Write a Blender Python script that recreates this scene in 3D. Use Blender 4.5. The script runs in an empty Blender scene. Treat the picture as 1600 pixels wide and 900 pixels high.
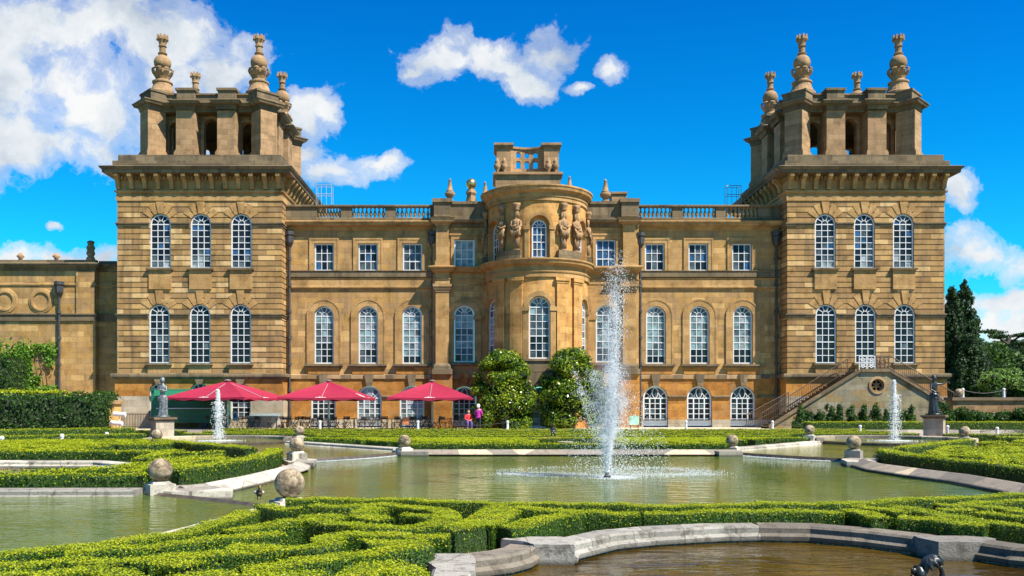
import bpy, bmesh, math, random
import numpy as np
from mathutils import Vector, Matrix
R_ = math.radians
sc = bpy.context.scene
COL = sc.collection
rnd = random.Random(7)
nr = np.random.default_rng(11)

# ------------------------------------------------------------ camera, sky, sun
CAM_H = 1.7
FPX, VX, VY = 1345.0, 763.0, 637.0        # focal length in photo pixels, measured vanishing point
cam = bpy.data.objects.new('camera', bpy.data.cameras.new('camera'))
COL.objects.link(cam)
cam.location = (0, 0, CAM_H); cam.rotation_euler = (R_(90), 0, 0)
cam.data.sensor_width = 36; cam.data.lens = 36*FPX/1600
cam.data.shift_x = (800-VX)/1600; cam.data.shift_y = (VY-450)/1600
cam.data.clip_start = 0.1; cam.data.clip_end = 5000
sc.camera = cam
sc.render.resolution_x = 1024; sc.render.resolution_y = 576
sc.view_settings.view_transform = 'Standard'; sc.view_settings.look = 'None'
sc.view_settings.gamma = 1; sc.view_settings.exposure = 1.06
SUN_V = Vector((0.60, -0.44, 0.98)).normalized()
SUN_EL = math.asin(SUN_V.z)
SUN_ROT = math.atan2(SUN_V.x, SUN_V.y)
SUN_STR, SKY_STR = 5.0, 0.052

w = bpy.data.worlds.new('World'); sc.world = w; w.use_nodes = True
nt = w.node_tree; nt.nodes.clear()
def N(tree, typ, **kw):
    n = tree.nodes.new(typ)
    for k, v in kw.items():
        if k.startswith('i_'):
            key = k[2:]; key = int(key) if key.isdigit() else key.replace('_', ' ')
            n.inputs[key].default_value = v
        else: setattr(n, k, v)
    return n
def L(tree, a, b): tree.links.new(a, b)
def ramp(tree, stops, fac=None, interp='LINEAR'):
    r = tree.nodes.new('ShaderNodeValToRGB'); e = r.color_ramp.elements; r.color_ramp.interpolation = interp
    while len(e) < len(stops): e.new(0.5)
    for el, (p, c) in zip(e, stops):
        el.position = p; el.color = (c, c, c, 1) if isinstance(c, (int, float)) else (*c, 1)
    if fac is not None: L(tree, fac, r.inputs[0])
    return r
def math_(tree, op, a, b=None, c=None, clamp=False):
    n = tree.nodes.new('ShaderNodeMath'); n.operation = op; n.use_clamp = clamp
    for i, v in enumerate((a, b, c)):
        if v is None: continue
        if isinstance(v, (int, float)): n.inputs[i].default_value = v
        else: L(tree, v, n.inputs[i])
    return n.outputs[0]
def mixc(tree, fac, a, b, blend='MIX'):
    n = tree.nodes.new('ShaderNodeMix'); n.data_type = 'RGBA'; n.blend_type = blend
    for i, v in ((0, fac), (6, a), (7, b)):
        if isinstance(v, (int, float)): n.inputs[i].default_value = v
        elif isinstance(v, tuple): n.inputs[i].default_value = (*v, 1)
        else: L(tree, v, n.inputs[i])
    return n.outputs[2]

sky = N(nt, 'ShaderNodeTexSky', sky_type='NISHITA', sun_disc=False, sun_elevation=SUN_EL, sun_rotation=SUN_ROT,
        altitude=200, air_density=1.0, dust_density=0.3, ozone_density=3.0)
hsv = N(nt, 'ShaderNodeHueSaturation', i_Saturation=1.25, i_Value=1.0); L(nt, sky.outputs[0], hsv.inputs['Color'])
tc = N(nt, 'ShaderNodeTexCoord')
sep = N(nt, 'ShaderNodeSeparateXYZ'); L(nt, tc.outputs['Generated'], sep.inputs[0])
yy = math_(nt, 'MAXIMUM', math_(nt, 'ABSOLUTE', sep.outputs[1]), 0.12)
u = math_(nt, 'DIVIDE', sep.outputs[0], yy); v = math_(nt, 'DIVIDE', sep.outputs[2], yy)
tint = ramp(nt, [(0.0, (.55, 1.75, 1.62)), (.30, (.10, 1.66, 1.85)), (.6, (.02, 1.35, 1.85)), (1.0, (.0, 1.02, 1.75))], math_(nt, 'MULTIPLY', v, 1.9))
skyc = mixc(nt, 1.0, hsv.outputs[0], tint.outputs[0], 'MULTIPLY')
cmb = N(nt, 'ShaderNodeCombineXYZ'); L(nt, u, cmb.inputs[0]); L(nt, v, cmb.inputs[1])
nz1 = N(nt, 'ShaderNodeTexNoise', i_Scale=7.0, i_Detail=9.0, i_Roughness=0.62); L(nt, cmb.outputs[0], nz1.inputs['Vector'])
dsub = N(nt, 'ShaderNodeVectorMath', operation='SUBTRACT'); L(nt, nz1.outputs['Color'], dsub.inputs[0]); dsub.inputs[1].default_value = (.5, .5, .5)
dsc = N(nt, 'ShaderNodeVectorMath', operation='MULTIPLY_ADD'); L(nt, dsub.outputs[0], dsc.inputs[0]); dsc.inputs[1].default_value = (.075, .075, 0); L(nt, cmb.outputs[0], dsc.inputs[2])
# cloud banks: bearing, height, half width, half height (tangents of the view angles)
def cl(px, py, a, b): return ((px-VX)/FPX, (VY-py)/FPX, a/FPX, b/FPX)
CLOUDS = [cl(60, 45, 230, 95), cl(230, 50, 150, 85), cl(345, 105, 90, 72), cl(150, 150, 230, 95), cl(60, 215, 170, 62), cl(310, 190, 100, 80), cl(-120, 120, 260, 170),
          cl(475, 175, 72, 46), cl(505, 165, 46, 40), cl(600, 256, 40, 24), cl(515, 262, 80, 36), cl(470, 240, 56, 32),
          cl(690, 84, 74, 50), cl(770, 98, 88, 46), cl(740, 70, 40, 26), cl(868, 76, 48, 52), cl(815, 132, 56, 32), cl(950, 104, 34, 26), cl(900, 134, 22, 13), cl(650, 108, 30, 14),
          cl(20, 402, 110, 30), cl(95, 400, 110, 30), cl(160, 396, 60, 24), cl(83, 342, 20, 9),
          cl(1500, 292, 34, 34), cl(1488, 398, 92, 38), cl(1592, 418, 52, 46), cl(1520, 402, 70, 24), cl(1590, 480, 100, 22), cl(1510, 480, 50, 14), cl(1600, 528, 110, 40), cl(1540, 560, 90, 20)]
dmin = None
for (cu, cv, a, b) in CLOUDS:
    s1 = N(nt, 'ShaderNodeVectorMath', operation='SUBTRACT'); L(nt, dsc.outputs[0], s1.inputs[0]); s1.inputs[1].default_value = (cu, cv, 0)
    s2 = N(nt, 'ShaderNodeVectorMath', operation='MULTIPLY'); L(nt, s1.outputs[0], s2.inputs[0]); s2.inputs[1].default_value = (1/a, 1/b, 0)
    s3 = N(nt, 'ShaderNodeVectorMath', operation='LENGTH'); L(nt, s2.outputs[0], s3.inputs[0])
    dmin = s3.outputs['Value'] if dmin is None else math_(nt, 'SMOOTH_MIN', dmin, s3.outputs['Value'], 0.25)
nz2 = N(nt, 'ShaderNodeTexNoise', i_Scale=15.0, i_Detail=12.0, i_Roughness=0.62); L(nt, dsc.outputs[0], nz2.inputs['Vector'])
dens = math_(nt, 'ADD', math_(nt, 'SUBTRACT', 1.0, dmin), math_(nt, 'MULTIPLY', math_(nt, 'SUBTRACT', nz2.outputs['Fac'], 0.5), 2.9))
cm = ramp(nt, [(0.0, 0.0), (0.28, 0.48), (0.78, 1.0)], dens, 'EASE')
nz3 = N(nt, 'ShaderNodeTexNoise', i_Scale=9.0, i_Detail=7.0, i_Roughness=0.6); L(nt, dsc.outputs[0], nz3.inputs['Vector'])
cshade = ramp(nt, [(0.36, (5.0, 5.7, 6.6)), (0.50, (7.2, 7.7, 8.2)), (0.62, (8.8, 8.9, 8.9))], nz3.outputs['Fac'])
skymix = mixc(nt, cm.outputs[0], skyc, cshade.outputs[0])
bg = N(nt, 'ShaderNodeBackground', i_Strength=SKY_STR); L(nt, skymix, bg.inputs['Color'])
wo = N(nt, 'ShaderNodeOutputWorld'); L(nt, bg.outputs[0], wo.inputs[0])

sl = bpy.data.lights.new('sun', 'SUN'); sl.energy = SUN_STR; sl.angle = R_(0.53); sl.color = (1.0, 0.93, 0.80)
so = bpy.data.objects.new('sun', sl); COL.objects.link(so); so.location = (20, -20, 40)
so.rotation_euler = SUN_V.to_track_quat('Z', 'Y').to_euler()

# ------------------------------------------------------------ helpers
def X(px, Y): return (px-VX)*Y/FPX
def Z(py, Y): return CAM_H-(py-VY)*Y/FPX
def G(px, py, z=0.0):
    Y = FPX*(CAM_H-z)/(py-VY); return ((px-VX)*Y/FPX, Y)
WORLD = {}
def wloc(o): return WORLD.get(o.name, Vector((0, 0, 0)))
def tag(o, label=None, cat=None, group=None, kind=None):
    if label: o['label'] = label
    if cat: o['category'] = cat
    if group: o['group'] = group
    if kind: o['kind'] = kind
    return o
def empty(name, loc, label, cat, group=None, rz=0):
    o = bpy.data.objects.new(name, None); COL.objects.link(o); o.location = loc; o.rotation_euler.z = rz
    o.empty_display_size = 0.3; WORLD[o.name] = Vector(loc); tag(o, label, cat, group); return o
class MB:
    def __init__(s): s.v = []; s.f = []; s.m = []; s.c = []
    def cut(s): s.c.append((len(s.v), len(s.f)))
    def quad(s, a, b, c, d, m=0):
        i = len(s.v); s.v += [tuple(a), tuple(b), tuple(c), tuple(d)]; s.f.append((i, i+1, i+2, i+3)); s.m.append(m)
    def poly(s, pts, m=0):
        i = len(s.v); s.v += [tuple(p) for p in pts]; s.f.append(tuple(range(i, i+len(pts)))); s.m.append(m)
    def box(s, x0, x1, y0, y1, z0, z1, m=0, rot=None, piv=None, taper=0):
        t = taper
        P = [(x0, y0, z0), (x1, y0, z0), (x1, y1, z0), (x0, y1, z0), (x0+t, y0+t, z1), (x1-t, y0+t, z1), (x1-t, y1-t, z1), (x0+t, y1-t, z1)]
        if rot:
            c, sn = math.cos(rot), math.sin(rot); px, py = piv if piv else ((x0+x1)/2, (y0+y1)/2)
            P = [(px+(a-px)*c-(b-py)*sn, py+(a-px)*sn+(b-py)*c, d) for a, b, d in P]
        i = len(s.v); s.v += P
        for f in ((0, 3, 2, 1), (4, 5, 6, 7), (0, 1, 5, 4), (1, 2, 6, 5), (2, 3, 7, 6), (3, 0, 4, 7)):
            s.f.append(tuple(i+k for k in f)); s.m.append(m)
    def prism(s, pts, z0, z1, m=0, cap=True):
        n = len(pts); i = len(s.v)
        s.v += [(p[0], p[1], z0) for p in pts]+[(p[0], p[1], z1) for p in pts]
        for k in range(n):
            j = (k+1) % n; s.f.append((i+k, i+j, i+n+j, i+n+k)); s.m.append(m)
        if cap:
            s.f.append(tuple(i+n+k for k in range(n))); s.m.append(m)
            s.f.append(tuple(i+n-1-k for k in range(n))); s.m.append(m)
    def lathe(s, prof, c=(0, 0, 0), n=16, m=0, sx=1, sy=1, flute=0, fn=8, a0=0, a1=2*math.pi, cap=True):
        i = len(s.v); full = abs(a1-a0-2*math.pi) < 1e-6; nn = n if full else n+1
        for (r, z) in prof:
            for k in range(nn):
                a = a0+(a1-a0)*k/n; rr = r*(1+flute*math.cos(fn*a))
                s.v.append((c[0]+rr*math.cos(a)*sx, c[1]+rr*math.sin(a)*sy, c[2]+z))
        for q in range(len(prof)-1):
            for k in range(n):
                j = (k+1) % nn if full else k+1
                s.f.append((i+q*nn+k, i+q*nn+j, i+(q+1)*nn+j, i+(q+1)*nn+k)); s.m.append(m)
        if full and cap:
            if prof[0][0] > 1e-5: s.f.append(tuple(i+nn-1-k for k in range(nn))); s.m.append(m)
            if prof[-1][0] > 1e-5: s.f.append(tuple(i+(len(prof)-1)*nn+k for k in range(nn))); s.m.append(m)
    def tube(s, pts, rad, n=8, m=0, cap=True):
        pts = [Vector(p) for p in pts]; rads = rad if isinstance(rad, (list, tuple)) else [rad]*len(pts)
        i = len(s.v)
        up = Vector((0, 0, 1)) if abs((pts[-1]-pts[0]).normalized().z) < .9 else Vector((0, 1, 0))
        for k, p in enumerate(pts):
            d = (pts[min(k+1, len(pts)-1)]-pts[max(k-1, 0)]).normalized()
            a = d.cross(up).normalized(); b = a.cross(d)
            for q in range(n):
                t = 2*math.pi*q/n; s.v.append(tuple(p+(a*math.cos(t)+b*math.sin(t))*rads[k]))
        for k in range(len(pts)-1):
            for q in range(n):
                j = (q+1) % n; s.f.append((i+k*n+q, i+k*n+j, i+(k+1)*n+j, i+(k+1)*n+q)); s.m.append(m)
        if cap:
            s.f.append(tuple(i+n-1-q for q in range(n))); s.m.append(m); e = i+(len(pts)-1)*n
            s.f.append(tuple(e+q for q in range(n))); s.m.append(m)
    def ball(s, c, r, nu=12, nv=8, m=0, sz=1, jit=0):
        prof = [(max(r*math.sin(math.pi*k/nv), 1e-6), -r*sz*math.cos(math.pi*k/nv)) for k in range(nv+1)]
        i = len(s.v); s.lathe(prof, c, nu, m)
        if jit:
            for q in range(i, len(s.v)):
                x, y, z = s.v[q]; s.v[q] = (x+rnd.uniform(-jit, jit), y+rnd.uniform(-jit, jit), z+rnd.uniform(-jit, jit))
    def sweep(s, path, prof, closed=False, m=0, caps=True):
        """profile [(out, z)] swept along a plan path; outward is to the right of travel"""
        n = len(path); P = [Vector((p[0], p[1])) for p in path]; nor = []
        for k in range(n):
            def sn(a, b):
                d = (P[b]-P[a]).normalized(); return Vector((d.y, -d.x))
            if closed: n1, n2 = sn((k-1) % n, k), sn(k, (k+1) % n)
            else:
                n1 = sn(k-1, k) if k > 0 else sn(k, k+1); n2 = sn(k, k+1) if k < n-1 else n1
            q = (n1+n2); q = q/max(q.dot(n1), .25) if q.length > 1e-6 else n1
            nor.append(q)
        i = len(s.v); m_ = len(prof)
        for k in range(n):
            for (o, z) in prof: s.v.append((P[k].x+nor[k].x*o, P[k].y+nor[k].y*o, z))
        for k in range(n if closed else n-1):
            j = (k+1) % n
            for q in range(m_-1):
                s.f.append((i+k*m_+q, i+j*m_+q, i+j*m_+q+1, i+k*m_+q+1)); s.m.append(m)
        if caps and not closed:
            s.f.append(tuple(i+q for q in range(m_))); s.m.append(m)
            s.f.append(tuple(i+(n-1)*m_+m_-1-q for q in range(m_))); s.m.append(m)
    def xform(s, M, start=0):
        for k in range(start, len(s.v)): s.v[k] = tuple(M @ Vector(s.v[k]))
        return s
    def build(s, name, mat, parent=None, smooth=False, keep=False):
        """link as one object; origin at the base centre of the shape (keep: origin stays at 0)"""
        if not s.v: return None
        if s.c:
            c_ = [c for c in s.c if c[0] < len(s.v)]; out = None
            if c_ and c_[0][0] > 0: c_ = [(0, 0)]+c_
            for a, b in zip(c_, c_[1:]+[(len(s.v), len(s.f))]):
                q = MB(); q.v = s.v[a[0]:b[0]]; q.f = [tuple(i-a[0] for i in f) for f in s.f[a[1]:b[1]]]; q.m = s.m[a[1]:b[1]]
                if q.v: out = q.build(name, mat, parent, smooth, keep)
            return out
        V = np.array(s.v, dtype=np.float64)
        mn, mx = V.min(0), V.max(0); c = np.array([(mn[0]+mx[0])/2, (mn[1]+mx[1])/2, mn[2]])
        if keep: c = np.zeros(3)
        me = bpy.data.meshes.new(name); me.from_pydata([tuple(p) for p in (V-c)], [], s.f)
        mats = mat if isinstance(mat, (list, tuple)) else [mat]
        for a in mats: me.materials.append(a)
        if len(mats) > 1: me.polygons.foreach_set('material_index', s.m)
        if smooth: me.polygons.foreach_set('use_smooth', [True]*len(me.polygons))
        bm = bmesh.new(); bm.from_mesh(me)
        if smooth: bmesh.ops.remove_doubles(bm, verts=bm.verts, dist=1e-5)
        bmesh.ops.recalc_face_normals(bm, faces=bm.faces) if smooth else None
        bm.to_mesh(me); bm.free(); me.update()
        o = bpy.data.objects.new(name, me); COL.objects.link(o)
        cw = Vector(c)
        if parent is not None:
            o.parent = parent; o.location = cw - wloc(parent)
        else: o.location = cw
        WORLD[o.name] = cw
        return o
def copy_tree(o, parent=None):
    c = o.copy(); COL.objects.link(c)
    if parent is not None: c.parent = parent
    for ch in list(o.children): copy_tree(ch, c)
    return c
KIDS = {}
def reg(root):
    """remember children lists for copying"""
    for o in list(COL.objects):
        if o.parent is not None:
            l = KIDS.setdefault(o.parent.name, [])
            if o not in l: l.append(o)
def at(o, loc, rz=0): o.location = loc; o.rotation_euler.z = rz; return o
def arc(cx, cy, r, a0, a1, n=16):
    return [(cx+r*math.cos(R_(a0+(a1-a0)*k/n)), cy+r*math.sin(R_(a0+(a1-a0)*k/n))) for k in range(n+1)]

# ------------------------------------------------------------ materials
def newmat(name):
    m = bpy.data.materials.new(name); m.use_nodes = True; t = m.node_tree
    return m, t, t.nodes['Principled BSDF']
def plain(name, col, rough=.6, metal=0, noise=0.25, nscale=6, bump=0.0, spec=.5):
    m, t, b = newmat(name)
    g = N(t, 'ShaderNodeNewGeometry')
    nz = N(t, 'ShaderNodeTexNoise', i_Scale=nscale, i_Detail=5.0); L(t, g.outputs['Position'], nz.inputs['Vector'])
    r = ramp(t, [(.3, tuple(c*(1-noise) for c in col)), (.7, tuple(min(1, c*(1+noise)) for c in col))], nz.outputs['Fac'])
    L(t, r.outputs[0], b.inputs['Base Color']); b.inputs['Roughness'].default_value = rough; b.inputs['Metallic'].default_value = metal
    b.inputs['Specular IOR Level'].default_value = spec
    if bump:
        bp = N(t, 'ShaderNodeBump', i_Strength=bump, i_Distance=.02); L(t, nz.outputs['Fac'], bp.inputs['Height']); L(t, bp.outputs[0], b.inputs['Normal'])
    return m
def stone(name, cols, bw=.95, bh=.36, grime=.4, grimecol=(.10, .085, .06), mortar=.35, msize=.012, pit=.5, zoff=0.0, stain=.45):
    """ashlar: every block takes its own colour from `cols`; weather stains and lichen over it"""
    m, t, b = newmat(name)
    g = N(t, 'ShaderNodeNewGeometry'); s = N(t, 'ShaderNodeSeparateXYZ'); L(t, g.outputs['Position'], s.inputs[0])
    u = math_(t, 'ADD', s.outputs[0], s.outputs[1]); c = N(t, 'ShaderNodeCombineXYZ'); L(t, u, c.inputs[0]); L(t, math_(t, 'ADD', s.outputs[2], zoff), c.inputs[1])
    bk = N(t, 'ShaderNodeTexBrick', i_Scale=1.0, i_Color1=(0, 0, 0, 1), i_Color2=(1, 1, 1, 1), i_Mortar=(0.5, .5, .5, 1))
    bk.inputs['Mortar Size'].default_value = msize; bk.inputs['Brick Width'].default_value = bw; bk.inputs['Row Height'].default_value = bh
    bk.inputs['Mortar Smooth'].default_value = .2; bk.offset = .5
    L(t, c.outputs[0], bk.inputs['Vector'])
    n = len(cols); r = ramp(t, [(k/(n), cc) for k, cc in enumerate(cols)], bk.outputs['Color'], 'CONSTANT')
    n1 = N(t, 'ShaderNodeTexNoise', i_Scale=1.1, i_Detail=8.0, i_Roughness=.65); L(t, g.outputs['Position'], n1.inputs['Vector'])
    n2 = N(t, 'ShaderNodeTexNoise', i_Scale=14.0, i_Detail=6.0, i_Roughness=.7); L(t, g.outputs['Position'], n2.inputs['Vector'])
    # vertical streaks
    mp = N(t, 'ShaderNodeMapping'); mp.inputs['Scale'].default_value = (1.6, 1.6, .22); L(t, g.outputs['Position'], mp.inputs['Vector'])
    n3 = N(t, 'ShaderNodeTexNoise', i_Scale=1.4, i_Detail=7.0, i_Roughness=.6); L(t, mp.outputs[0], n3.inputs['Vector'])
    base = mixc(t, math_(t, 'MULTIPLY', bk.outputs['Fac'], mortar), r.outputs[0], (.06, .04, .02))
    v1 = ramp(t, [(.32, .50), (.6, 1.12)], n1.outputs['Fac'])
    base = mixc(t, 1.0, base, v1.outputs[0], 'MULTIPLY')
    v2 = ramp(t, [(.35, .72), (.6, 1.1)], n2.outputs['Fac'])
    base = mixc(t, .8, base, v2.outputs[0], 'MULTIPLY')
    st = ramp(t, [(.5, 0.0), (.72, stain)], n3.outputs['Fac'])
    base = mixc(t, st.outputs[0], base, grimecol)
    gr = ramp(t, [(.50-grime*.25, 0.0), (.66, grime)], n1.outputs['Fac'])
    base = mixc(t, gr.outputs[0], base, grimecol)
    L(t, base, b.inputs['Base Color']); b.inputs['Roughness'].default_value = .9; b.inputs['Specular IOR Level'].default_value = .2
    bp = N(t, 'ShaderNodeBump', i_Strength=pit, i_Distance=.03)
    hh = math_(t, 'SUBTRACT', n2.outputs['Fac'], math_(t, 'MULTIPLY', bk.outputs['Fac'], .7))
    L(t, hh, bp.inputs['Height']); L(t, bp.outputs[0], b.inputs['Normal'])
    return m
OCH = [(0.433, 0.252, 0.093), (0.363, 0.211, 0.081), (0.480, 0.288, 0.114), (0.409, 0.242, 0.095), (0.316, 0.185, 0.074), (0.456, 0.268, 0.100), (0.398, 0.232, 0.090), (0.725, 0.474, 0.209), (0.386, 0.227, 0.095), (0.491, 0.294, 0.109), (0.702, 0.464, 0.218), (0.421, 0.247, 0.095), (0.339, 0.206, 0.090), (0.608, 0.366, 0.133), (0.445, 0.258, 0.095), (0.550, 0.340, 0.138)]
WNG = [(0.480, 0.273, 0.090), (0.515, 0.294, 0.095), (0.433, 0.252, 0.100), (0.550, 0.324, 0.114), (0.456, 0.268, 0.095), (0.503, 0.294, 0.114), (0.421, 0.247, 0.104), (0.491, 0.278, 0.085), (0.655, 0.402, 0.152), (0.468, 0.278, 0.104)]
ORG = [(.40, .165, .032), (.45, .20, .042), (.36, .155, .036), (.49, .23, .05), (.42, .185, .04), (.38, .19, .06)]
GRY = [(0.268, 0.197, 0.110), (0.326, 0.232, 0.129), (0.222, 0.161, 0.092), (0.384, 0.279, 0.156), (0.291, 0.212, 0.120)]
M = {}
M['tower'] = stone('tower_ashlar', OCH, 1.25, .40, .36, mortar=.5, zoff=.15, stain=.6, grimecol=(.09, .07, .05))
M['wing'] = stone('wing_ashlar', WNG, 1.0, .42, .34, mortar=.3, stain=.55)
M['rot'] = stone('rotunda_ashlar', [(0.580, 0.301, 0.088), (0.503, 0.261, 0.076), (0.655, 0.355, 0.113), (0.541, 0.276, 0.081), (0.604, 0.325, 0.104)], 1.1, .5, .22, mortar=.25)
M['orange'] = stone('orange_ironstone', ORG, 1.3, .5, .2, (.2, .11, .05), mortar=.22)
M['grey'] = stone('weathered_grey_stone', GRY, 1.4, .6, .75, (.055, .046, .034), mortar=.1, stain=.7)
M['cream'] = stone('cream_trim_stone', [(0.481, 0.306, 0.142), (0.413, 0.254, 0.114), (0.538, 0.356, 0.180), (0.378, 0.234, 0.104)], 1.6, .7, .5, (0.126, 0.091, 0.057), mortar=.1)
M['trim'] = stone('ochre_trim_stone', [(0.480, 0.283, 0.104), (0.421, 0.247, 0.095), (0.550, 0.335, 0.133), (0.456, 0.268, 0.100)], 1.5, .6, .35, (0.117, 0.082, 0.052), mortar=.12)
M['plinth'] = stone('pale_plinth_stone', [(.47, .40, .29), (.42, .36, .26), (.52, .45, .34), (.45, .36, .24)], 1.4, .45, .3, mortar=.3)
M['belv'] = stone('belvedere_stone', [(0.411, 0.257, 0.132), (0.487, 0.307, 0.160), (0.358, 0.225, 0.116), (0.448, 0.276, 0.141)], .9, .4, .45, (0.128, 0.082, 0.049), mortar=.2)
M['stairwall'] = stone('stair_wall_stone', [(0.271, 0.232, 0.148), (0.246, 0.208, 0.133), (0.295, 0.248, 0.140), (0.303, 0.208, 0.094), (0.238, 0.216, 0.156), (0.312, 0.272, 0.187)], 1.2, .42, .35, (0.139, 0.120, 0.078), mortar=.35)
M['white'] = plain('white_paint', (.60, .61, .62), .45, noise=.05)
M['iron'] = plain('black_iron', (.03, .03, .032), .5, .3)
M['lead'] = plain('grey_lead_pipe', (.05, .05, .055), .55, .2, .4)
M['rust'] = plain('brown_iron', (.11, .07, .045), .6, .2, .4)
M['gold'] = plain('gilded_metal', (.62, .46, .18), .28, .9, .1)
M['bronze'] = plain('dark_bronze', (.045, .05, .052), .38, .6, .5, 9, .4)
M['leadst'] = plain('pale_lead_statue', (.15, .17, .18), .5, .3, .55, 7, .5)
M['steel'] = plain('galvanised_steel', (.5, .52, .53), .4, .6, .1)
M['void'] = plain('dark_interior', (.012, .011, .01), .9, noise=.2)
M['slate'] = plain('lead_roof', (.15, .16, .17), .7, noise=.3)
def glass(name, col, rough=.06, var=.4):
    m, t, b = newmat(name)
    g = N(t, 'ShaderNodeNewGeometry')
    nz = N(t, 'ShaderNodeTexNoise', i_Scale=2.2, i_Detail=3.0); L(t, g.outputs['Position'], nz.inputs['Vector'])
    r = ramp(t, [(.35, tuple(c*(1-var) for c in col)), (.65, tuple(c*(1+var) for c in col))], nz.outputs['Fac'])
    L(t, r.outputs[0], b.inputs['Base Color']); b.inputs['Roughness'].default_value = rough; b.inputs['Specular IOR Level'].default_value = .18
    return m
M['g_dark'] = glass('dark_glass', (.012, .015, .02))
M['g_mid'] = glass('glass_over_grey_blind', (.07, .09, .10))
M['g_teal'] = glass('glass_teal_reflection_blind', (.17, .25, .26))  # teal window reflections painted into the pane colour, along with a pale blind
M['g_grey'] = glass('glass_over_white_blind', (.24, .27, .28))
M['g_blue'] = glass('glass_painted_blue_reflection', (.03, .08, .17))  # blue reflection painted in as the pane's base colour
GL = [M['g_dark'], M['g_mid'], M['g_teal'], M['g_grey'], M['g_blue']]

def kerbstone(name, cols, cell=1.25, dirt=.5):
    m, t, b = newmat(name)
    g = N(t, 'ShaderNodeNewGeometry')
    vr = N(t, 'ShaderNodeTexVoronoi', i_Scale=1/cell); vr.voronoi_dimensions = '2D'; L(t, g.outputs['Position'], vr.inputs['Vector'])
    sr = N(t, 'ShaderNodeSeparateColor'); L(t, vr.outputs['Color'], sr.inputs[0])
    n = len(cols); r = ramp(t, [(k/n, c) for k, c in enumerate(cols)], sr.outputs[0], 'CONSTANT')
    n1 = N(t, 'ShaderNodeTexNoise', i_Scale=5.0, i_Detail=9.0, i_Roughness=.7); L(t, g.outputs['Position'], n1.inputs['Vector'])
    n2 = N(t, 'ShaderNodeTexNoise', i_Scale=30.0, i_Detail=5.0, i_Roughness=.7); L(t, g.outputs['Position'], n2.inputs['Vector'])
    base = mixc(t, ramp(t, [(.5, 0.0), (.62, dirt)], n1.outputs['Fac']).outputs[0], r.outputs[0], (.075, .06, .042))
    base = mixc(t, .8, base, ramp(t, [(.3, .7), (.65, 1.15)], n2.outputs['Fac']).outputs[0], 'MULTIPLY')
    # joints between the blocks
    vd = N(t, 'ShaderNodeTexVoronoi', i_Scale=1/cell, feature='DISTANCE_TO_EDGE'); vd.voronoi_dimensions = '2D'; L(t, g.outputs['Position'], vd.inputs['Vector'])
    jt = ramp(t, [(.0, .8), (.012, 0.0)], vd.outputs['Distance'])
    base = mixc(t, jt.outputs[0], base, (.05, .04, .03))
    s = N(t, 'ShaderNodeSeparateXYZ'); L(t, g.outputs['Position'], s.inputs[0])
    wetz = math_(t, 'ADD', s.outputs[2], math_(t, 'MULTIPLY', n1.outputs['Fac'], .05))
    base = mixc(t, ramp(t, [(.0, .85), (1.0, 0.0)], math_(t, 'MULTIPLY_ADD', wetz, 16.0, 3.1)).outputs[0], base, (.045, .042, .028))
    L(t, base, b.inputs['Base Color']); b.inputs['Roughness'].default_value = .85
    bp = N(t, 'ShaderNodeBump', i_Strength=.6, i_Distance=.02); L(t, n2.outputs['Fac'], bp.inputs['Height']); L(t, bp.outputs[0], b.inputs['Normal'])
    return m
M['kerb'] = kerbstone('kerb_stone', [(.34, .31, .25), (.42, .38, .31), (.26, .235, .19), (.38, .345, .28), (.52, .47, .38)])
M['kerbnear'] = kerbstone('kerb_stone_lichen', [(.27, .255, .22), (.22, .205, .175), (.30, .28, .24), (.18, .165, .14), (.24, .225, .19), (.31, .29, .25)], 1.05, .75)
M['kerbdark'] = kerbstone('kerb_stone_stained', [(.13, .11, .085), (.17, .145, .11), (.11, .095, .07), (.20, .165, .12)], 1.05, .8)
M['kerbfar'] = kerbstone('kerb_stone_dark', [(.22, .19, .15), (.30, .25, .18), (.16, .14, .11), (.24, .2, .15), (.52, .42, .27)], 1.6)
M['wet'] = plain('wet_dark_stone', (.06, .045, .028), .5, noise=.5, bump=.6)
def ballstone():
    m, t, b = newmat('mottled_ball_stone')
    tcn = N(t, 'ShaderNodeNewGeometry')
    n1 = N(t, 'ShaderNodeTexNoise', i_Scale=5.5, i_Detail=9.0, i_Roughness=.68); L(t, tcn.outputs['Position'], n1.inputs['Vector'])
    n2 = N(t, 'ShaderNodeTexNoise', i_Scale=32.0, i_Detail=4.0); L(t, tcn.outputs['Position'], n2.inputs['Vector'])
    r = ramp(t, [(.34, (.055, .04, .025)), (.46, (.17, .125, .075)), (.55, (.33, .26, .17)), (.68, (.42, .35, .24))], n1.outputs['Fac'])
    base = mixc(t, .9, r.outputs[0], ramp(t, [(.3, .6), (.6, 1.15)], n2.outputs['Fac']).outputs[0], 'MULTIPLY')
    L(t, base, b.inputs['Base Color']); b.inputs['Roughness'].default_value = .9
    bp = N(t, 'ShaderNodeBump', i_Strength=.7, i_Distance=.015); L(t, n1.outputs['Fac'], bp.inputs['Height']); L(t, bp.outputs[0], b.inputs['Normal'])
    return m
M['ball'] = ballstone()
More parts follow.
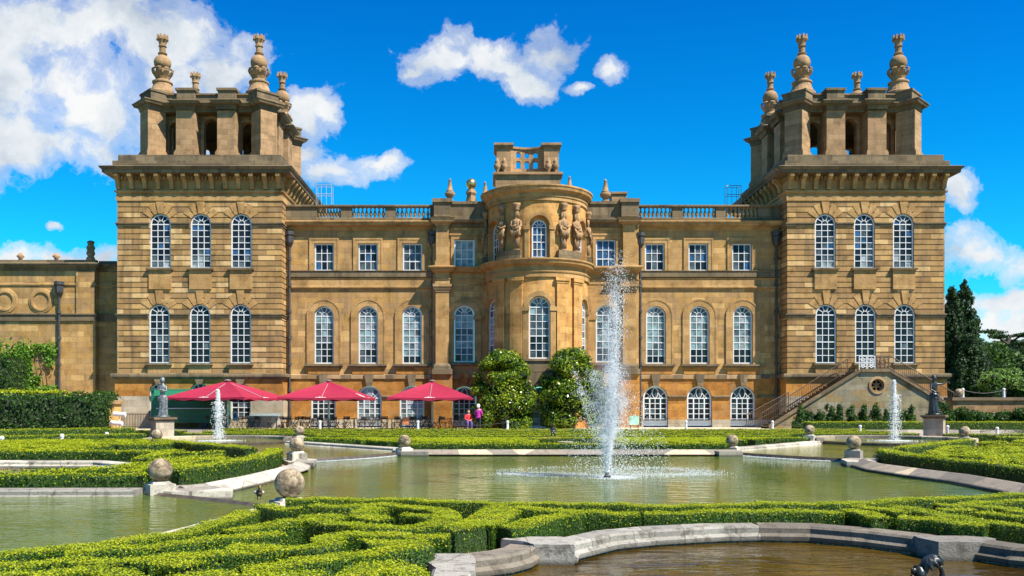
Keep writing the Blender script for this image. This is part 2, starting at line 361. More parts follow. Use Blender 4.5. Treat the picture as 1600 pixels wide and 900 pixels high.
def water(name, c1, c2, scale, strength, rough=.05, dist=.03, streak=None):
    m, t, b = newmat(name)
    g = N(t, 'ShaderNodeNewGeometry')
    nz = N(t, 'ShaderNodeTexNoise', i_Scale=.35, i_Detail=6.0, i_Roughness=.6); L(t, g.outputs['Position'], nz.inputs['Vector'])
    r = ramp(t, [(.35, c1), (.65, c2)], nz.outputs['Fac']); L(t, r.outputs[0], b.inputs['Base Color'])
    b.inputs['Roughness'].default_value = rough; b.inputs['IOR'].default_value = 1.33
    mp = N(t, 'ShaderNodeMapping'); mp.inputs['Scale'].default_value = (.8, 1.9, 1); mp.inputs['Rotation'].default_value = (0, 0, .25); L(t, g.outputs['Position'], mp.inputs['Vector'])
    a = N(t, 'ShaderNodeTexNoise', i_Scale=scale, i_Detail=3.0, i_Roughness=.5, i_Distortion=.8); L(t, mp.outputs[0], a.inputs['Vector'])
    a2 = N(t, 'ShaderNodeTexNoise', i_Scale=scale*.22, i_Detail=2.0, i_Distortion=1.5); L(t, mp.outputs[0], a2.inputs['Vector'])
    msk = ramp(t, [(.38, .25), (.62, 1.0)], nz.outputs['Fac'])
    h = math_(t, 'ADD', math_(t, 'MULTIPLY', a.outputs['Fac'], msk.outputs[0]), math_(t, 'MULTIPLY', a2.outputs['Fac'], 1.6))
    bp = N(t, 'ShaderNodeBump', i_Strength=strength, i_Distance=dist); L(t, h, bp.inputs['Height']); L(t, bp.outputs[0], b.inputs['Normal'])
    return m
M['water'] = water('green_pool_water', (.045, .085, .002), (.085, .125, .004), 5.5, .5, .04, .04)
M['water2'] = water('upper_pool_water', (.09, .11, .004), (.17, .17, .010), 7.0, .4, .05, .03)
M['water3'] = water('brown_pool_water', (.028, .016, .002), (.09, .055, .006), 2.6, .5, .03, .05)
def gravel():
    m, t, b = newmat('pink_gravel')
    g = N(t, 'ShaderNodeNewGeometry')
    v = N(t, 'ShaderNodeTexVoronoi', i_Scale=42.0); L(t, g.outputs['Position'], v.inputs['Vector'])
    sr = N(t, 'ShaderNodeSeparateColor'); L(t, v.outputs['Color'], sr.inputs[0])
    r = ramp(t, [(0, (.16, .07, .045)), (.4, (.28, .14, .09)), (.7, (.38, .23, .17)), (1, (.5, .4, .33))], sr.outputs[0])
    n = N(t, 'ShaderNodeTexNoise', i_Scale=2.0, i_Detail=4.0); L(t, g.outputs['Position'], n.inputs['Vector'])
    base = mixc(t, .7, r.outputs[0], ramp(t, [(.3, .6), (.7, 1.2)], n.outputs['Fac']).outputs[0], 'MULTIPLY')
    L(t, base, b.inputs['Base Color']); b.inputs['Roughness'].default_value = .95
    bp = N(t, 'ShaderNodeBump', i_Strength=.9, i_Distance=.01); L(t, v.outputs['Distance'], bp.inputs['Height']); L(t, bp.outputs[0], b.inputs['Normal'])
    return m
M['gravel'] = gravel()
M['path'] = plain('pale_gravel_path', (.50, .43, .33), .95, noise=.15, nscale=3, bump=.3)
M['lawn'] = plain('lawn_grass', (.06, .10, .02), .95, noise=.3, nscale=.6)
def leafmat(name, stops, rough=.5, trans=.35):
    m, t, b = newmat(name)
    g = N(t, 'ShaderNodeNewGeometry')
    n = N(t, 'ShaderNodeTexNoise', i_Scale=1.3, i_Detail=4.0, i_Roughness=.6); L(t, g.outputs['Position'], n.inputs['Vector'])
    k = math_(t, 'ADD', math_(t, 'MULTIPLY', g.outputs['Random Per Island'], .5), math_(t, 'MULTIPLY', math_(t, 'SUBTRACT', n.outputs['Fac'], .5), 1.5))
    k = math_(t, 'ADD', k, .25)
    r = ramp(t, stops, k)
    L(t, r.outputs[0], b.inputs['Base Color']); b.inputs['Roughness'].default_value = rough; b.inputs['Specular IOR Level'].default_value = .35
    tr = N(t, 'ShaderNodeBsdfTranslucent'); L(t, r.outputs[0], tr.inputs['Color'])
    mx = N(t, 'ShaderNodeMixShader'); mx.inputs[0].default_value = trans; L(t, b.outputs[0], mx.inputs[1]); L(t, tr.outputs[0], mx.inputs[2])
    L(t, mx.outputs[0], t.nodes['Material Output'].inputs[0])
    return m
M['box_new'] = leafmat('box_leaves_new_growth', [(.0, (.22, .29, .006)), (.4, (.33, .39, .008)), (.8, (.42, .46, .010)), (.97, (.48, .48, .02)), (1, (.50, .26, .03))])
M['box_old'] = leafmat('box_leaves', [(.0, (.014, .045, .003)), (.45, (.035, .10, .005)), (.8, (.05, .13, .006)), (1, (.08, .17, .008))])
M['box_core'] = plain('box_hedge_core', (.02, .045, .005), .95, noise=.4, nscale=20)
M['yew'] = leafmat('yew_leaves', [(0, (.012, .035, .006)), (.5, (.03, .08, .012)), (.85, (.06, .14, .018)), (1, (.13, .22, .02))])
M['yewcore'] = plain('yew_core', (.008, .018, .005), .95, noise=.4, nscale=10)
M['mag'] = leafmat('magnolia_leaves', [(0, (.02, .055, .005)), (.4, (.07, .14, .008)), (.7, (.22, .30, .012)), (1, (.46, .48, .03))], .25, .25)
M['ivy'] = leafmat('ivy_leaves', [(0, (.05, .13, .01)), (.5, (.11, .24, .015)), (1, (.22, .36, .02))])
M['conif'] = leafmat('conifer_foliage', [(0, (.008, .026, .006)), (.5, (.02, .055, .012)), (1, (.05, .10, .02))], .6, .2)
M['broad'] = leafmat('broadleaf_foliage', [(0, (.02, .055, .008)), (.5, (.045, .10, .012)), (1, (.09, .17, .02))], .6, .3)
M['light'] = leafmat('pale_shrub_foliage', [(0, (.12, .22, .04)), (.5, (.20, .34, .06)), (1, (.32, .46, .12))], .6, .3)
M['bark'] = plain('bark', (.09, .065, .045), .95, noise=.4, nscale=8, bump=.6)
M['crimson'] = plain('crimson_canvas', (.27, .005, .034), .75, noise=.08, nscale=2)
M['green'] = plain('green_painted_boards', (.012, .12, .06), .5, noise=.2)
M['green2'] = plain('light_green_panel', (.03, .24, .12), .5, noise=.1)
M['dkwood'] = plain('dark_wood', (.035, .02, .015), .55, noise=.4)
M['ochre'] = plain('ochre_plaster', (.55, .33, .10), .85, noise=.15)
M['grey_c'] = plain('grey_cabinet', (.42, .38, .34), .6, noise=.08)
# ============================================================ THE PALACE
TY, WY, CY_ = 64.0, 65.5, 65.1            # tower front, wing front, centre block front
palace = empty('palace', (3.3, 64, 0.2), 'golden stone palace with two square corner towers, long wings and a round central bow', 'palace')
PL = Vector((3.3, 64, 0.2))
def FM(Y0): return lambda u, d, z: (u, Y0+d, z)                       # front wall facing the camera
def hw(op, z):
    uc, w_, zb, zt, ar = op[:5]; r = w_/2; sp = zt-r
    if not ar or z <= sp: return r
    return math.sqrt(max(r*r-(z-sp)**2, 0))
def wall(mb, F, u0, u1, z0, z1, ops=(), reveal=.32, course=None, step=None, m=0, inset=(0, 0)):
    lv = {round(z0, 4), round(z1, 4)}; gro = []
    for (uc, w_, zb, zt, ar) in ops:
        lv |= {round(zb, 4), round(zt, 4)}
        if ar:
            r = w_/2; sp = zt-r
            for k in range(7): lv.add(round(sp+r*math.sin(R_(90*k/7)), 4))
    if course:
        ch, gp, gd = course; z = z0+ch
        while z < z1-.1:
            gro.append((z-gp, z)); lv |= {round(z-gp, 4), round(z, 4)}; z += ch
    lv = sorted(x for x in lv if z0-1e-4 <= x <= z1+1e-4)
    def ints(z, act, e0=0, e1=0):
        out = []; c = u0+e0
        for op in sorted(act, key=lambda o: o[0]):
            h = hw(op, z); out.append((c, op[0]-h)); c = op[0]+h
        out.append((c, u1-e1)); return out
    for a, b in zip(lv, lv[1:]):
        if b-a < 1e-5: continue
        zm = (a+b)/2; act = [o for o in ops if o[2] < zm < o[3]]
        g = any(x < zm < y for x, y in gro); d = course[2] if g else 0
        e = (inset[0]*d, inset[1]*d)
        I0, I1 = ints(a, act, *e), ints(b, act, *e)
        for (p, q), (r, s) in zip(I0, I1):
            n = 1 if not step else max(1, int(math.ceil(max(q-p, s-r)/step)))
            for k in range(n):
                t0, t1 = k/n, (k+1)/n
                mb.quad(F(p+(q-p)*t0, d, a), F(p+(q-p)*t1, d, a), F(r+(s-r)*t1, d, b), F(r+(s-r)*t0, d, b), m)
            if g:
                for (zz, (p_, q_)) in ((a, (p, q)), (b, (r, s))):
                    mb.quad(F(p_-inset[0]*d, 0, zz), F(q_+inset[1]*d, 0, zz), F(q_, d, zz), F(p_, d, zz), m)
    for (uc, w_, zb, zt, ar) in ops:
        r = w_/2; pts = [(uc-r, zb)]
        if ar:
            sp = zt-r; pts += [(uc-r*math.cos(R_(180*k/14)), sp+r*math.sin(R_(180*k/14))) for k in range(15)]
        else: pts += [(uc-r, zt), (uc+r, zt)]
        pts.append((uc+r, zb)); pts.append(pts[0])
        for p, q in zip(pts, pts[1:]):
            mb.quad(F(p[0], 0, p[1]), F(q[0], 0, q[1]), F(q[0], reveal, q[1]), F(p[0], reveal, p[1]), m)
def plate(mb, F, pts, d0, d1, m=0, step=None):
    mb.poly([F(p[0], d0, p[1]) for p in pts], m)
    for k in range(len(pts)):
        p, q = pts[k], pts[(k+1) % len(pts)]
        mb.quad(F(p[0], d0, p[1]), F(q[0], d0, q[1]), F(q[0], d1, q[1]), F(p[0], d1, p[1]), m)
def block(mb, F, u0, u1, z0, z1, d0, d1, m=0, step=None):
    n = 1 if not step else max(1, int(math.ceil((u1-u0)/step)))
    for k in range(n):
        a, b = u0+(u1-u0)*k/n, u0+(u1-u0)*(k+1)/n
        mb.quad(F(a, d0, z0), F(b, d0, z0), F(b, d0, z1), F(a, d0, z1), m)
        mb.quad(F(a, d0, z1), F(b, d0, z1), F(b, d1, z1), F(a, d1, z1), m)
        mb.quad(F(a, d0, z0), F(b, d0, z0), F(b, d1, z0), F(a, d1, z0), m)
    for a in (u0, u1): mb.quad(F(a, d0, z0), F(a, d1, z0), F(a, d1, z1), F(a, d0, z1), m)
def ringband(mb, F, uc, zs, r0, r1, zb, d0, d1, m=0, n=14, legs=True):
    """arch band (archivolt) with legs down to zb"""
    def pts(r):
        P = [(uc-r, zb)] if legs else []
        P += [(uc-r*math.cos(R_(180*k/n)), zs+r*math.sin(R_(180*k/n))) for k in range(n+1)]
        if legs: P.append((uc+r, zb))
        return P
    A, B = pts(r0), pts(r1)
    for k in range(len(A)-1):
        mb.quad(F(A[k][0], d0, A[k][1]), F(A[k+1][0], d0, A[k+1][1]), F(B[k+1][0], d0, B[k+1][1]), F(B[k][0], d0, B[k][1]), m)
        mb.quad(F(B[k][0], d0, B[k][1]), F(B[k+1][0], d0, B[k+1][1]), F(B[k+1][0], d1, B[k+1][1]), F(B[k][0], d1, B[k][1]), m)
        mb.quad(F(A[k][0], d0, A[k][1]), F(A[k+1][0], d0, A[k+1][1]), F(A[k+1][0], d1, A[k+1][1]), F(A[k][0], d1, A[k][1]), m)
def wedge(mb, F, uc, zs, r0, r1, ang, half, d0, d1, m=0, flat=None):
    a, b = R_(ang-half), R_(ang+half); P = []
    for r, t in ((r0, a), (r1, a), (r1, b), (r0, b)):
        P.append((uc+r*math.sin(t), zs+r*math.cos(t)))
    plate(mb, F, P, d0, d1, m)

# ---------------------------------------------- windows
WIN = {}
def make_window(w_, h, arch, cols, rows, gset, style='sash'):
    t = .09 if style != 'door' else .11; f = MB(); p = MB(); r = w_/2; sp = h-r if arch else h
    def pts(ww, o=0):
        rr = ww/2; P = [(-rr, o)]
        if arch: P += [(-rr*math.cos(R_(180*k/14)), sp+rr*math.sin(R_(180*k/14))) for k in range(15)]
        else: P += [(-rr, h-o), (rr, h-o)]
        return P+[(rr, o)]
    A, B = pts(w_), pts(w_-2*t, t)
    for k in range(len(A)):
        j = (k+1) % len(A)
        f.quad((A[k][0], -.05, A[k][1]), (A[j][0], -.05, A[j][1]), (B[j][0], -.05, B[j][1]), (B[k][0], -.05, B[k][1]))
        f.quad((B[k][0], -.05, B[k][1]), (B[j][0], -.05, B[j][1]), (B[j][0], .06, B[j][1]), (B[k][0], .06, B[k][1]))
        f.quad((A[k][0], -.05, A[k][1]), (A[j][0], -.05, A[j][1]), (A[j][0], .06, A[j][1]), (A[k][0], .06, A[k][1]))
    bw = .025
    def bar(x0, z0, x1, z1, b=bw, y=-.02):
        d = Vector((x1-x0, z1-z0)).normalized(); n = Vector((-d.y, d.x))*b
        P = [(x0+n.x, z0+n.y), (x1+n.x, z1+n.y), (x1-n.x, z1-n.y), (x0-n.x, z0-n.y)]
        i = len(f.v); f.v += [(a, y, c) for a, c in P]+[(a, .03, c) for a, c in P]
        for q in ((0, 1, 2, 3), (0, 4, 5, 1), (1, 5, 6, 2), (2, 6, 7, 3), (3, 7, 4, 0)): f.f.append(tuple(i+k for k in q)); f.m.append(0)
    iw = w_-2*t; xs = [-iw/2+iw*k/cols for k in range(cols+1)]; top = sp if arch else h-t
    zs = [t+(top-t)*k/rows for k in range(rows+1)]
    for k in range(1, cols): bar(xs[k], t, xs[k], top, bw*(1.9 if style == 'door' and k in (1, cols-1) else 1))
    for k in range(1, rows+(1 if arch else 0)): bar(-iw/2, zs[k], iw/2, zs[k], bw*(1.5 if (k == rows//2 and style == 'sash') or (k == rows) else 1), -.021)
    if style == 'door': f.box(-iw/2, iw/2, -.035, .03, t, t+.28)
    def pane(pts_, mi):
        j = [rnd.uniform(-.008, .008) for _ in range(2)]
        cx_ = sum(a for a, c in pts_)/len(pts_); cz_ = sum(c for a, c in pts_)/len(pts_)
        p.poly([(a, .015+j[0]*(a-cx_)*4+j[1]*(c-cz_)*4, c) for a, c in pts_], mi)
    for i in range(cols):
        for k in range(rows):
            hz = k/max(rows-1, 1); mi = gset(hz)
            pane([(xs[i], zs[k]), (xs[i+1], zs[k]), (xs[i+1], zs[k+1]), (xs[i], zs[k+1])], mi)
    if arch:
        ri = iw/2; rs = iw/6 if style == 'sash' else iw*.16
        if style == 'sash':
            sm = [(rs*math.cos(R_(180*k/8)), sp+rs*.3+rs*math.sin(R_(180*k/8))) for k in range(9)]
            for a, b in zip(sm, sm[1:]): bar(*a, *b)
            bar(rs, sp, rs, sp+rs*.3); bar(-rs, sp, -rs, sp+rs*.3)
            for a in (38, 70, 110, 142): bar(rs*math.cos(R_(a)), sp+rs*.3+rs*math.sin(R_(a)), ri*math.cos(R_(a)), sp+ri*math.sin(R_(a)))
        else:
            cz = sp+ri*.5
            cc = [(ri*.26*math.cos(R_(30*k)), cz+ri*.47*math.sin(R_(30*k))) for k in range(13)]
            for a, b in zip(cc, cc[1:]): bar(*a, *b)
            for s in (-1, 1):
                q = [(s*(ri*.95-ri*.7*math.sin(R_(90*k/6))), sp+ri*.02+ri*.78*(1-math.cos(R_(90*k/6)))) for k in range(7)]
                for a, b in zip(q, q[1:]): bar(*a, *b)
                q = [(s*(ri*.35+ri*.5*k/5), sp+ri*.05+ri*.72*math.sin(R_(55*k/5))*(.8)) for k in range(6)]
                for a, b in zip(q, q[1:]): bar(*a, *b)
        c0 = (0, sp)
        for k in range(6):
            a0, a1 = R_(180*k/6), R_(180*(k+1)/6); am = (a0+a1)/2
            pane([c0]+[(ri*math.cos(a), sp+ri*math.sin(a)) for a in (a0, am, a1)], gset(1.2))
    fo = f.build('window', M['white'], None, keep=True); po = p.build('pane', GL, None, keep=True); po.parent = fo
    return fo
def g_tower(h): return rnd.choice([0, 0, 0, 0, 1]) if h < 2 else 0
def g_tower_up(h): return rnd.choice([0, 0, 0, 1, 4]) if h > .2 else rnd.choice([1, 0, 1, 3])
class Blind:
    def __init__(s, lo, hi): s.lo, s.hi = lo, hi; s.b = 1; s.n = 0
    def __call__(s, h):
        if h > 1.1: s.n += 1
        if s.n > 5: s.n = 0; s.b = 1
        if s.b == 1: s.b = rnd.choice([.1, .2, .35, .15, .5]); s.k = rnd.choice([[2, 2, 1, 2, 3], [2, 1, 1, 2], [3, 2, 3, 1], [1, 2, 1, 1, 2]])
        if h < s.b: return rnd.choice([0, 0, 0, 1])
        return rnd.choice(s.k) if h < 1.1 else rnd.choice([1, 3, 1])
g_wing = Blind(0, 1)
def g_sq(h): return rnd.choice([0, 1, 0, 4, 1, 1])
def g_sqlight(h): return rnd.choice([3, 2, 3, 3])
def g_blue(h): return rnd.choice([4, 4, 4, 1])
def g_bas(h): return rnd.choice([0, 0, 0, 0, 1])
def g_bl(h): return rnd.choice([2, 3, 1, 3])
NW = 0
def put_window(x, y, z, w_, h, arch, cols, rows, gs, rz=0, style='sash'):
    o = make_window(w_, h, arch, cols, rows, gs, style); o.parent = palace
    o.location = Vector((x, y, z))-PL; o.rotation_euler.z = rz; return o

# ---------------------------------------------- a corner tower
def tower(x0, x1, wins_up, wins_lo, belx, name_l, stairs_side):
    D = x1-x0; y0, y1 = TY, TY+12.2; F = FM(TY)
    w_ = MB(); up, lo = [], []
    for px in wins_up: up.append((X(px, TY), 1.56, 12.08, 16.12, True))
    for px in wins_lo: lo.append((X(px, TY), 1.56, 5.0, 9.38, True))
    course = (.40, .055, .06)
    wall(w_, F, x0, x1, 4.25, 17.05, up+lo, .38, course, inset=(1, 1))
    FR = lambda u, d, z: (x1-d, y0+u, z); FL_ = lambda u, d, z: (x0+d, y0+u, z)
    wall(w_, FR, 0, 12.2, 4.25, 17.05, (), .3, course, inset=(1, 1)); wall(w_, FL_, 0, 12.2, 4.25, 17.05, (), .3, course, inset=(1, 1))
    w_.quad((x0, y1, 0), (x1, y1, 0), (x1, y1, 17), (x0, y1, 17))
    w_.build('tower_wall', M['tower'], palace)
    # arch stones: keystone and splayed voussoirs
    k_ = MB()
    for (uc, ww, zb, zt, a) in up+lo:
        k_.cut(); zs = zt-ww/2; r = ww/2
        top = 17.0-zs if zb > 10 else 10.5-zs
        plate(k_, F, [(uc-.16, zs+r+.02), (uc+.16, zs+r+.02), (uc+.30, zs+top), (uc-.30, zs+top)], -.07, .02)
        for s in (-1, 1):
            wedge(k_, F, uc, zs, r+.03, r+.85, s*25, 8.5, -.03, .02); wedge(k_, F, uc, zs, r+.03, r+.75, s*48, 9, -.035, .02)
    k_.build('arch_stone', M['trim'], palace)
    s_ = MB()
    for (uc, ww, zb, zt, a) in up:
        s_.cut(); s_.box(uc-.98, uc+.98, TY-.26, TY+.2, zb-.14, zb+.0)
    for i, (uc, ww, zb, zt, a) in enumerate(lo): s_.cut(); s_.box(uc-.98, uc+.98, TY-.26, TY+.2, zb-.14, zb+.0)
    s_.build('window_sill', M['grey'], palace)
    a_ = MB()
    for (uc, ww, zb, zt, a) in up: a_.cut(); a_.box(uc-.82, uc+.82, TY-.11, TY+.05, 10.5, zb-.14)
    for (uc, ww, zb, zt, a) in lo: a_.cut(); a_.box(uc-.82, uc+.82, TY-.11, TY+.05, 4.27, zb-.14)
    a_.build('window_apron', M['trim'], palace)
    # impost bands, broken by the windows
    b_ = MB()
    for ops, zz in ((up, 15.32), (lo, 8.55)):
        edges = [x0]+[e for o in ops for e in (o[0]-.80, o[0]+.80)]+[x1]
        pr = [(0.001, zz-.12), (.07, zz-.10), (.07, zz+.02), (.13, zz+.05), (.13, zz+.13), (.001, zz+.15)]
        for i in range(0, len(edges), 2):
            pth = [(edges[i], TY), (edges[i+1], TY)]
            if i == 0: pth = [(x0, y1), (x0, TY), pth[1]]
            if i == len(edges)-2: pth = pth[:1]+[(x1, TY), (x1, y1)] if i else [(x0, y1), (x0, TY), (x1, TY), (x1, y1)]
            b_.sweep(pth, pr)
    b_.build('string_course', M['grey'], palace)
    for (uc, ww, zb, zt, a) in up: put_window(uc, TY+.13, zb, 1.52, zt-zb-.02, True, 3, 7, g_tower_up)
    for (uc, ww, zb, zt, a) in lo: put_window(uc, TY+.13, zb, 1.52, zt-zb-.02, True, 3, 7, g_tower)
    # plinth band and basement
    p_ = MB(); rect = [(x0, y1), (x0, TY), (x1, TY), (x1, y1)]
    p_.sweep(rect, [(.0, 4.26), (.30, 4.24), (.36, 4.16), (.36, 4.0), (.26, 3.93), (.26, 3.86), (0.12, 3.8)])
    p_.build('plinth_moulding', M['grey'], palace)
    bs = MB(); bops = [(X(px, TY-.1), 1.5, .9, 3.55, True) for px in wins_lo] if stairs_side == 0 else []
    wall(bs, FM(TY-.12), x0-.12, x1+.12, 2.55, 3.87, [(o[0], o[1], 2.55, 3.55, True) for o in bops], .4)
    for s in (x0-.12, x1+.12): bs.quad((s, TY-.12, 2.55), (s, y1, 2.55), (s, y1, 3.87), (s, TY-.12, 3.87))
    bs.build('basement_wall', M['orange'], palace)
    bp = MB()
    if bops: wall(bp, FM(TY-.14), x0-.14, x1+.14, .1, 2.55, [(o[0], o[1], .9, 2.55, False) for o in bops], .4)
    else: wall(bp, FM(TY-.14), x0-.14, x1+.14, .1, 2.55)
    for s in (x0-.14, x1+.14): bp.quad((s, TY-.14, .1), (s, y1, .1), (s, y1, 2.55), (s, TY-.14, 2.55))
    bp.build('basement_wall', M['plinth'], palace)
    kk = MB()
    for o in bops:
        put_window(o[0], TY+.1, .9, 1.46, 2.63, True, 3, 5, g_bas)
        kk.cut(); plate(kk, FM(TY-.12), [(o[0]-.2, 3.45), (o[0]+.2, 3.45), (o[0]+.36, 3.86), (o[0]-.36, 3.86)], -.15, .02)
    kk.build('keystone', M['grey'], palace)
    # frieze, brackets, main cornice
    f_ = MB(); xa, xb = x0, x1
    R4 = [(x0, y1), (x0, TY), (x1, TY), (x1, y1)]; RC = [(x0, TY), (x1, TY), (x1, y1), (x0, y1)]
    f_.sweep(RC, [(0, 17.05), (.07, 17.08), (.07, 17.5), (.02, 17.52), (.02, 17.62), (.16, 17.70), (.18, 17.82), (.02, 17.86), (.02, 18.9)], closed=True)
    f_.build('frieze', M['trim'], palace)
    c_ = MB(); c_.sweep(RC, [(.02, 18.86), (.16, 18.90), (.2, 18.98), (.78, 19.0), (.80, 19.2), (.92, 19.3), (.98, 19.42), (.9, 19.46), (.0, 19.75)], closed=True)
    cor = c_.build('cornice', M['grey'], palace)
    dn = MB()
    q = x0+.1
    while q < x1-.1: dn.box(q, q+.13, TY-.2, TY-.01, 18.62, 18.86); q += .26
    q = y0
    while q < y1:
        dn.box(x1+.01, x1+.2, q, q+.13, 18.62, 18.86); dn.box(x0-.2, x0-.01, q, q+.13, 18.62, 18.86); q += .26
    dn.build('dentil_course', M['trim'], palace)
    def bracket(cx_, cy_, rz):
        b = MB()
        P = [(0, 18.98), (.70, 18.98), (.70, 18.78), (.62, 18.66), (.50, 18.62), (.40, 18.5), (.30, 18.3), (.26, 18.05), (.2, 17.92), (0, 17.9)]
        n = len(P)
        for s in (-.15, .15): b.poly([(s, -o, z) for o, z in P])
        for k in range(n):
            j = (k+1) % n; b.quad((-.15, -P[k][0], P[k][1]), (.15, -P[k][0], P[k][1]), (.15, -P[j][0], P[j][1]), (-.15, -P[j][0], P[j][1]))
        Mx = Matrix.Translation((cx_, cy_, 0)) @ Matrix.Rotation(rz, 4, 'Z'); b.xform(Mx)
        return b.build('bracket', M['trim'], cor)
    nb = 13
    for k in range(nb): bracket(x0+.15+(x1-x0-.3)*k/(nb-1), TY-.02, 0)
    side = x1 if x0 < 0 else x0
    for k in range(1, 13): bracket(side+(.02 if x0 < 0 else -.02), TY+.15+(12.2-.3)*k/(nb-1), R_(90) if x0 < 0 else R_(-90))
    # blocking course and roof slab
    r_ = MB(); e = .25
    r_.box(x0-.25, x1+.25, TY-.25, y1+.25, 19.7, 20.0); r_.box(x0+.05, x1-.05, TY+.05, y1-.05, 20.0, 20.52)
    r_.build('blocking_course', M['grey'], palace)
    # belvedere
    bx, by = belx, TY+6.1; zb0, zc = 20.52, 24.25
    b_ = MB(); hI = 3.55
    T = lambda x, y, a: (bx+x*math.cos(a)-y*math.sin(a), by+x*math.sin(a)+y*math.cos(a))
    for k in range(4):
        a = R_(90*k)
        def Fb(u, d, z, a=a, o=0): x, y = T(u, -hI+d, a); return (x, y, z)
        ops = [(0, 1.15, zb0+.01, 24.0, True), (-2.75, .95, zb0+.01, 23.75, True), (2.75, .95, zb0+.01, 23.75, True)]
        wall(b_, Fb, -hI, hI, zb0, zc+.2, ops, .5)
        def Fi(u, d, z, a=a): x, y = T(u, -hI+.5-d, a); return (x, y, z)
        wall(b_, Fi, -hI+.5, hI-.5, zb0, zc+.2, ops, .01)
        for o in ops:
            ringband(b_, Fb, o[0], o[3]-o[1]/2, o[1]/2+.002, o[1]/2+.24, zb0, -.07, .01)
            for s in (-1, 1): block(b_, Fb, o[0]+s*(o[1]/2+.12)-.17, o[0]+s*(o[1]/2+.12)+.17, o[3]-o[1]/2-.12, o[3]-o[1]/2+.08, -.13, 0)
    b_.build('belvedere_wall', M['belv'], palace)
    pr = MB(); en = MB()
    for k in range(4):
        a = R_(90*k)
        for s in (-1, 1):
            c = T(s*1.56, -4.2, a)
            pr.cut()
            for (h, z0_, z1_, mb) in ((.70, zb0+.7, zc, pr), (.82, zb0, zb0+.55, pr), (.76, zb0+.55, zb0+.7, pr)):
                P = [T(s*1.56+dx*h, -4.2+dy*h, a) for dx, dy in ((-1, -1), (1, -1), (1, 1), (-1, 1))]; mb.prism(P, z0_, z1_)
        c = (-4.25, -4.25); pr.cut()
        for (h, z0_, z1_) in ((.98, zb0+.7, zc), (1.15, zb0, zb0+.55), (1.06, zb0+.55, zb0+.7)):
            P = [T(c[0]+h*dx, c[1]+h*dy, a) for dx, dy in ((0, -1), (1, 0), (0, 1), (-1, 0))]; pr.prism(P, z0_, z1_)
    pr.build('belvedere_pier', M['belv'], palace)
    prof = [(.01, zc-.02), (.06, zc), (.06, zc+.18), (.12, zc+.2), (.12, zc+.3), (.34, zc+.36), (.40, zc+.5), (.46, zc+.56), (.46, zc+.62), (.05, zc+.78), (0, zc+.78)]
    def ent(P, dz, mb):
        mb.sweep(P, [(o, z+dz) for o, z in prof], closed=True)
        mb.poly([(p[0], p[1], zc+.775+dz) for p in P]); mb.poly([(p[0], p[1], zc-.02-dz) for p in P])
    core = [T(x, y, 0) for x, y in ((-hI, -hI), (hI, -hI), (hI, hI), (-hI, hI))]
    ent(core, -.01, en); big = [T(x, y, 0) for x, y in ((-4.32, -4.32), (4.32, -4.32), (4.32, 4.32), (-4.32, 4.32))]
    big = [T(*p, R_(90*k)) for k in range(4) for p in ((-3.35, -4.42), (3.35, -4.42))]; ent(big, 0, en)
    pa = MB()
    pa.sweep(big, [(.0, zc+.75), (.0, zc+1.25), (.1, zc+1.28), (.1, zc+1.4), (-.5, zc+1.42)], closed=True)
    for k in range(4):
        a = R_(90*k)
        for s in (-1, 1):
            P = [T(s*1.56+dx*.70, -4.2+dy*.78, a) for dx, dy in ((-1, -1), (1, -1), (1, 1), (-1, 1))]; ent(P, .004*(k+1)+.02*(s+1), en)
            pa.prism([T(s*1.56+dx*.66, -4.15+dy*.7, a) for dx, dy in ((-1, -1), (1, -1), (1, 1), (-1, 1))], zc+.75, zc+1.5+.003*k)
            pa.prism([T(s*1.56+dx*.76, -4.15+dy*.8, a) for dx, dy in ((-1, -1), (1, -1), (1, 1), (-1, 1))], zc+1.5+.003*k, zc+1.68+.003*k)
        P = [T(-4.25+.98*dx, -4.25+.98*dy, a) for dx, dy in ((0, -1), (1, 0), (0, 1), (-1, 0))]; ent(P, .03+.005*k, en)
        P = [T(-4.0+1.3*dx, -4.0+1.3*dy, a) for dx, dy in ((0, -1), (1, 0), (0, 1), (-1, 0))]; pa.prism(P, zc+.75, zc+1.35)
        P = [T(-4.0+1.4*dx, -4.0+1.4*dy, a) for dx, dy in ((0, -1), (1, 0), (0, 1), (-1, 0))]; pa.prism(P, zc+1.35, zc+1.5)
    en.build('belvedere_cornice', M['grey'], palace); pa.build('belvedere_parapet', M['grey'], palace)
    rb = MB(); rb.box(bx-hI+.1, bx+hI-.1, by-hI+.1, by+hI-.1, zc+.3, zc+.9); rb.build('belvedere_roof', M['void'], palace)
    for k in range(4):
        c = T(-3.72, -3.72, R_(90*k)); pinnacle(c[0], c[1], zc+1.42)
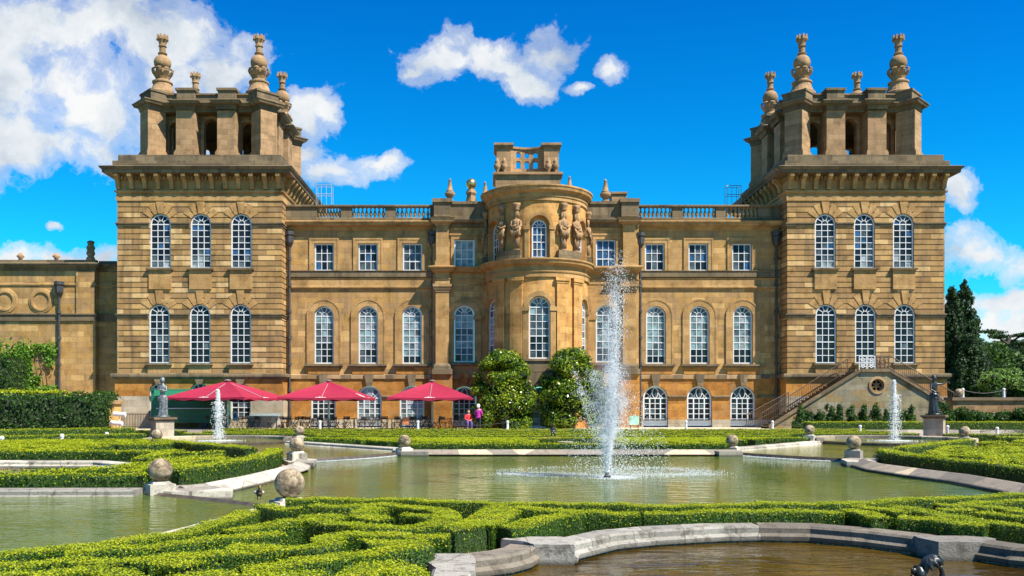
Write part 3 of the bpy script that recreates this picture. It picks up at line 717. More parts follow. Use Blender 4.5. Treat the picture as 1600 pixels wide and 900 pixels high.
def pinnacle(x, y, z0):
    a = MB(); c = (x, y, z0)
    a.lathe([(1.0, 0), (1.0, .25), (.88, .35), (.72, .75), (.68, .95), (.76, 1.0), (.76, 1.1), (.6, 1.16), (.5, 1.25)], c, 20)
    o = a.build('finial', M['belv'], palace, smooth=False)
    l = MB()
    for k in range(8):
        t = 2*math.pi*k/8
        P = [(.45, 1.2), (.58, 1.5), (.80, 1.82), (.86, 2.02), (.76, 2.12), (.66, 2.0)]
        i = len(l.v)
        for (r, z) in P:
            wd = .22 if z < 2.05 else .12
            for s in (-wd, 0, wd):
                rr = r-abs(s)*.35
                l.v.append((x+rr*math.cos(t)-s*math.sin(t), y+rr*math.sin(t)+s*math.cos(t), z0+z))
        for q in range(len(P)-1):
            for s in range(2):
                l.f.append((i+q*3+s, i+q*3+s+1, i+q*3+s+4, i+q*3+s+3)); l.m.append(0)
    l.lathe([(.48, 1.2), (.52, 1.6), (.5, 2.1)], c, 14)
    l.build('leaf_collar', M['belv'], o)
    b = MB(); b.ball((x, y, z0+2.58), .64, 18, 12); b.build('stone_ball', M['belv'], o, smooth=True)
    t_ = MB(); t_.lathe([(.2, 3.15), (.32, 3.24), (.36, 3.32), (.24, 3.38), (.24, 3.8), (.32, 3.86), (.26, 3.92), (.27, 4.1), (.36, 4.35), (.40, 4.55)], c, 12)
    for k in range(8):
        q = 2*math.pi*k/8; t_.box(x+.36*math.cos(q)-.09, x+.36*math.cos(q)+.09, y+.36*math.sin(q)-.09, y+.36*math.sin(q)+.09, z0+4.35, z0+4.72, taper=.03)
    t_.build('crown', M['belv'], o)

tower(X(183, TY), X(440, TY), (250.5, 313.5, 376.8), (248.7, 312.2, 375.8), -21.4, 'left', 0)
tower(X(1230, TY), X(1476, TY), (1289.5, 1350.7, 1411.7), (1290.8, 1352.5, 1413.8), X(1328, 66.4), 'right', 1)

# ---------------------------------------------- wings
BALS = None
def baluster_proto():
    b = MB(); b.box(-.11, .11, -.11, .11, 0, .08)
    b.lathe([(.05, .08), (.07, .14), (.13, .3), (.125, .38), (.06, .6), (.05, .72), (.09, .76), (.09, .8)], (0, 0, 0), 8); b.box(-.10, .10, -.10, .10, .79, .87)
    return b.build('baluster', M['cream'], palace, keep=True)
BAL = baluster_proto(); BAL_USED = [False]
def put_bal(x, y, z):
    o = BAL if not BAL_USED[0] else BAL.copy()
    if BAL_USED[0]: COL.objects.link(o)
    BAL_USED[0] = True; o.parent = palace; o.location = Vector((x, y, z))-PL
def wing(x0, x1, sq, ar, ba, panels, seed):
    F = FM(WY)
    S = [(X(p, WY), 1.5, 12.12, 14.2, False) for p in sq]; A = [(X(p, WY), 1.5, 5.05, 9.42, True) for p in ar]; B = [(X(p, WY), 1.9, .34, 3.36, True) for p in ba]
    w_ = MB(); wall(w_, F, x0, x1, 4.2, 15.45, S+A, .22); w_.build('wing_wall', M['wing'], palace)
    b_ = MB(); wall(b_, F, x0, x1, .8, 3.95, [(o[0], o[1], .8, o[3], True) for o in B], .3); b_.build('basement_wall', M['orange'], palace)
    b_ = MB(); wall(b_, FM(WY-.05), x0, x1, .1, .8, [(o[0], o[1], .1, .8, False) for o in B], .35)
    q = WY-.05; b_.quad((x0, q, .8), (x1, q, .8), (x1, WY, .8), (x0, WY, .8)); b_.build('basement_plinth', M['plinth'], palace)
    t = MB()
    for o in S:
        t.cut()
        for (a, b, c, d) in ((o[0]-1.0, o[0]-.75, 12.1, 14.45), (o[0]+.75, o[0]+1.0, 12.1, 14.45)): t.box(a, b, WY-.06, WY+.02, c, d)
        t.box(o[0]-1.0, o[0]+1.0, WY-.062, WY+.02, 14.2, 14.47)
        t.box(o[0]-1.12, o[0]-1.0, WY-.09, WY+.02, 12.1, 14.6); t.box(o[0]+1.0, o[0]+1.12, WY-.09, WY+.02, 12.1, 14.6); t.box(o[0]-1.0, o[0]+1.0, WY-.09, WY+.02, 14.47, 14.6)
    for o in A: t.cut(); ringband(t, F, o[0], o[3]-o[1]/2, o[1]/2+.005, 1.18, 5.0, -.07, .02); ringband(t, F, o[0], o[3]-o[1]/2, 1.18, 1.30, 5.0, -.10, .02)
    t.build('window_surround', M['trim'], palace)
    s = MB()
    for o in A: s.cut(); s.box(o[0]-1.45, o[0]+1.45, WY-.28, WY, 4.86, 5.0); s.box(o[0]-1.3, o[0]+1.3, WY-.2, WY, 4.76, 4.86)
    s.build('window_sill', M['grey'], palace)
    s = MB()
    for o in A: s.cut(); s.box(o[0]-1.2, o[0]+1.2, WY-.09, WY+.02, 4.25, 4.76)
    s.build('window_apron', M['orange'], palace)
    s = MB(); s.sweep([(x0, WY), (x1, WY)], [(0, 11.62), (.14, 11.64), (.14, 12.04), (.2, 12.08), (.2, 12.12), (0, 12.14)]); s.build('string_course', M['grey'], palace)
    s = MB(); s.sweep([(x0, WY), (x1, WY)], [(0, 10.7), (.06, 10.72), (.08, 10.78), (.16, 10.82), (.16, 10.92), (.03, 10.96), (.03, 11.5), (.1, 11.55), (0, 11.6)]); s.build('architrave', M['trim'], palace)
    s = MB(); s.sweep([(x0, WY), (x1, WY)], [(0, 3.88), (.1, 3.9), (.1, 4.18), (.05, 4.22), (0, 4.24)]); s.build('plinth_moulding', M['cream'], palace)
    s = MB()
    for o in A[:-1]+A[-1:]:
        s.cut(); s.box(o[0]+1.35, o[0]+2.05, WY-.115, WY, 3.9, 4.2)
    for o in B:
        s.cut(); plate(s, F, [(o[0]-.2, 3.36), (o[0]+.2, 3.36), (o[0]+.36, 4.26), (o[0]-.36, 4.26)], -.2, 0)
    s.build('keystone', M['grey'], palace)
    s = MB(); edges = [x0]+[e for o in B for e in (o[0]-.97, o[0]+.97)]+[x1]
    for i in range(0, len(edges), 2): s.sweep([(edges[i], WY), (edges[i+1], WY)], [(0, 2.42), (.1, 2.44), (.14, 2.52), (.14, 2.58), (0, 2.62)])
    s.build('impost_band', M['grey'], palace)
    s = MB(); s.sweep([(x0, WY), (x1, WY)], [(0, 15.2), (.08, 15.25), (.1, 15.42), (.45, 15.5), (.5, 15.66), (.58, 15.74), (.58, 15.82), (.0, 15.98)]); s.build('cornice', M['trim'], palace)
    s = MB(); s.box(x0, x1, WY-.2, WY+.35, 15.95, 16.1); s.box(x0, x1, WY-.2, WY+.32, 16.97, 17.1)
    s.sweep([(x0, WY-.2), (x1, WY-.2)], [(0, 16.92), (.08, 16.96), (.08, 17.08), (0, 17.1)])
    xs = x0
    for (a, b) in panels+[(None, None)]:
        e = x1 if a is None else X(a, WY)
        s.box(xs, e, WY-.14, WY+.3, 16.1, 16.97); xs = None if a is None else X(b, WY)
    s.build('parapet', M['grey'], palace)
    for (a, b) in panels:
        xa, xb = X(a, WY), X(b, WY); n = 8
        for k in range(n): put_bal(xa+(xb-xa)*(k+.5)/n, WY+.06, 16.1)
    s = MB(); s.box(x0, x1, WY+.4, WY+14, 15.6, 15.7); s.build('flat_roof', M['slate'], palace)
    for i, o in enumerate(S): put_window(o[0], WY+.14, o[2], 1.46, 2.06, False, 3, 3, g_sq)
    for o in A: put_window(o[0], WY+.14, o[2], 1.46, o[3]-o[2]-.02, True, 3, 7, g_wing)
    for i, o in enumerate(B): put_window(o[0], WY+.2, o[2], 1.86, 3.0, True, 4, 5, g_bas if (seed or i == 0) else g_bl, style='door')
wx0, wx1 = X(446, WY), X(678, WY)
wing(wx0, wx1, (506.5, 575, 644.3), (506.3, 575.2, 643.8), (505, 577, 643.5), [(496, 533), (550, 602), (618, 672)], 0)
vx0, vx1 = X(996, WY), X(1219, WY)
wing(vx0, vx1, (1023, 1091, 1159.2), (1024.8, 1093, 1160.5), (1024.3, 1093, 1160.8), [(998, 1050), (1066, 1118), (1133, 1184)], 1)

# ---------------------------------------------- centre block either side of the bow
RC_, RR = (3.65, 65.2), 3.85
def centre(x0, x1, sx, pil, outer, gs, seed):
    F = FM(CY_)
    S = [(X(sx, CY_), 1.52, 12.2, 14.42, False)]; A = [(X(sx, CY_), 1.52, 5.15, 9.45, True)]; B = [(X(sx, CY_), 1.8, .34, 3.3, True)]
    w_ = MB(); wall(w_, F, x0, x1, 4.2, 15.6, S+A, .22)
    e = x0 if outer < 0 else x1
    w_.quad((e, CY_, .1), (e, WY+.2, .1), (e, WY+.2, 17), (e, CY_, 17)); w_.build('centre_wall', M['wing'], palace)
    b_ = MB(); wall(b_, F, x0, x1, .1, 3.95, B, .35); b_.build('basement_wall', M['orange'], palace)
    t = MB(); o = S[0]
    for (a, b) in ((o[0]-1.0, o[0]-.76), (o[0]+.76, o[0]+1.0)): t.box(a, b, CY_-.07, CY_+.02, 12.3, 14.7)
    t.box(o[0]-1.0, o[0]+1.0, CY_-.072, CY_+.02, 14.42, 14.72); t.box(o[0]-1.12, o[0]+1.12, CY_-.12, CY_+.02, 14.72, 14.85)
    o = A[0]; t.cut(); ringband(t, F, o[0], 8.69, .765, 1.22, 8.75, -.09, .02, legs=False)
    for s in (-1, 1):
        t.box(o[0]+s*1.02-.26, o[0]+s*1.02+.26, CY_-.08, CY_+.02, 5.1, 8.35); t.box(o[0]+s*1.04-.34, o[0]+s*1.04+.34, CY_-.16, CY_+.02, 8.35, 8.68)
    t.build('window_surround', M['trim'], palace)
    s = MB(); s.box(o[0]-1.35, o[0]+1.35, CY_-.28, CY_, 4.9, 5.05); s.build('window_sill', M['grey'], palace)
    # giant pilaster: lower order and attic order
    pc = X(pil, CY_); p = MB()
    p.box(pc-.5, pc+.5, CY_-.38, CY_+.02, 5.0, 10.55); p.build('pilaster', M['trim'], palace)
    p = MB(); P4 = [(pc-.5, CY_), (pc-.5, CY_-.38), (pc+.5, CY_-.38), (pc+.5, CY_)]
    p.sweep(P4, [(0, 10.4), (.05, 10.42), (.05, 10.5), (.12, 10.6), (.12, 10.7), (.2, 10.8), (.2, 11.0), (0, 11.02)], caps=False)
    p.build('capital', M['cream'], palace)
    p = MB(); p.sweep(P4, [(0, 5.02), (.1, 4.95), (.14, 4.8), (.14, 4.62), (.26, 4.6), (.26, 4.2), (0, 4.2)], caps=False); p.build('column_base', M['grey'], palace)
    p = MB(); p.box(pc-.47, pc+.47, CY_-.34, CY_+.02, 12.6, 15.5); p.box(pc-.55, pc+.55, CY_-.42, CY_+.02, 12.35, 12.75); p.build('pilaster', M['trim'], palace)
    p = MB(); P5 = [(pc-.47, CY_), (pc-.47, CY_-.34), (pc+.47, CY_-.34), (pc+.47, CY_)]
    p.sweep(P5, [(0, 15.4), (.06, 15.42), (.06, 15.5), (.14, 15.55), (.34, 15.65), (.4, 15.85), (.46, 15.95), (0, 16.05)], caps=False); p.build('capital', M['cream'], palace)
    # entablatures
    path = [(x0, CY_), (x1, CY_)]
    ps = [(0, 11.02), (.05, 11.03), (.05, 11.3), (.1, 11.35), (.1, 11.42), (.03, 11.45), (.03, 11.85), (.3, 11.95), (.36, 12.1), (.5, 12.2), (.5, 12.3), (0, 12.42)]
    p = MB(); p.sweep([(x0, CY_), (pc-.5, CY_), (pc-.5, CY_-.38), (pc+.5, CY_-.38), (pc+.5, CY_), (x1, CY_)], ps); p.build('entablature', M['trim'], palace)
    p = MB(); p.sweep(path, [(0, 15.3), (.1, 15.35), (.12, 15.55), (.4, 15.68), (.46, 15.84), (.46, 15.92), (0, 16.03)]); p.build('cornice', M['grey'], palace)
    p = MB(); p.box(x0, x1, CY_-.15, CY_+.4, 16.0, 17.05); p.box(x0, x1, CY_-.25, CY_+.45, 17.05, 17.25)
    p.box(pc-.62, pc+.62, CY_-.5, CY_+.42, 16.05, 17.12); p.box(pc-.75, pc+.75, CY_-.62, CY_+.5, 17.12, 17.4); p.build('parapet', M['grey'], palace)
    p = MB(); p.sweep([(x0, CY_), (x1, CY_)], [(0, 3.88), (.1, 3.9), (.1, 4.18), (.05, 4.22), (0, 4.24)]); p.build('plinth_moulding', M['cream'], palace)
    p = MB(); plate(p, F, [(B[0][0]-.2, 3.3), (B[0][0]+.2, 3.3), (B[0][0]+.36, 4.26), (B[0][0]-.36, 4.26)], -.2, 0); p.cut(); p.box(pc-.75, pc+.75, CY_-.45, CY_, .1, 4.2); p.build('keystone', M['orange'], palace)
    put_window(S[0][0], CY_+.14, 12.2, 1.48, 2.2, False, 3, 3, gs)
    put_window(A[0][0], CY_+.14, 5.15, 1.48, 4.28, True, 3, 7, g_wing)
    put_window(B[0][0], CY_+.22, .34, 1.76, 2.94, True, 4, 5, g_bas, style='door')
    return pc
centre(X(676, CY_), RC_[0]-RR+.3, 725.3, 691.5, -1, g_sqlight, 0)
centre(RC_[0]+RR-.3, X(998, CY_), 946.6, 982.3, 1, g_blue, 1)

# ---------------------------------------------- the bow
def FRm(R): return lambda u, d, z: (RC_[0]+(R-d)*math.sin(u/R), RC_[1]-(R-d)*math.cos(u/R), z)
def arcpath(R, a0=-88, a1=88, n=40): return [(RC_[0]+R*math.sin(R_(a0+(a1-a0)*k/n)), RC_[1]-R*math.cos(R_(a0+(a1-a0)*k/n))) for k in range(n+1)]
U = lambda deg, R: R_(deg)*R
R1, R2 = RR, 3.72
F1, F2 = FRm(R1), FRm(R2)
lw = [(U(a, R1), 1.55, 5.2, 9.66, True) for a in (-62, 0, 62)]
b = MB(); wall(b, F1, U(-90, R1), U(90, R1), 4.2, 11.1, lw, .38, step=.35); b.build('bow_wall', M['rot'], palace)
b = MB(); wall(b, F1, U(-90, R1), U(90, R1), .1, 4.2, [(0, 1.5, .1, 3.2, True)], .4, step=.35); b.build('basement_wall', M['orange'], palace)
uw = [(U(a, R2), 1.5, 12.4, 15.45, True) for a in (-62, 0, 62)]
b = MB(); wall(b, F2, U(-90, R2), U(90, R2), 12.3, 16.7, uw, .45, step=.35); b.build('bow_wall', M['rot'], palace)
for i, a in enumerate((-62, 0, 62)):
    r = R_(a)
    x_, y_ = RC_[0]+(R1-.26)*math.sin(r), RC_[1]-(R1-.26)*math.cos(r)
    put_window(x_, y_, 5.2, 1.5, 4.44, True, 3, 7, g_wing if i == 1 else g_wing, r)
    x_, y_ = RC_[0]+(R2-.36)*math.sin(r), RC_[1]-(R2-.36)*math.cos(r)
    put_window(x_, y_, 12.45, 1.06, 2.72, True, 3, 4, g_blue if i == 1 else g_sq, r)
b = MB()   # stone infill round the narrower upper sashes
for a in (-62, 0, 62):
    b.cut(); uc = U(a, R2); Fd = FRm(R2-.34)
    ringband(b, Fd, U(a, R2-.34), 12.45+2.72-.53, .535, .80, 12.4, 0, .1)
b.build('window_surround', M['rot'], palace)
b = MB()
for a in (-62, 0, 62):
    b.cut(); ringband(b, F1, U(a, R1), 9.66-.775, .785, 1.12, 8.9, -.08, .02, legs=False)
    for s in (-1, 1):
        block(b, F1, U(a, R1)+s*.98-.20, U(a, R1)+s*.98+.20, 5.1, 8.62, -.08, .02, step=.3); block(b, F1, U(a, R1)+s*.98-.26, U(a, R1)+s*.98+.26, 8.62, 8.9, -.15, .02, step=.3)
    b.cut(); ringband(b, F2, U(a, R2), 15.45-.75, .755, .98, 14.7, -.06, .02, legs=False)
    for s in (-1, 1):
        block(b, F2, U(a, R2)+s*.9-.15, U(a, R2)+s*.9+.15, 12.4, 14.45, -.06, .02); block(b, F2, U(a, R2)+s*.9-.22, U(a, R2)+s*.9+.22, 14.45, 14.72, -.13, .02)
b.build('window_surround', M['trim'], palace)
b = MB()
for a in (-46, -25, 25, 46):
    u_ = U(a, R1); b.cut(); block(b, F1, u_-.45, u_+.45, 5.0, 10.7, -.16, .02, step=.3)
    block(b, F1, u_-.50, u_+.50, 10.62, 10.78, -.2, .02, step=.3); block(b, F1, u_-.56, u_+.56, 10.78, 11.04, -.27, .02, step=.3); block(b, F1, u_-.55, u_+.55, 4.3, 5.0, -.24, .02, step=.3)
b.build('pilaster', M['rot'], palace)
b = MB(); b.sweep(arcpath(R1), [(0, 11.02), (.12, 11.04), (.12, 11.35), (.18, 11.38), (.2, 11.46), (.08, 11.5), (.08, 11.85), (.22, 11.92), (.4, 12.0), (.44, 12.16), (.52, 12.24), (.52, 12.34), (-.4, 12.44)]); b.build('entablature', M['trim'], palace)
b = MB(); b.sweep(arcpath(R2), [(0, 16.5), (.1, 16.52), (.1, 16.75), (.16, 16.8), (.16, 17.05), (.3, 17.15), (.42, 17.25), (.46, 17.42), (.52, 17.5), (.52, 17.6), (-.5, 17.85)]); b.build('cornice', M['trim'], palace)
b = MB(); b.lathe([(R2-.4, 17.8), (.01, 18.0)], (RC_[0], RC_[1], 0), 40); b.build('bow_roof', M['slate'], palace)
b = MB(); b.sweep(arcpath(R1), [(0, 3.88), (.12, 3.9), (.12, 4.18), (.05, 4.22), (0, 4.24)]); b.build('plinth_moulding', M['cream'], palace)
b = MB(); x_, y_ = RC_[0], RC_[1]-R1; b.box(x_-1.15, x_+1.15, y_-.3, y_+.1, 5.02, 5.18); b.build('window_sill', M['grey'], palace)
b = MB(); b.box(x_-1.0, x_+1.0, y_-.2, y_+.1, 4.25, 5.0); b.cut(); b.box(x_-.9, x_+.9, y_-.5, y_+.1, 3.25, 4.2); b.build('window_apron', M['grey'], palace)
put_window(x_, y_+.25, .34, 1.46, 2.8, True, 2, 4, g_bl)
# plinths under the terms, and the terms themselves
b = MB()
for a in (-34, 34): b.cut(); block(b, F2, U(a-14.5, R2), U(a+14.5, R2), 12.3, 12.95, -.42, .02, step=.3)
for a in (-81, 81): b.cut(); block(b, F2, U(a-5, R2), U(a+5, R2), 12.3, 12.95, -.42, .02, step=.3)
b.build('term_plinth', M['grey'], palace)
def term(a, flip):
    """a draped herm: tapering pillar below, robed woman with folded arms above"""
    r = R_(a); R0 = R2+.16; cx_, cy_ = RC_[0]+R0*math.sin(r), RC_[1]-R0*math.cos(r)
    m = MB(); m.box(-.25, .25, -.2, .2, 12.95, 13.05)
    i = len(m.v); m.box(-.20, .20, -.14, .16, 13.05, 14.15)
    for k in range(i+4, i+8): x, y, z = m.v[k]; m.v[k] = (x*1.3, y*1.15, z)
    m.lathe([(.30, 13.95), (.36, 14.15), (.30, 14.35), (.27, 14.5), (.33, 14.75), (.38, 14.95), (.3, 15.15), (.13, 15.25), (.1, 15.32), (.16, 15.4), (.19, 15.55), (.17, 15.72), (.1, 15.82)], (0, 0, 0), 28, sy=.75, flute=.10, fn=7)
    m.tube([(flip*.36, -.02, 15.05), (flip*.45, -.12, 14.75), (flip*.2, -.34, 14.62), (-flip*.1, -.36, 14.75)], [.11, .1, .085, .06])
    m.tube([(-flip*.36, -.02, 15.05), (-flip*.47, -.1, 14.72), (-flip*.22, -.34, 14.5), (flip*.05, -.36, 14.45)], [.11, .1, .085, .06])
    for k in range(6):   # swag of cloth
        t = k/5; x = -.42+.84*t; m.tube([(x, -.2, 14.6-.12*math.sin(t*3)), (x*.8, -.32, 14.25), (x*.55, -.25, 13.85+.1*math.cos(k*2))], [.09, .1, .04], 6)
    for s in (-1, 1): m.tube([(s*.12, .02, 15.75), (s*.2, -.02, 15.5), (s*.19, 0, 15.2)], [.07, .08, .05], 6)
    m.lathe([(.16, 15.8), (.26, 15.9), (.2, 16.0), (.32, 16.15), (.34, 16.35)], (0, 0, 0), 10, flute=.15, fn=5)
    m.xform(Matrix.Translation((cx_, cy_, 0)) @ Matrix.Rotation(r, 4, 'Z') @ Matrix.Diagonal((.86, .8, 1, 1)))
    m.build('herm_figure', M['belv'], palace, smooth=True)
for a, f in ((-81, 1), (-43.5, 1), (-25, -1), (27, 1), (45, -1), (81, 1)): term(a, f)

# open screen standing on the roof behind the bow
b = MB(); sy = 71.0; sx0, sx1 = X(776, sy), X(873, sy); zt = Z(224, sy); zb = Z(272, sy)
b.box(sx0-.1, sx1+.1, sy-.5, sy+3.2, 15.7, zb-.2); b.box(sx0-.3, sx1+.3, sy-.7, sy+3.35, zb-.2, zb)
b.build('chimney_screen', M['belv'], palace)
b = MB()
for (a, c) in ((sx0, X(798, sy)), (X(850, sy), sx1)):
    b.cut(); b.box(a, c, sy, sy+2.4, zb, zt-.35); b.box(a-.12, c+.12, sy-.12, sy+2.52, zt-.35, zt-.18); b.box(a-.22, c+.22, sy-.22, sy+2.62, zt-.18, zt)
b.build('chimney_pier', M['belv'], palace)
b = MB(); a, c = X(798, sy), X(850, sy); mid = (a+c)/2; Rc = (c-a)/2*1.25
def FC(u, d, z):   # wall bowed away from the camera
    return (mid+(u), sy+.45+.4*math.cos(u/((c-a)/2)*math.pi/2)+d, z)
ops = [(mid*0+dx, .38, z0, z1, ar) for dx in (-.72, 0, .72) for (z0, z1, ar) in ((zb+.65, zb+1.3, True), (zb+1.55, zb+2.05, True))]
h_ = (c-a)/2
wall(b, FC, -h_, h_, zb, zt-.12, ops, .4, step=.3)
Fback = lambda u, d, z: FC(u, .4+d, z)
wall(b, Fback, -h_, h_, zb, zt-.12, ops, .01, step=.3)
for k in range(8):
    a_, c_ = -h_+2*h_*k/8, -h_+2*h_*(k+1)/8; b.quad(FC(a_, -.12, zt-.12), FC(c_, -.12, zt-.12), FC(c_, .5, zt-.12), FC(a_, .5, zt-.12)); b.quad(FC(a_, -.12, zt-.28), FC(c_, -.12, zt-.28), FC(c_, -.12, zt-.12), FC(a_, -.12, zt-.12)); b.quad(FC(a_, -.12, zt-.28), FC(c_, -.12, zt-.28), FC(c_, .0, zt-.28), FC(a_, .0, zt-.28))
b.build('arcaded_wall', M['belv'], palace)

# finials along the roof
_vases = 1
def lathe_part(name, prof, x, y, z, mat, n=12, parent=palace, smooth=True):
    m = MB(); m.lathe(prof, (x, y, z), n); return m.build(name, mat, parent, smooth)
URN = [(.3, 0), (.3, .12), (.16, .2), (.2, .3), (.42, .55), (.44, .75), (.30, .85), (.34, .92), (.22, 1.02), (.16, 1.5), (.1, 1.85), (.14, 1.9), (.06, 2.0), (.01, 2.08)]
for px, py0, Y in ((703, 313, 65), (758, 316, 69), (946, 314, 65.2), (890, 306, 72)):
    k = .88 if px < 940 else 1
    lathe_part('urn_finial', [(r*k, z*.85) for r, z in URN], X(px, Y), Y, Z(py0+2, Y), M['belv'])
for px in (777, 788, 857, 868): lathe_part('vase', [(.16, 0), (.1, .12), (.26, .35), (.3, .62), (.16, .78), (.24, .9), (.12, 1.05), (.05, 1.2)], X(px, sy-.4), sy-.4, zb, M['belv'], 10)
p = MB(); p.box(X(955, 68), X(978, 68), 67.6, 69, 15.7, Z(305, 68)); p.box(X(954, 68), X(979, 68), 67.5, 69.1, Z(305, 68), Z(302, 68)); p.build('chimney', M['belv'], palace)
g_ = MB(); gy = 69.5; gx = X(736.2, gy)
g_.box(gx-.45, gx+.45, gy-.4, gy+.4, 15.7, Z(316, gy)); g_.lathe([(.42, Z(316, gy)), (.36, Z(312, gy)), (.3, Z(306, gy)), (.4, Z(302, gy)), (.32, Z(298, gy)), (.2, Z(295, gy))], (gx, gy, 0), 12, flute=.12, fn=4)
gs_ = g_.build('ball_stand', M['belv'], palace)
g_ = MB(); g_.ball((gx, gy, Z(287.5, gy)), .43, 20, 12); g_.build('gilded_ball', M['gold'], gs_, smooth=True)

# rainwater pipes
def pipe(px, Y, z0, z1, parent=palace, name='drainpipe', ob=False):
    x = X(px, Y-.2); m = MB(); y = Y-.2
    m.tube([(x, y, z0), (x, y, z1)], .085, 8)
    z = z0+.6
    while z < z1-1: m.tube([(x, y, z), (x, y, z+.22)], .15, 8); z += 2.0
    o = m.build(name, M['lead'], parent)
    h = MB(); h.lathe([(.1, 0), (.2, .15), (.3, .3), (.34, .75), (.28, .8), (.38, .9), (.38, 1.15)], (x, y, z1-.1), 8); h.build('rainwater_head', M['lead'], o)
    return o
for (px, Y, z0, z1) in ((452.5, WY, .3, 14.0), (676, WY, .3, 14.0), (1000.5, WY, .3, 13.9), (1213, WY, .3, 14.0)): pipe(px, Y, z0, z1)
# roof ladders
def ladder(px0, px1, py0, py1, Y):
    m = MB(); xs = [X(px0+(px1-px0)*k/3, Y) for k in range(4)]; z0, z1 = Z(py1, Y)-1.2, Z(py0, Y)
    for x in xs:
        m.tube([(x, Y, z0), (x, Y, z1)], .022, 5)
    for x in (xs[0], xs[-1]): m.tube([(x, Y+.7, z0), (x, Y+.7, z1)], .022, 5)
    for z in (z1, z1-.75):
        m.tube([(xs[0], Y, z), (xs[-1], Y, z)], .03, 5); m.tube([(xs[0], Y+.7, z), (xs[-1], Y+.7, z)], .022, 5)
        for x in (xs[0], xs[-1]): m.tube([(x, Y, z), (x, Y+.7, z)], .022, 5)
    m.build('roof_ladder', M['steel'], palace)
ladder(494, 518, 289, 321, 72); ladder(1136, 1158, 290, 322, 72)

# ---------------------------------------------- outer flight of steps to the right tower
SY = 61.2; stz = 4.28
sxa, sxb = X(1203, SY), X(1345, SY); sxc, sxd = X(1388, SY), X(1506, SY)
zr = Z(652, SY)
m = MB()
pts = [(sxa, .1), (sxa, .3), (sxb, stz), (sxc, stz), (sxd, zr), (sxd, .1)]
F = FM(SY)
cxw, czw, rw = X(1371, SY), Z(602, SY), .46
# wall with round opening: fan of quads between a circle and the outline
ring = [(cxw+rw*math.cos(R_(15*k)), czw+rw*math.sin(R_(15*k))) for k in range(24)]
def outl(ang):
    dx, dz = math.cos(ang), math.sin(ang); best = 1e9
    for (ax, az), (bx_, bz) in zip(pts, pts[1:]+pts[:1]):
        ex, ez = bx_-ax, bz-az; den = dx*ez-dz*ex
        if abs(den) < 1e-9: continue
        t = ((ax-cxw)*ez-(az-czw)*ex)/den; s = ((ax-cxw)*dz-(az-czw)*dx)/den
        if t > 0 and -1e-6 <= s <= 1+1e-6: best = min(best, t)
    return (cxw+dx*best, czw+dz*best)
angs = sorted([R_(15*k) for k in range(24)]+[math.atan2(z-czw, x-cxw) % (2*math.pi) for x, z in pts])
for a, b2 in zip(angs, angs[1:]+[angs[0]+2*math.pi]):
    if b2-a < 1e-6: continue
    p0, p1 = outl(a), outl(b2); q0, q1 = (cxw+rw*math.cos(a), czw+rw*math.sin(a)), (cxw+rw*math.cos(b2), czw+rw*math.sin(b2))
    m.quad(F(q0[0], 0, q0[1]), F(p0[0], 0, p0[1]), F(p1[0], 0, p1[1]), F(q1[0], 0, q1[1]))
    m.quad(F(q0[0], 0, q0[1]), F(q1[0], 0, q1[1]), F(q1[0], .4, q1[1]), F(q0[0], .4, q0[1]))
m.quad((sxb, SY, stz), (sxc, SY, stz), (sxc, TY-.3, stz), (sxb, TY-.3, stz)); m.quad((sxa, SY, .1), (sxa, SY+2, .1), (sxa, SY+2, .3), (sxa, SY, .3))
m.build('stair_wall', M['stairwall'], palace)
m = MB(); ringband(m, F, cxw, czw, rw, rw+.17, czw, -.07, .02, legs=False); i = len(m.v)
m2 = MB(); ringband(m2, lambda u, d, z: (u, SY+d, 2*czw-z), cxw, czw, rw, rw+.17, czw, -.07, .02, legs=False)
m.v += m2.v; m.f += [tuple(i+k for k in f) for f in m2.f]; m.m += m2.m
m.build('round_window_surround', M['cream'], palace)
m = MB(); m.prism([(cxw+rw*math.cos(R_(15*k)), czw+rw*math.sin(R_(15*k))) for k in range(24)], 0, .02)
m.xform(Matrix(((1, 0, 0, 0), (0, 0, 1, SY+.3), (0, 1, 0, 0), (0, 0, 0, 1)))); ow = m.build('window', M['void'], palace)
m = MB()
for k in range(3):
    a = R_(60*k+30); m.tube([(cxw-rw*math.cos(a), SY+.2, czw-rw*math.sin(a)), (cxw+rw*math.cos(a), SY+.2, czw+rw*math.sin(a))], .035, 6)
m.tube([(cxw+.15*math.cos(R_(30*k)), SY+.18, czw+.15*math.sin(R_(30*k))) for k in range(13)], .03, 6); m.tube([(cxw+rw*.93*math.cos(R_(20*k)), SY+.19, czw+rw*.93*math.sin(R_(20*k))) for k in range(19)], .045, 6)
m.build('window_bars', M['cream'], ow)
m = MB()   # copings
m.sweep([(0, 0), (1, 0)], [(0, 0)]) if False else None
def rakebox(x0, z0, x1, z1, y0, y1, t, mb):
    P = [(x0, z0), (x1, z1), (x1, z1+t), (x0, z0+t)]
    i = len(mb.v); mb.v += [(a, y0, c) for a, c in P]+[(a, y1, c) for a, c in P]
    for q in ((0, 1, 2, 3), (7, 6, 5, 4), (0, 4, 5, 1), (1, 5, 6, 2), (2, 6, 7, 3), (3, 7, 4, 0)): mb.f.append(tuple(i+k for k in q)); mb.m.append(0)
rakebox(sxa-.1, .22, sxb, stz+.0, SY-.14, SY+.25, .2, m); rakebox(sxc, stz, sxd+.1, zr, SY-.14, SY+.25, .2, m)
m.box(sxb-.003, sxc+.003, SY-.16, SY+.3, stz-.04, stz+.18); m.build('stair_coping', M['grey'], palace)
m = MB(); n = 24
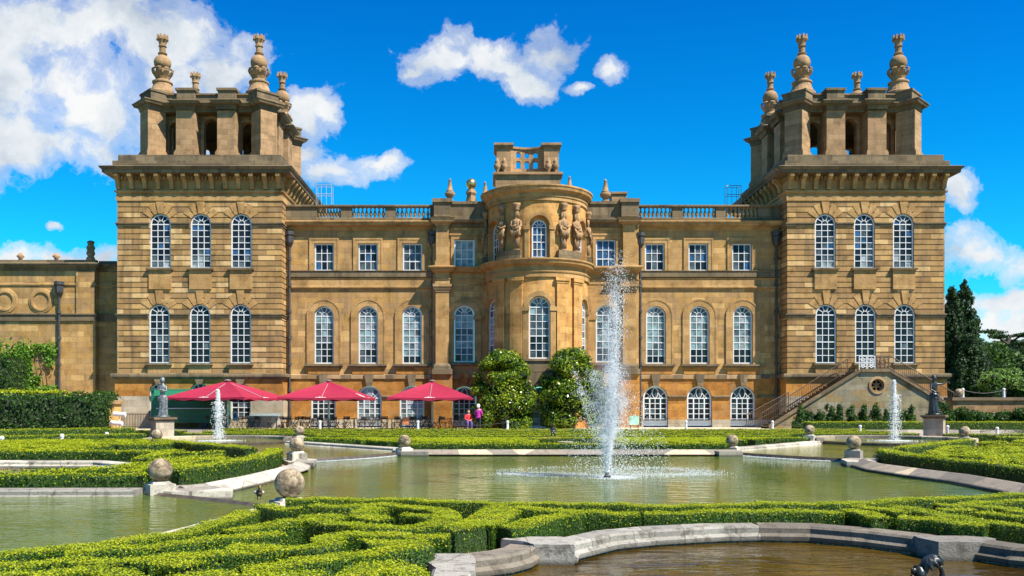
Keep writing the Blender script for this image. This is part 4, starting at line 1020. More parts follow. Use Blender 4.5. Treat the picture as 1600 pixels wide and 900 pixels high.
for k in range(n):
    x = sxa+(sxb-sxa)*k/n; z = .2+(stz-.2)*(k+1)/n; m.box(x, sxb+.05, SY+.25, SY+2.0, z-(stz-.2)/n, z-.06); m.box(x-.05, x+(sxb-sxa)/n+.04, SY+.25, SY+2.0, z-.055, z)
n = 16
for k in range(n):
    x = sxd+(sxc-sxd)*k/n; z = zr+(stz-zr)*(k+1)/n; m.box(sxc-.05, x, SY+.25, SY+2.0, z-(stz-zr)/n, z-.06); m.box(x+(sxc-sxd)/n-.04, x+.05, SY+.25, SY+2.0, z-.055, z)
m.build('stair_steps', M['grey'], palace)
def railing(pts3, h, sp, mat, name='stair_railing'):
    m = MB()
    for (a, b2) in zip(pts3, pts3[1:]):
        a, b2 = Vector(a), Vector(b2); n = max(2, int((b2-a).length/sp))
        m.tube([a+Vector((0, 0, h)), b2+Vector((0, 0, h))], .035, 6); m.tube([a+Vector((0, 0, .12)), b2+Vector((0, 0, .12))], .018, 5)
        for k in range(n+1):
            q = a.lerp(b2, k/n); m.tube([q, q+Vector((0, 0, h))], .016 if 0 < k < n else .035, 5, cap=False)
    return m.build(name, mat, palace)
railing([(sxa, SY+2.05, .25), (sxb-.1, SY+2.05, stz)], 1.0, .16, M['rust']); railing([(sxa-.9, SY+2.5, .25), (X(1232, SY+2.5), SY+2.5, 1.9)], .95, .16, M['rust'])
railing([(sxc+.1, SY+.1, stz+.15), (X(1490, SY+.1), SY+.1, zr+.75)], 1.0, .16, M['rust']); railing([(sxc, SY+2.05, stz), (sxd, SY+2.05, zr)], 1.0, .16, M['rust'])
railing([(X(1368, SY), SY, stz+.18), (sxc, SY, stz+.18)], .95, .3, M['rust'])
m = MB(); x0_, x1_ = X(1341, SY), X(1367.5, SY)     # scrolled landing panels
def scroll(mb, x0, x1, z0, z1, y):
    mb.box(x0, x0+.05, y-.02, y+.02, z0, z1); mb.box(x1-.05, x1, y-.02, y+.02, z0, z1); mb.box(x0, x1, y-.021, y+.019, z1-.05, z1); mb.box(x0, x1, y-.021, y+.019, z0, z0+.05)
    xm, zm = (x0+x1)/2, (z0+z1)/2; a, c = (x1-x0)/2, (z1-z0)/2
    for sx in (-1, 1):
        for sz in (-1, 1):
            mb.tube([(xm+sx*a*(.12+.8*t*math.cos(6*t)), y, zm+sz*c*(.15+.8*t*math.sin(5*t+.4))) for t in [k/14 for k in range(15)]], .022, 6)
    mb.tube([(xm+a*.5*math.cos(R_(30*k)), y, zm+c*.7*math.sin(R_(30*k))) for k in range(13)], .035, 6)
for k in range(2): scroll(m, x0_+(x1_-x0_)*k/2+.02, x0_+(x1_-x0_)*(k+1)/2-.02, stz+.1, stz+1.1, SY-.05)
m.build('landing_gate', M['white'], palace)
m = MB(); scroll(m, X(1368.5, SY), sxc, stz+.15, stz+1.1, SY-.05); m.build('landing_panel', M['rust'], palace)

# ---------------------------------------------- low wing on the far left
AY = 66.0
ann = empty('side_wing', (X(60, AY), AY, .2), 'lower stone side wing with two round recesses joined to the left of the palace', 'building')
m = MB(); ax0, ax1 = X(-160, AY), X(149, AY); ar = X(184, AY+.6)
wall(m, FM(AY), ax0, ax1, .1, 12.5); m.quad((ax1, AY, .1), (ax1, AY+.7, .1), (ax1, AY+.7, 12.5), (ax1, AY, 12.5)); wall(m, FM(AY+.6), ax1, ar, .1, 12.5); m.box(X(120, AY), ax1+.002, AY-.12, AY, 8.9, 12.2)
m.build('wall', M['wing'], ann)
m = MB(); pth = [(ax0, AY), (ax1, AY), (ax1, AY+.6), (ar, AY+.6)]
m.sweep(pth, [(0, 8.3), (.12, 8.35), (.12, 8.75), (.2, 8.82), (.2, 8.9), (0, 8.95)]); m.sweep(pth, [(0, 12.2), (.1, 12.25), (.1, 12.4), (.3, 12.5), (.34, 12.62), (.4, 12.68), (.4, 12.76), (.0, 12.86)])
m.build('string_course', M['grey'], ann)
m = MB(); m.sweep(pth, [(0, 11.05), (.08, 11.08), (.08, 11.2), (0, 11.24)]); m.build('string_course', M['trim'], ann)
m = MB(); m.box(ax0, ax1, AY+.05, AY+.5, 12.8, 13.05); m.box(ax1, ar, AY+.6, AY+1.1, 12.8, 13.05); m.build('parapet', M['grey'], ann)
for px in (-48, 8, 64.5):
    m = MB(); x, z = X(px, AY), Z(470, AY)
    m.lathe([(.60, 0), (.60, .1), (.66, .12), (.78, .12), (.80, .08), (.86, .08), (.95, .06), (.97, 0)], (0, 0, 0), 28, cap=False)
    m.lathe([(.001, .02), (.62, .02)], (0, 0, 0), 28, cap=False)
    m.xform(Matrix.Translation((x, AY, z)) @ Matrix.Rotation(R_(90), 4, 'X')); m.build('round_recess', M['trim'], ann)
for px in (32, 88): lathe_part('small_finial', [(.16, 0), (.14, .12), (.3, .3), (.2, .4), (.1, .55)], X(px, AY+.3), AY+.3, 13.05, M['belv'], 8, ann)
lathe_part('urn_finial', [(.36, 0), (.32, .15), (.22, .3), (.34, .5), (.26, .75), (.34, .95), (.22, 1.2), (.3, 1.4), (.16, 1.5)], X(142, AY+.3), AY+.3, 13.05, M['belv'], 7, ann)
pipe(92.5, AY, .3, Z(462, AY), ann)
# ============================================================ GROUND, POOLS, KERBS
def sheet(name, polys, z, mat, label=None, z0=None):
    m = MB()
    for P in polys:
        m.prism(P, z0 if z0 is not None else z-.1, z)
    me_o = m.build(name, mat); tag(me_o, kind='structure')
    bm = bmesh.new(); bm.from_mesh(me_o.data); bmesh.ops.triangulate(bm, faces=[f for f in bm.faces if len(f.verts) > 4]); bm.to_mesh(me_o.data); bm.free()
    return me_o
m = MB(); m.quad((-1500, -1500, -.6), (1500, -1500, -.6), (1500, 1500, -.6), (-1500, 1500, -.6)); tag(m.build('ground', M['lawn']), kind='structure')
BL = (-13.8, 44.3, 3.35); BR = (20.7, 44.3, 3.55)            # rear round basins
ML = [(-6.1, 29.9), (-5.8, 28.2), (-5.5, 26.3), (-5.5, 24), (-5.65, 21.6), (-5.95, 19.2), (-6.3, 18.5)]   # left edge of the main pool
MR = [(12.5, 29.9), (11.9, 28.3), (11.5, 26.2), (11.6, 24), (11.8, 22), (11.6, 19.6), (11.1, 17.6), (10.3, 15.9)]
MF = [(-3.75, 15.4), (-2.4, 14.9), (-.4, 14.65), (1.5, 14.5), (3.5, 14.5), (5.5, 14.65), (7.6, 15.0), (9.2, 15.4), (10.3, 15.9)]
MBk = [(-3.3, 34.6), (9.9, 34.6)]
wz, wz2, wz3 = -.25, -.14, -.23
sheet('main_pool_water', [[(-7, 13), (13.2, 13), (13.2, 31), (10.3, 35.4), (-3.7, 35.4), (-6.8, 30.6), (-7, 20)]], wz, M['water'], z0=-.55)
sheet('upper_left_pool_water', [[(-6.9, 30.55), (-3.7, 35.2), (-3.2, 36.2), (-9.5, 46), (-16.6, 42), (-7.9, 30.4)]], wz2, M['water2'], z0=-.55)
sheet('upper_right_pool_water', [[(13.35, 30.55), (10.2, 35.2), (9.8, 36.2), (16.5, 46), (23.5, 42), (14.4, 30.4)]], wz2, M['water2'], z0=-.55)
for nm, (cx_, cy_, r) in (('left_basin_water', BL), ('right_basin_water', BR)): sheet(nm, [arc(cx_, cy_, r, 0, 360, 40)[:-1]], .0, M['water2'], z0=-.55)
sheet('front_left_pool_water', [[(-40, 3), (-4.4, 3), (-3.8, 12), (-3.5, 15.3), (-4.3, 16.1), (-6.95, 18.2), (-7, 18.4), (-40, 18.4)]], -.13, M['water'], z0=-.55)
sheet('front_pool_water', [[(-.6, 3), (7.6, 3), (7.6, 13), (-.6, 13)]], wz3, M['water3'], z0=-.55)
sheet('side_pool_water', [[(-40, 21), (-10, 21), (-10, 27.5), (-40, 27.5)]], wz, M['water'], z0=-.55)
gz = -.20
# planted beds
FPc = [(-.18, 9.66), (-.05, 9.74), (.25, 9.95), (.47, 10.25), (.58, 10.58), (1.04, 10.55), (1.10, 10.85), (1.7, 11.6), (2.3, 11.95), (3.3, 12.3)]
FPd = [(3.3, 12.3), (3.9, 12.38), (4.6, 12.3), (5.2, 11.85), (5.6, 11.35), (5.72, 10.88), (6.15, 10.85), (6.35, 10.45), (6.8, 10.1), (7.2, 9.9), (7.25, 4), (3.3, 4), (3.3, -30), (45, -30), (45, 15.9)]
sheet('near_bed_gravel', [
    [(-3.75, 15.4)] + [(-4.05, 13.6), (-4.5, 11.4), (-5.4, 8.4), (-6.5, 3), (-6.5, -30), (3.3, -30), (3.3, 4), (-.18, 4)] + FPc + [(3.3, 14.5)] + MF[3:0:-1],
    FPc[-1:]+FPd[1:]+[(10.3, 15.9)]+MF[7:3:-1]+[(3.3, 14.5)]], gz, M['gravel'], z0=-.55)
sheet('left_bed_gravel', [[(-6.3, 18.5), (-7.0, 17.95), (-14, 17.85), (-40, 18.1), (-40, 21.3), (-11.0, 21.3), (-10.6, 24.3), (-11.0, 27.2), (-40, 27.4), (-40, 44.3), (BL[0]-BL[2], 44.3)] + arc(*BL, 185, 245, 8) + [(-14.9, 39.4), (-7.6, 30.6)] + ML[:-1]], gz, M['gravel'], z0=-.55)
sheet('right_bed_gravel', [MR + [(45, 15.6), (45, 44.3), (BR[0]+BR[2], 44.3)] + arc(*BR, -5, -65, 8) + [(21.8, 39.4), (14.1, 30.6)]], gz, M['gravel'], z0=-.55)
sheet('rear_bed_gravel', [[(-3.3, 34.6), (9.9, 34.6), (10.4, 36.2), (BR[0]-BR[2]-.1, 44.0), (BR[0]-BR[2], 44.3)] + arc(*BR, 178, 2, 20) + [(BR[0]+BR[2], 44.3), (45, 44.3), (45, 58.3), (-40, 58.3), (-40, 44.3), (BL[0]-BL[2], 44.3)] + arc(*BL, 178, 2, 20) + [(BL[0]+BL[2], 44.3), (-10.2, 44.0), (-3.9, 36.2)]], gz, M['gravel'], z0=-.55)
sheet('terrace', [[(-60, 57.6), (60, 57.6), (60, 140), (-60, 140)]], .2, M['path'], z0=-.5)
sheet('upper_lawn', [[(34.2, 60.3), (160, 60.3), (160, 400), (34.2, 400)]], 2.35, M['lawn'], z0=.1)
m = MB(); m.box(-60, 60, 57.25, 57.6, -.3, .23); tag(m.build('terrace_edge', M['kerb']), kind='structure')

KP = [(-.02, -.6), (-.02, -.22), (.05, -.2), (.06, -.14), (.0, -.10), (.0, -.03), (-.03, 0), (-.42, .012), (-.46, -.02), (-.46, -.5)]
KM = [(0, -.6), (0, -.175), (-.03, -.15), (-.40, -.005), (-.46, 0), (-.5, -.03), (-.5, -.5)]
def kerb(label, path, mat='kerb', name='pool_kerb', prof=KP, dz=0, group='stone kerbs of the pools', w_=None):
    m = MB(); pr = [((o if w_ is None or o > -.2 else o-w_), z+dz) for o, z in prof]
    m.sweep(path, pr); o = m.build(name, M[mat]); tag(o, label, 'kerb', group); return o
# outward = towards the water (right of travel)
kerb('straight stone kerb along the far edge of the main pool in front of the rear hedges', [(-3.5, 34.6), (10.1, 34.6)], 'kerbfar', prof=KM)
kerb('curved light stone kerb on the left edge of the main pool', [p for p in ML[::-1]][0:6]+[(-6.0, 29.3)], 'kerb', prof=KM)
kerb('long curving grey kerb on the right edge of the main pool', [(12.4, 29.4)]+MR[1:]+[(9.4, 15.1)], 'kerbfar', prof=KM)
kerb('kerb under the near hedges on the front edge of the main pool', MF[::-1], 'kerb')
kerb('weathered kerb of many short blocks along the back of the front left pool', [(-40, 18.0), (-14, 17.75), (-10, 17.7), (-7.3, 17.75)], 'kerbnear')
kerb('kerb stones beside the near hedges on the right edge of the front left pool', [(-3.9, 15.2), (-4.1, 13.6), (-4.5, 11.6), (-5.4, 8.4), (-6.5, 3)], 'kerb')
kerb('far rim of the side pool at the left edge among the hedges', [(-40, 27.4), (-16, 27.3), (-12.5, 27.2), (-11.3, 26.2), (-10.8, 24.6)], 'kerb')
kerb('near rim of the side pool at the left edge among the hedges', [(-10.8, 24.0), (-11.2, 22.3), (-12.5, 21.4), (-40, 21.3)], 'kerb')
kerb('curved pale kerb round the back left of the front pool', FPc[5:]+FPd[1:2], 'kerbnear', w_=-.10)
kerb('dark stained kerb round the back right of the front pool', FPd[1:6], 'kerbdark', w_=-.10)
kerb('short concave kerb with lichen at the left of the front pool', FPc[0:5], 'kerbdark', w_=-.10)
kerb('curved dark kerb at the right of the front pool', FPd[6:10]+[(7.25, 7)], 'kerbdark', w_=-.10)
kerb('straight kerb running towards the camera at the left of the front pool', [(-.18, 5), (-.18, 9.3)], 'kerbnear', w_=-.05)
kerb('kerb on the left bank of the upper left pool', [(-15.2, 39.8), (-14.6, 39.0), (-7.8, 30.9)], 'kerb')
kerb('kerb on the right bank of the upper left pool', [(-10.3, 43.8), (-4.0, 36.2)][::-1][::-1], 'kerb')
kerb('kerb on the left bank of the upper right pool', [(10.5, 36.2), (16.9, 43.8)], 'kerb')
kerb('kerb on the right bank of the upper right pool', [(14.3, 30.9), (21.4, 39.0), (22.0, 39.8)], 'kerb')
RIM = [(0, -.5), (0, .13), (-.05, .17), (-.4, .17), (-.4, -.4)]
kerb('dark back rim of the left basin with the small jet', arc(BL[0], BL[1], BL[2], -5, 245, 36), 'kerbfar', 'basin_rim', [(-o-.02, z) for o, z in RIM], group='rims of the two rear basins')
kerb('dark back rim of the right basin with the small jet', arc(BR[0], BR[1], BR[2], -65, 185, 36), 'kerbfar', 'basin_rim', [(-o-.02, z) for o, z in RIM], group='rims of the two rear basins')
WEIR = [(0, -.6), (.0, -.02), (-.05, .012), (-.2, .012), (-.22, -.1)]
kerb('wet dark weir lip on the front of the left basin', arc(BL[0], BL[1], BL[2]+.05, 245, 355, 24), 'wet', 'weir', WEIR, group='weirs between the pools')
kerb('wet dark weir lip on the front of the right basin', arc(BR[0], BR[1], BR[2]+.05, 185, 295, 24), 'wet', 'weir', WEIR, group='weirs between the pools')
W2 = [(0, -.6), (.02, -.2), (-.04, -.12), (-.1, -.115), (-.2, -.16)]
def bow(a, b, k, n=10):
    a, b = Vector(a), Vector(b); d = b-a; nn = Vector((d.y, -d.x)); return [tuple(a+d*(i/n)+nn*(k*math.sin(math.pi*i/n))) for i in range(n+1)]
kerb('dark brimming weir from the upper left pool into the main pool', bow((-6.6, 30.7), (-3.6, 35.1), .06), 'wet', 'weir', W2, group='weirs between the pools')
kerb('dark brimming weir from the upper right pool into the main pool', bow((10.1, 35.1), (13.0, 30.7), .06), 'wet', 'weir', W2, group='weirs between the pools')
kerb('low wet weir between the front left pool and the main pool where the duck stands', bow((-3.5, 15.4), (-6.95, 18.15), .03), 'wet', 'weir', W2, dz=.03, group='weirs between the pools')

# corner blocks of the front pool kerb
def slab(label, P, z0, z1, mat='kerb', name='corner_stone'):
    m = MB(); m.prism(P, z0, z1-.02); c = (sum(p[0] for p in P)/len(P), sum(p[1] for p in P)/len(P))
    m.prism([(c[0]+(p[0]-c[0])*.985, c[1]+(p[1]-c[1])*.985) for p in P], z1-.02, z1)
    o = m.build(name, M[mat]); tag(o, label, 'kerb stone', 'corner stones of the pools'); return o
slab('grey corner stone on the left of the front pool between two curved kerbs', [(.56, 10.56), (1.055, 10.53), (1.10, 10.9), (.95, 11.22), (.3, 11.22), (.16, 11.0), (.45, 10.8)], -.5, .022, 'kerbnear')
slab('pale square corner stone on the right of the front pool', [(5.66, 10.82), (6.18, 10.80), (6.55, 11.1), (6.5, 11.35), (5.62, 11.38), (5.58, 11.2)], -.5, .012, 'kerbnear')
slab('white worn end stone in front of the pink gravel by the front pool', [(-.5, 8.9), (-.14, 8.9), (-.14, 9.66), (-.2, 9.98), (-.62, 9.98), (-.66, 9.4)], -.5, .012, 'kerbnear')
slab('broad pale stone at the tip of the left main pool kerb', [(-6.6, 17.95), (-5.4, 18.15), (-5.6, 18.9), (-6.1, 19.7), (-7.0, 19.5), (-7.5, 18.3)], -.6, -.05)
slab('pale pointed stone at the far tip of the left main pool kerb', [(-5.6, 27.6), (-5.9, 29.6), (-6.5, 30.3), (-7.3, 30.0), (-6.5, 28.0)], -.5, -.07)
slab('pale rounded stone at the tip of the right main pool kerb', [(11.75, 28.2), (12.5, 27.9), (13.7, 30.0), (12.9, 30.6), (12.2, 29.8)], -.5, -.07)
slab('pale corner stone at the right end of the far main pool kerb', [(9.2, 34.3), (10.2, 34.5), (10.5, 35.6), (9.6, 35.9), (9.1, 35.2)], -.5, -.05)
slab('pale corner stone at the left end of the far main pool kerb', [(-2.4, 34.3), (-3.5, 34.4), (-4.0, 35.6), (-3.1, 35.9), (-2.4, 35.2)], -.5, -.05)

# stone balls on plinths
def stone_ball(label, px, py, rp, r, prec=True):
    Y = FPX*r/rp; x = X(px, Y); zc = Z(py, Y)
    t = empty('stone_ball', (x, Y, gz), label, 'stone ball', 'stone balls on plinths round the pools')
    m = MB(); m.ball((x, Y, zc), r, 28, 18); m.build('ball', M['ball'], t, smooth=True)
    m = MB(); h = zc-r*.97; m.box(x-r*1.05, x+r*1.05, Y-r*1.05, Y+r*1.05, gz-.15, h-.05, rot=.6 if px < 800 else -.6); m.box(x-r*.8, x+r*.8, Y-r*.8, Y+r*.8, h-.05, h, rot=.6 if px < 800 else -.6, taper=.03)
    m.build('plinth', M['kerb'], t)
for a in (('nearest and largest mottled stone ball rising behind the front hedges', 452.5, 755, 23.2, .265),
          ('large stone ball on a low plinth at the end of the left kerb', 250.3, 734.5, 18.2, .247),
          ('stone ball on a plinth at the far end of the curved left kerb', 464, 694, 11.6, .25), ('stone ball at the left end of the far pool kerb', 632, 689, 9.6, .25),
          ('stone ball on a plinth right of the left basin', 468, 673, 7.6, .25), ('stone ball left of the left basin in front of the pale statue', 245, 679.5, 8.6, .25),
          ('dark stone ball at the right end of the far pool kerb', 1144, 688, 9.4, .25), ('dark stone ball at the top of the long right kerb', 1334, 691, 11.0, .25),
          ('stone ball left of the right basin', 1265, 671.5, 7.6, .25), ('stone ball on a long plinth right of the right basin', 1507, 674, 8.2, .25)): stone_ball(*a)

# ============================================================ FOLIAGE TOOLS
def leaf_quads(P, Nn, size, aspect=.62, tilt=.7):
    """P,Nn (n,3): one diamond leaf per point, facing roughly along the normal"""
    n = len(P); v = nr.normal(size=(n, 3))*tilt+Nn; v /= np.linalg.norm(v, axis=1)[:, None]
    r = nr.normal(size=(n, 3)); a = np.cross(v, r); a /= np.linalg.norm(a, axis=1)[:, None]+1e-9; b = np.cross(v, a)
    s = size*nr.uniform(.65, 1.25, n)[:, None]*.5
    Q = np.stack([P+a*s, P+b*s*aspect, P-a*s, P-b*s*aspect], 1)
    return Q.reshape(-1, 3)
def foliage_mesh(name, core_v, core_f, leaves, mats, lmat, parent=None, origin=None):
    """core mesh (material 0) plus leaf quads with material numbers lmat"""
    nv, nl = len(core_v), len(leaves)//4
    V = np.concatenate([np.array(core_v, dtype=np.float64).reshape(-1, 3), leaves]) if nv else leaves
    o_ = np.array(origin) if origin is not None else np.array([V[:, 0].mean(), V[:, 1].mean(), V[:, 2].min()])
    me = bpy.data.meshes.new(name)
    me.vertices.add(len(V)); me.vertices.foreach_set('co', (V-o_).astype(np.float32).ravel())
    loops = [i for f in core_f for i in f]; cl_ = len(loops)
    loops = np.concatenate([np.array(loops, dtype=np.int32), np.arange(nv, nv+nl*4, dtype=np.int32)])
    me.loops.add(len(loops)); me.loops.foreach_set('vertex_index', loops)
    tot = np.concatenate([np.array([len(f) for f in core_f], dtype=np.int32), np.full(nl, 4, dtype=np.int32)])
    st = np.concatenate([[0], np.cumsum(tot)[:-1]]).astype(np.int32)
    me.polygons.add(len(tot)); me.polygons.foreach_set('loop_start', st); me.polygons.foreach_set('loop_total', tot)
    for a in mats: me.materials.append(a)
    me.polygons.foreach_set('material_index', np.concatenate([np.zeros(len(core_f), dtype=np.int32), np.asarray(lmat, dtype=np.int32)]))
    me.update(calc_edges=True); me.validate()
    o = bpy.data.objects.new(name, me); COL.objects.link(o)
    if parent is not None: o.parent = parent; o.location = Vector(o_)-wloc(parent)
    else: o.location = Vector(o_)
    WORLD[o.name] = Vector(o_); return o
def resample(P, ds):
    P = np.array(P, dtype=float); seg = np.linalg.norm(np.diff(P, axis=0), axis=1); c = np.concatenate([[0], np.cumsum(seg)])
    n = max(3, int(c[-1]/ds)+1); s = np.linspace(0, c[-1], n)
    return np.stack([np.interp(s, c, P[:, 0]), np.interp(s, c, P[:, 1])], 1), c[-1]
def smooth(P, k=2, closed=False):
    P = [tuple(p) for p in P]
    for _ in range(k):
        Q = [P[0]]
        for a, b in zip(P, P[1:]): Q += [(a[0]*.75+b[0]*.25, a[1]*.75+b[1]*.25), (a[0]*.25+b[0]*.75, a[1]*.25+b[1]*.75)]
        Q.append(P[-1]); P = Q
    return P
def hedge_geo(path, w_, z0, zt, leaf, dens, ds=.1, wob=.012, newtop=.92):
    P, Lh = resample(path, ds); n = len(P)
    T = np.gradient(P, axis=0); T /= np.linalg.norm(T, axis=1)[:, None]+1e-9; Nn = np.stack([T[:, 1], -T[:, 0]], 1)
    h = w_/2-leaf*.95; zz = zt-leaf*1.15
    cs = [(-h, z0), (-h*1.0, zz-.05), (-h*.88, zz), (0, zz+.006), (h*.88, zz), (h, zz-.05), (h, z0)]
    cv, cf = [], []; ph = rnd.uniform(0, 9)
    def wv(s): return wob*(math.sin(s*2.3+ph)+.7*math.sin(s*5.1+ph*2)+.5*math.sin(s*11+ph))
    for i in range(n):
        s = i*ds
        for (o, z) in cs: cv.append((P[i, 0]+Nn[i, 0]*(o+wv(s*1.3)*.5), P[i, 1]+Nn[i, 1]*(o+wv(s*1.3)*.5), z+(wv(s) if z > z0 else 0)))
    k = len(cs)
    for i in range(n-1):
        for q in range(k-1): cf.append((i*k+q, i*k+q+1, (i+1)*k+q+1, (i+1)*k+q))
    cf.append(tuple(range(k))); cf.append(tuple((n-1)*k+k-1-q for q in range(k)))
    # leaves
    H = zt-z0; per = 2*H+w_; area = Lh*per+2*w_*H; N_ = int(area*dens)
    t = nr.uniform(0, 1, N_); u = nr.uniform(0, area, N_)
    endm = u > Lh*per
    i0 = t*(n-1); i1 = np.clip(i0.astype(int), 0, n-2); f = (i0-i1)[:, None]
    c = P[i1]*(1-f)+P[i1+1]*f; nn = Nn[i1]*(1-f)+Nn[i1+1]*f; tt = T[i1]
    pp = nr.uniform(0, per, N_)
    side = np.where(pp < H, -1, np.where(pp > H+w_, 1, 0)); off = np.where(side == 0, pp-H-w_/2, side*w_/2)
    z = np.where(side == 0, zt, z0+np.where(side < 0, pp, pp-H-w_))
    s = t*Lh; wvn = wob*(np.sin(s*2.3+ph)+.7*np.sin(s*5.1+ph*2)+.5*np.sin(s*11+ph))
    pos = np.stack([c[:, 0]+nn[:, 0]*off, c[:, 1]+nn[:, 1]*off, z+wvn*(z-z0)/H], 1)
    nor = np.stack([nn[:, 0]*side, nn[:, 1]*side, (side == 0)*1.0], 1)
    e = np.where(endm)[0]
    if len(e):
        en = nr.integers(0, 2, len(e)); ei = np.where(en == 0, 0, n-1)
        o2 = nr.uniform(-w_/2, w_/2, len(e)); z2 = nr.uniform(z0, zt, len(e)); sg = np.where(en == 0, -1.0, 1.0)
        pos[e] = np.stack([P[ei, 0]+Nn[ei, 0]*o2, P[ei, 1]+Nn[ei, 1]*o2, z2], 1); nor[e] = np.stack([T[ei, 0]*sg, T[ei, 1]*sg, 0*sg], 1); side[e] = 1
    # rounded arris, loose growth
    edge = (np.abs(off) > w_/2-leaf) & (z > zt-leaf); pos[edge, 2] -= nr.uniform(0, leaf*.7, edge.sum())
    pos += nor*nr.normal(0, leaf*.28, N_)[:, None]; pos += nr.normal(0, leaf*.2, (N_, 3)); pos[:, 2] = np.maximum(pos[:, 2], z0)
    top = side == 0
    sprout = top & (nr.uniform(0, 1, N_) < .05); pos[sprout, 2] += nr.uniform(.2, 1.3, sprout.sum())*leaf
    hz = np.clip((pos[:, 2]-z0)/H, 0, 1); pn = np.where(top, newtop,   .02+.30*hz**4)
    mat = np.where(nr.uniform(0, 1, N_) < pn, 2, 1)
    return cv, cf, leaf_quads(pos, nor, leaf, tilt=.30, aspect=.8), mat
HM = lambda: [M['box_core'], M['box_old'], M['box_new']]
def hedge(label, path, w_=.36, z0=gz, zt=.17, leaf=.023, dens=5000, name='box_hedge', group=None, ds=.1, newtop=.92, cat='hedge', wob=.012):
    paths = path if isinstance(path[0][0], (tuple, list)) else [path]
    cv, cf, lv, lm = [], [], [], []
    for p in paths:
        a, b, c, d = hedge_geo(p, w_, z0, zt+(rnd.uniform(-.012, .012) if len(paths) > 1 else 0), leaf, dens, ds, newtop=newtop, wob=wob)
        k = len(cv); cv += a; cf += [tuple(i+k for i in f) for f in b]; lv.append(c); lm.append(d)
    o = foliage_mesh(name, cv, cf, np.concatenate(lv), HM(), np.concatenate(lm)); tag(o, label, cat, group); return o

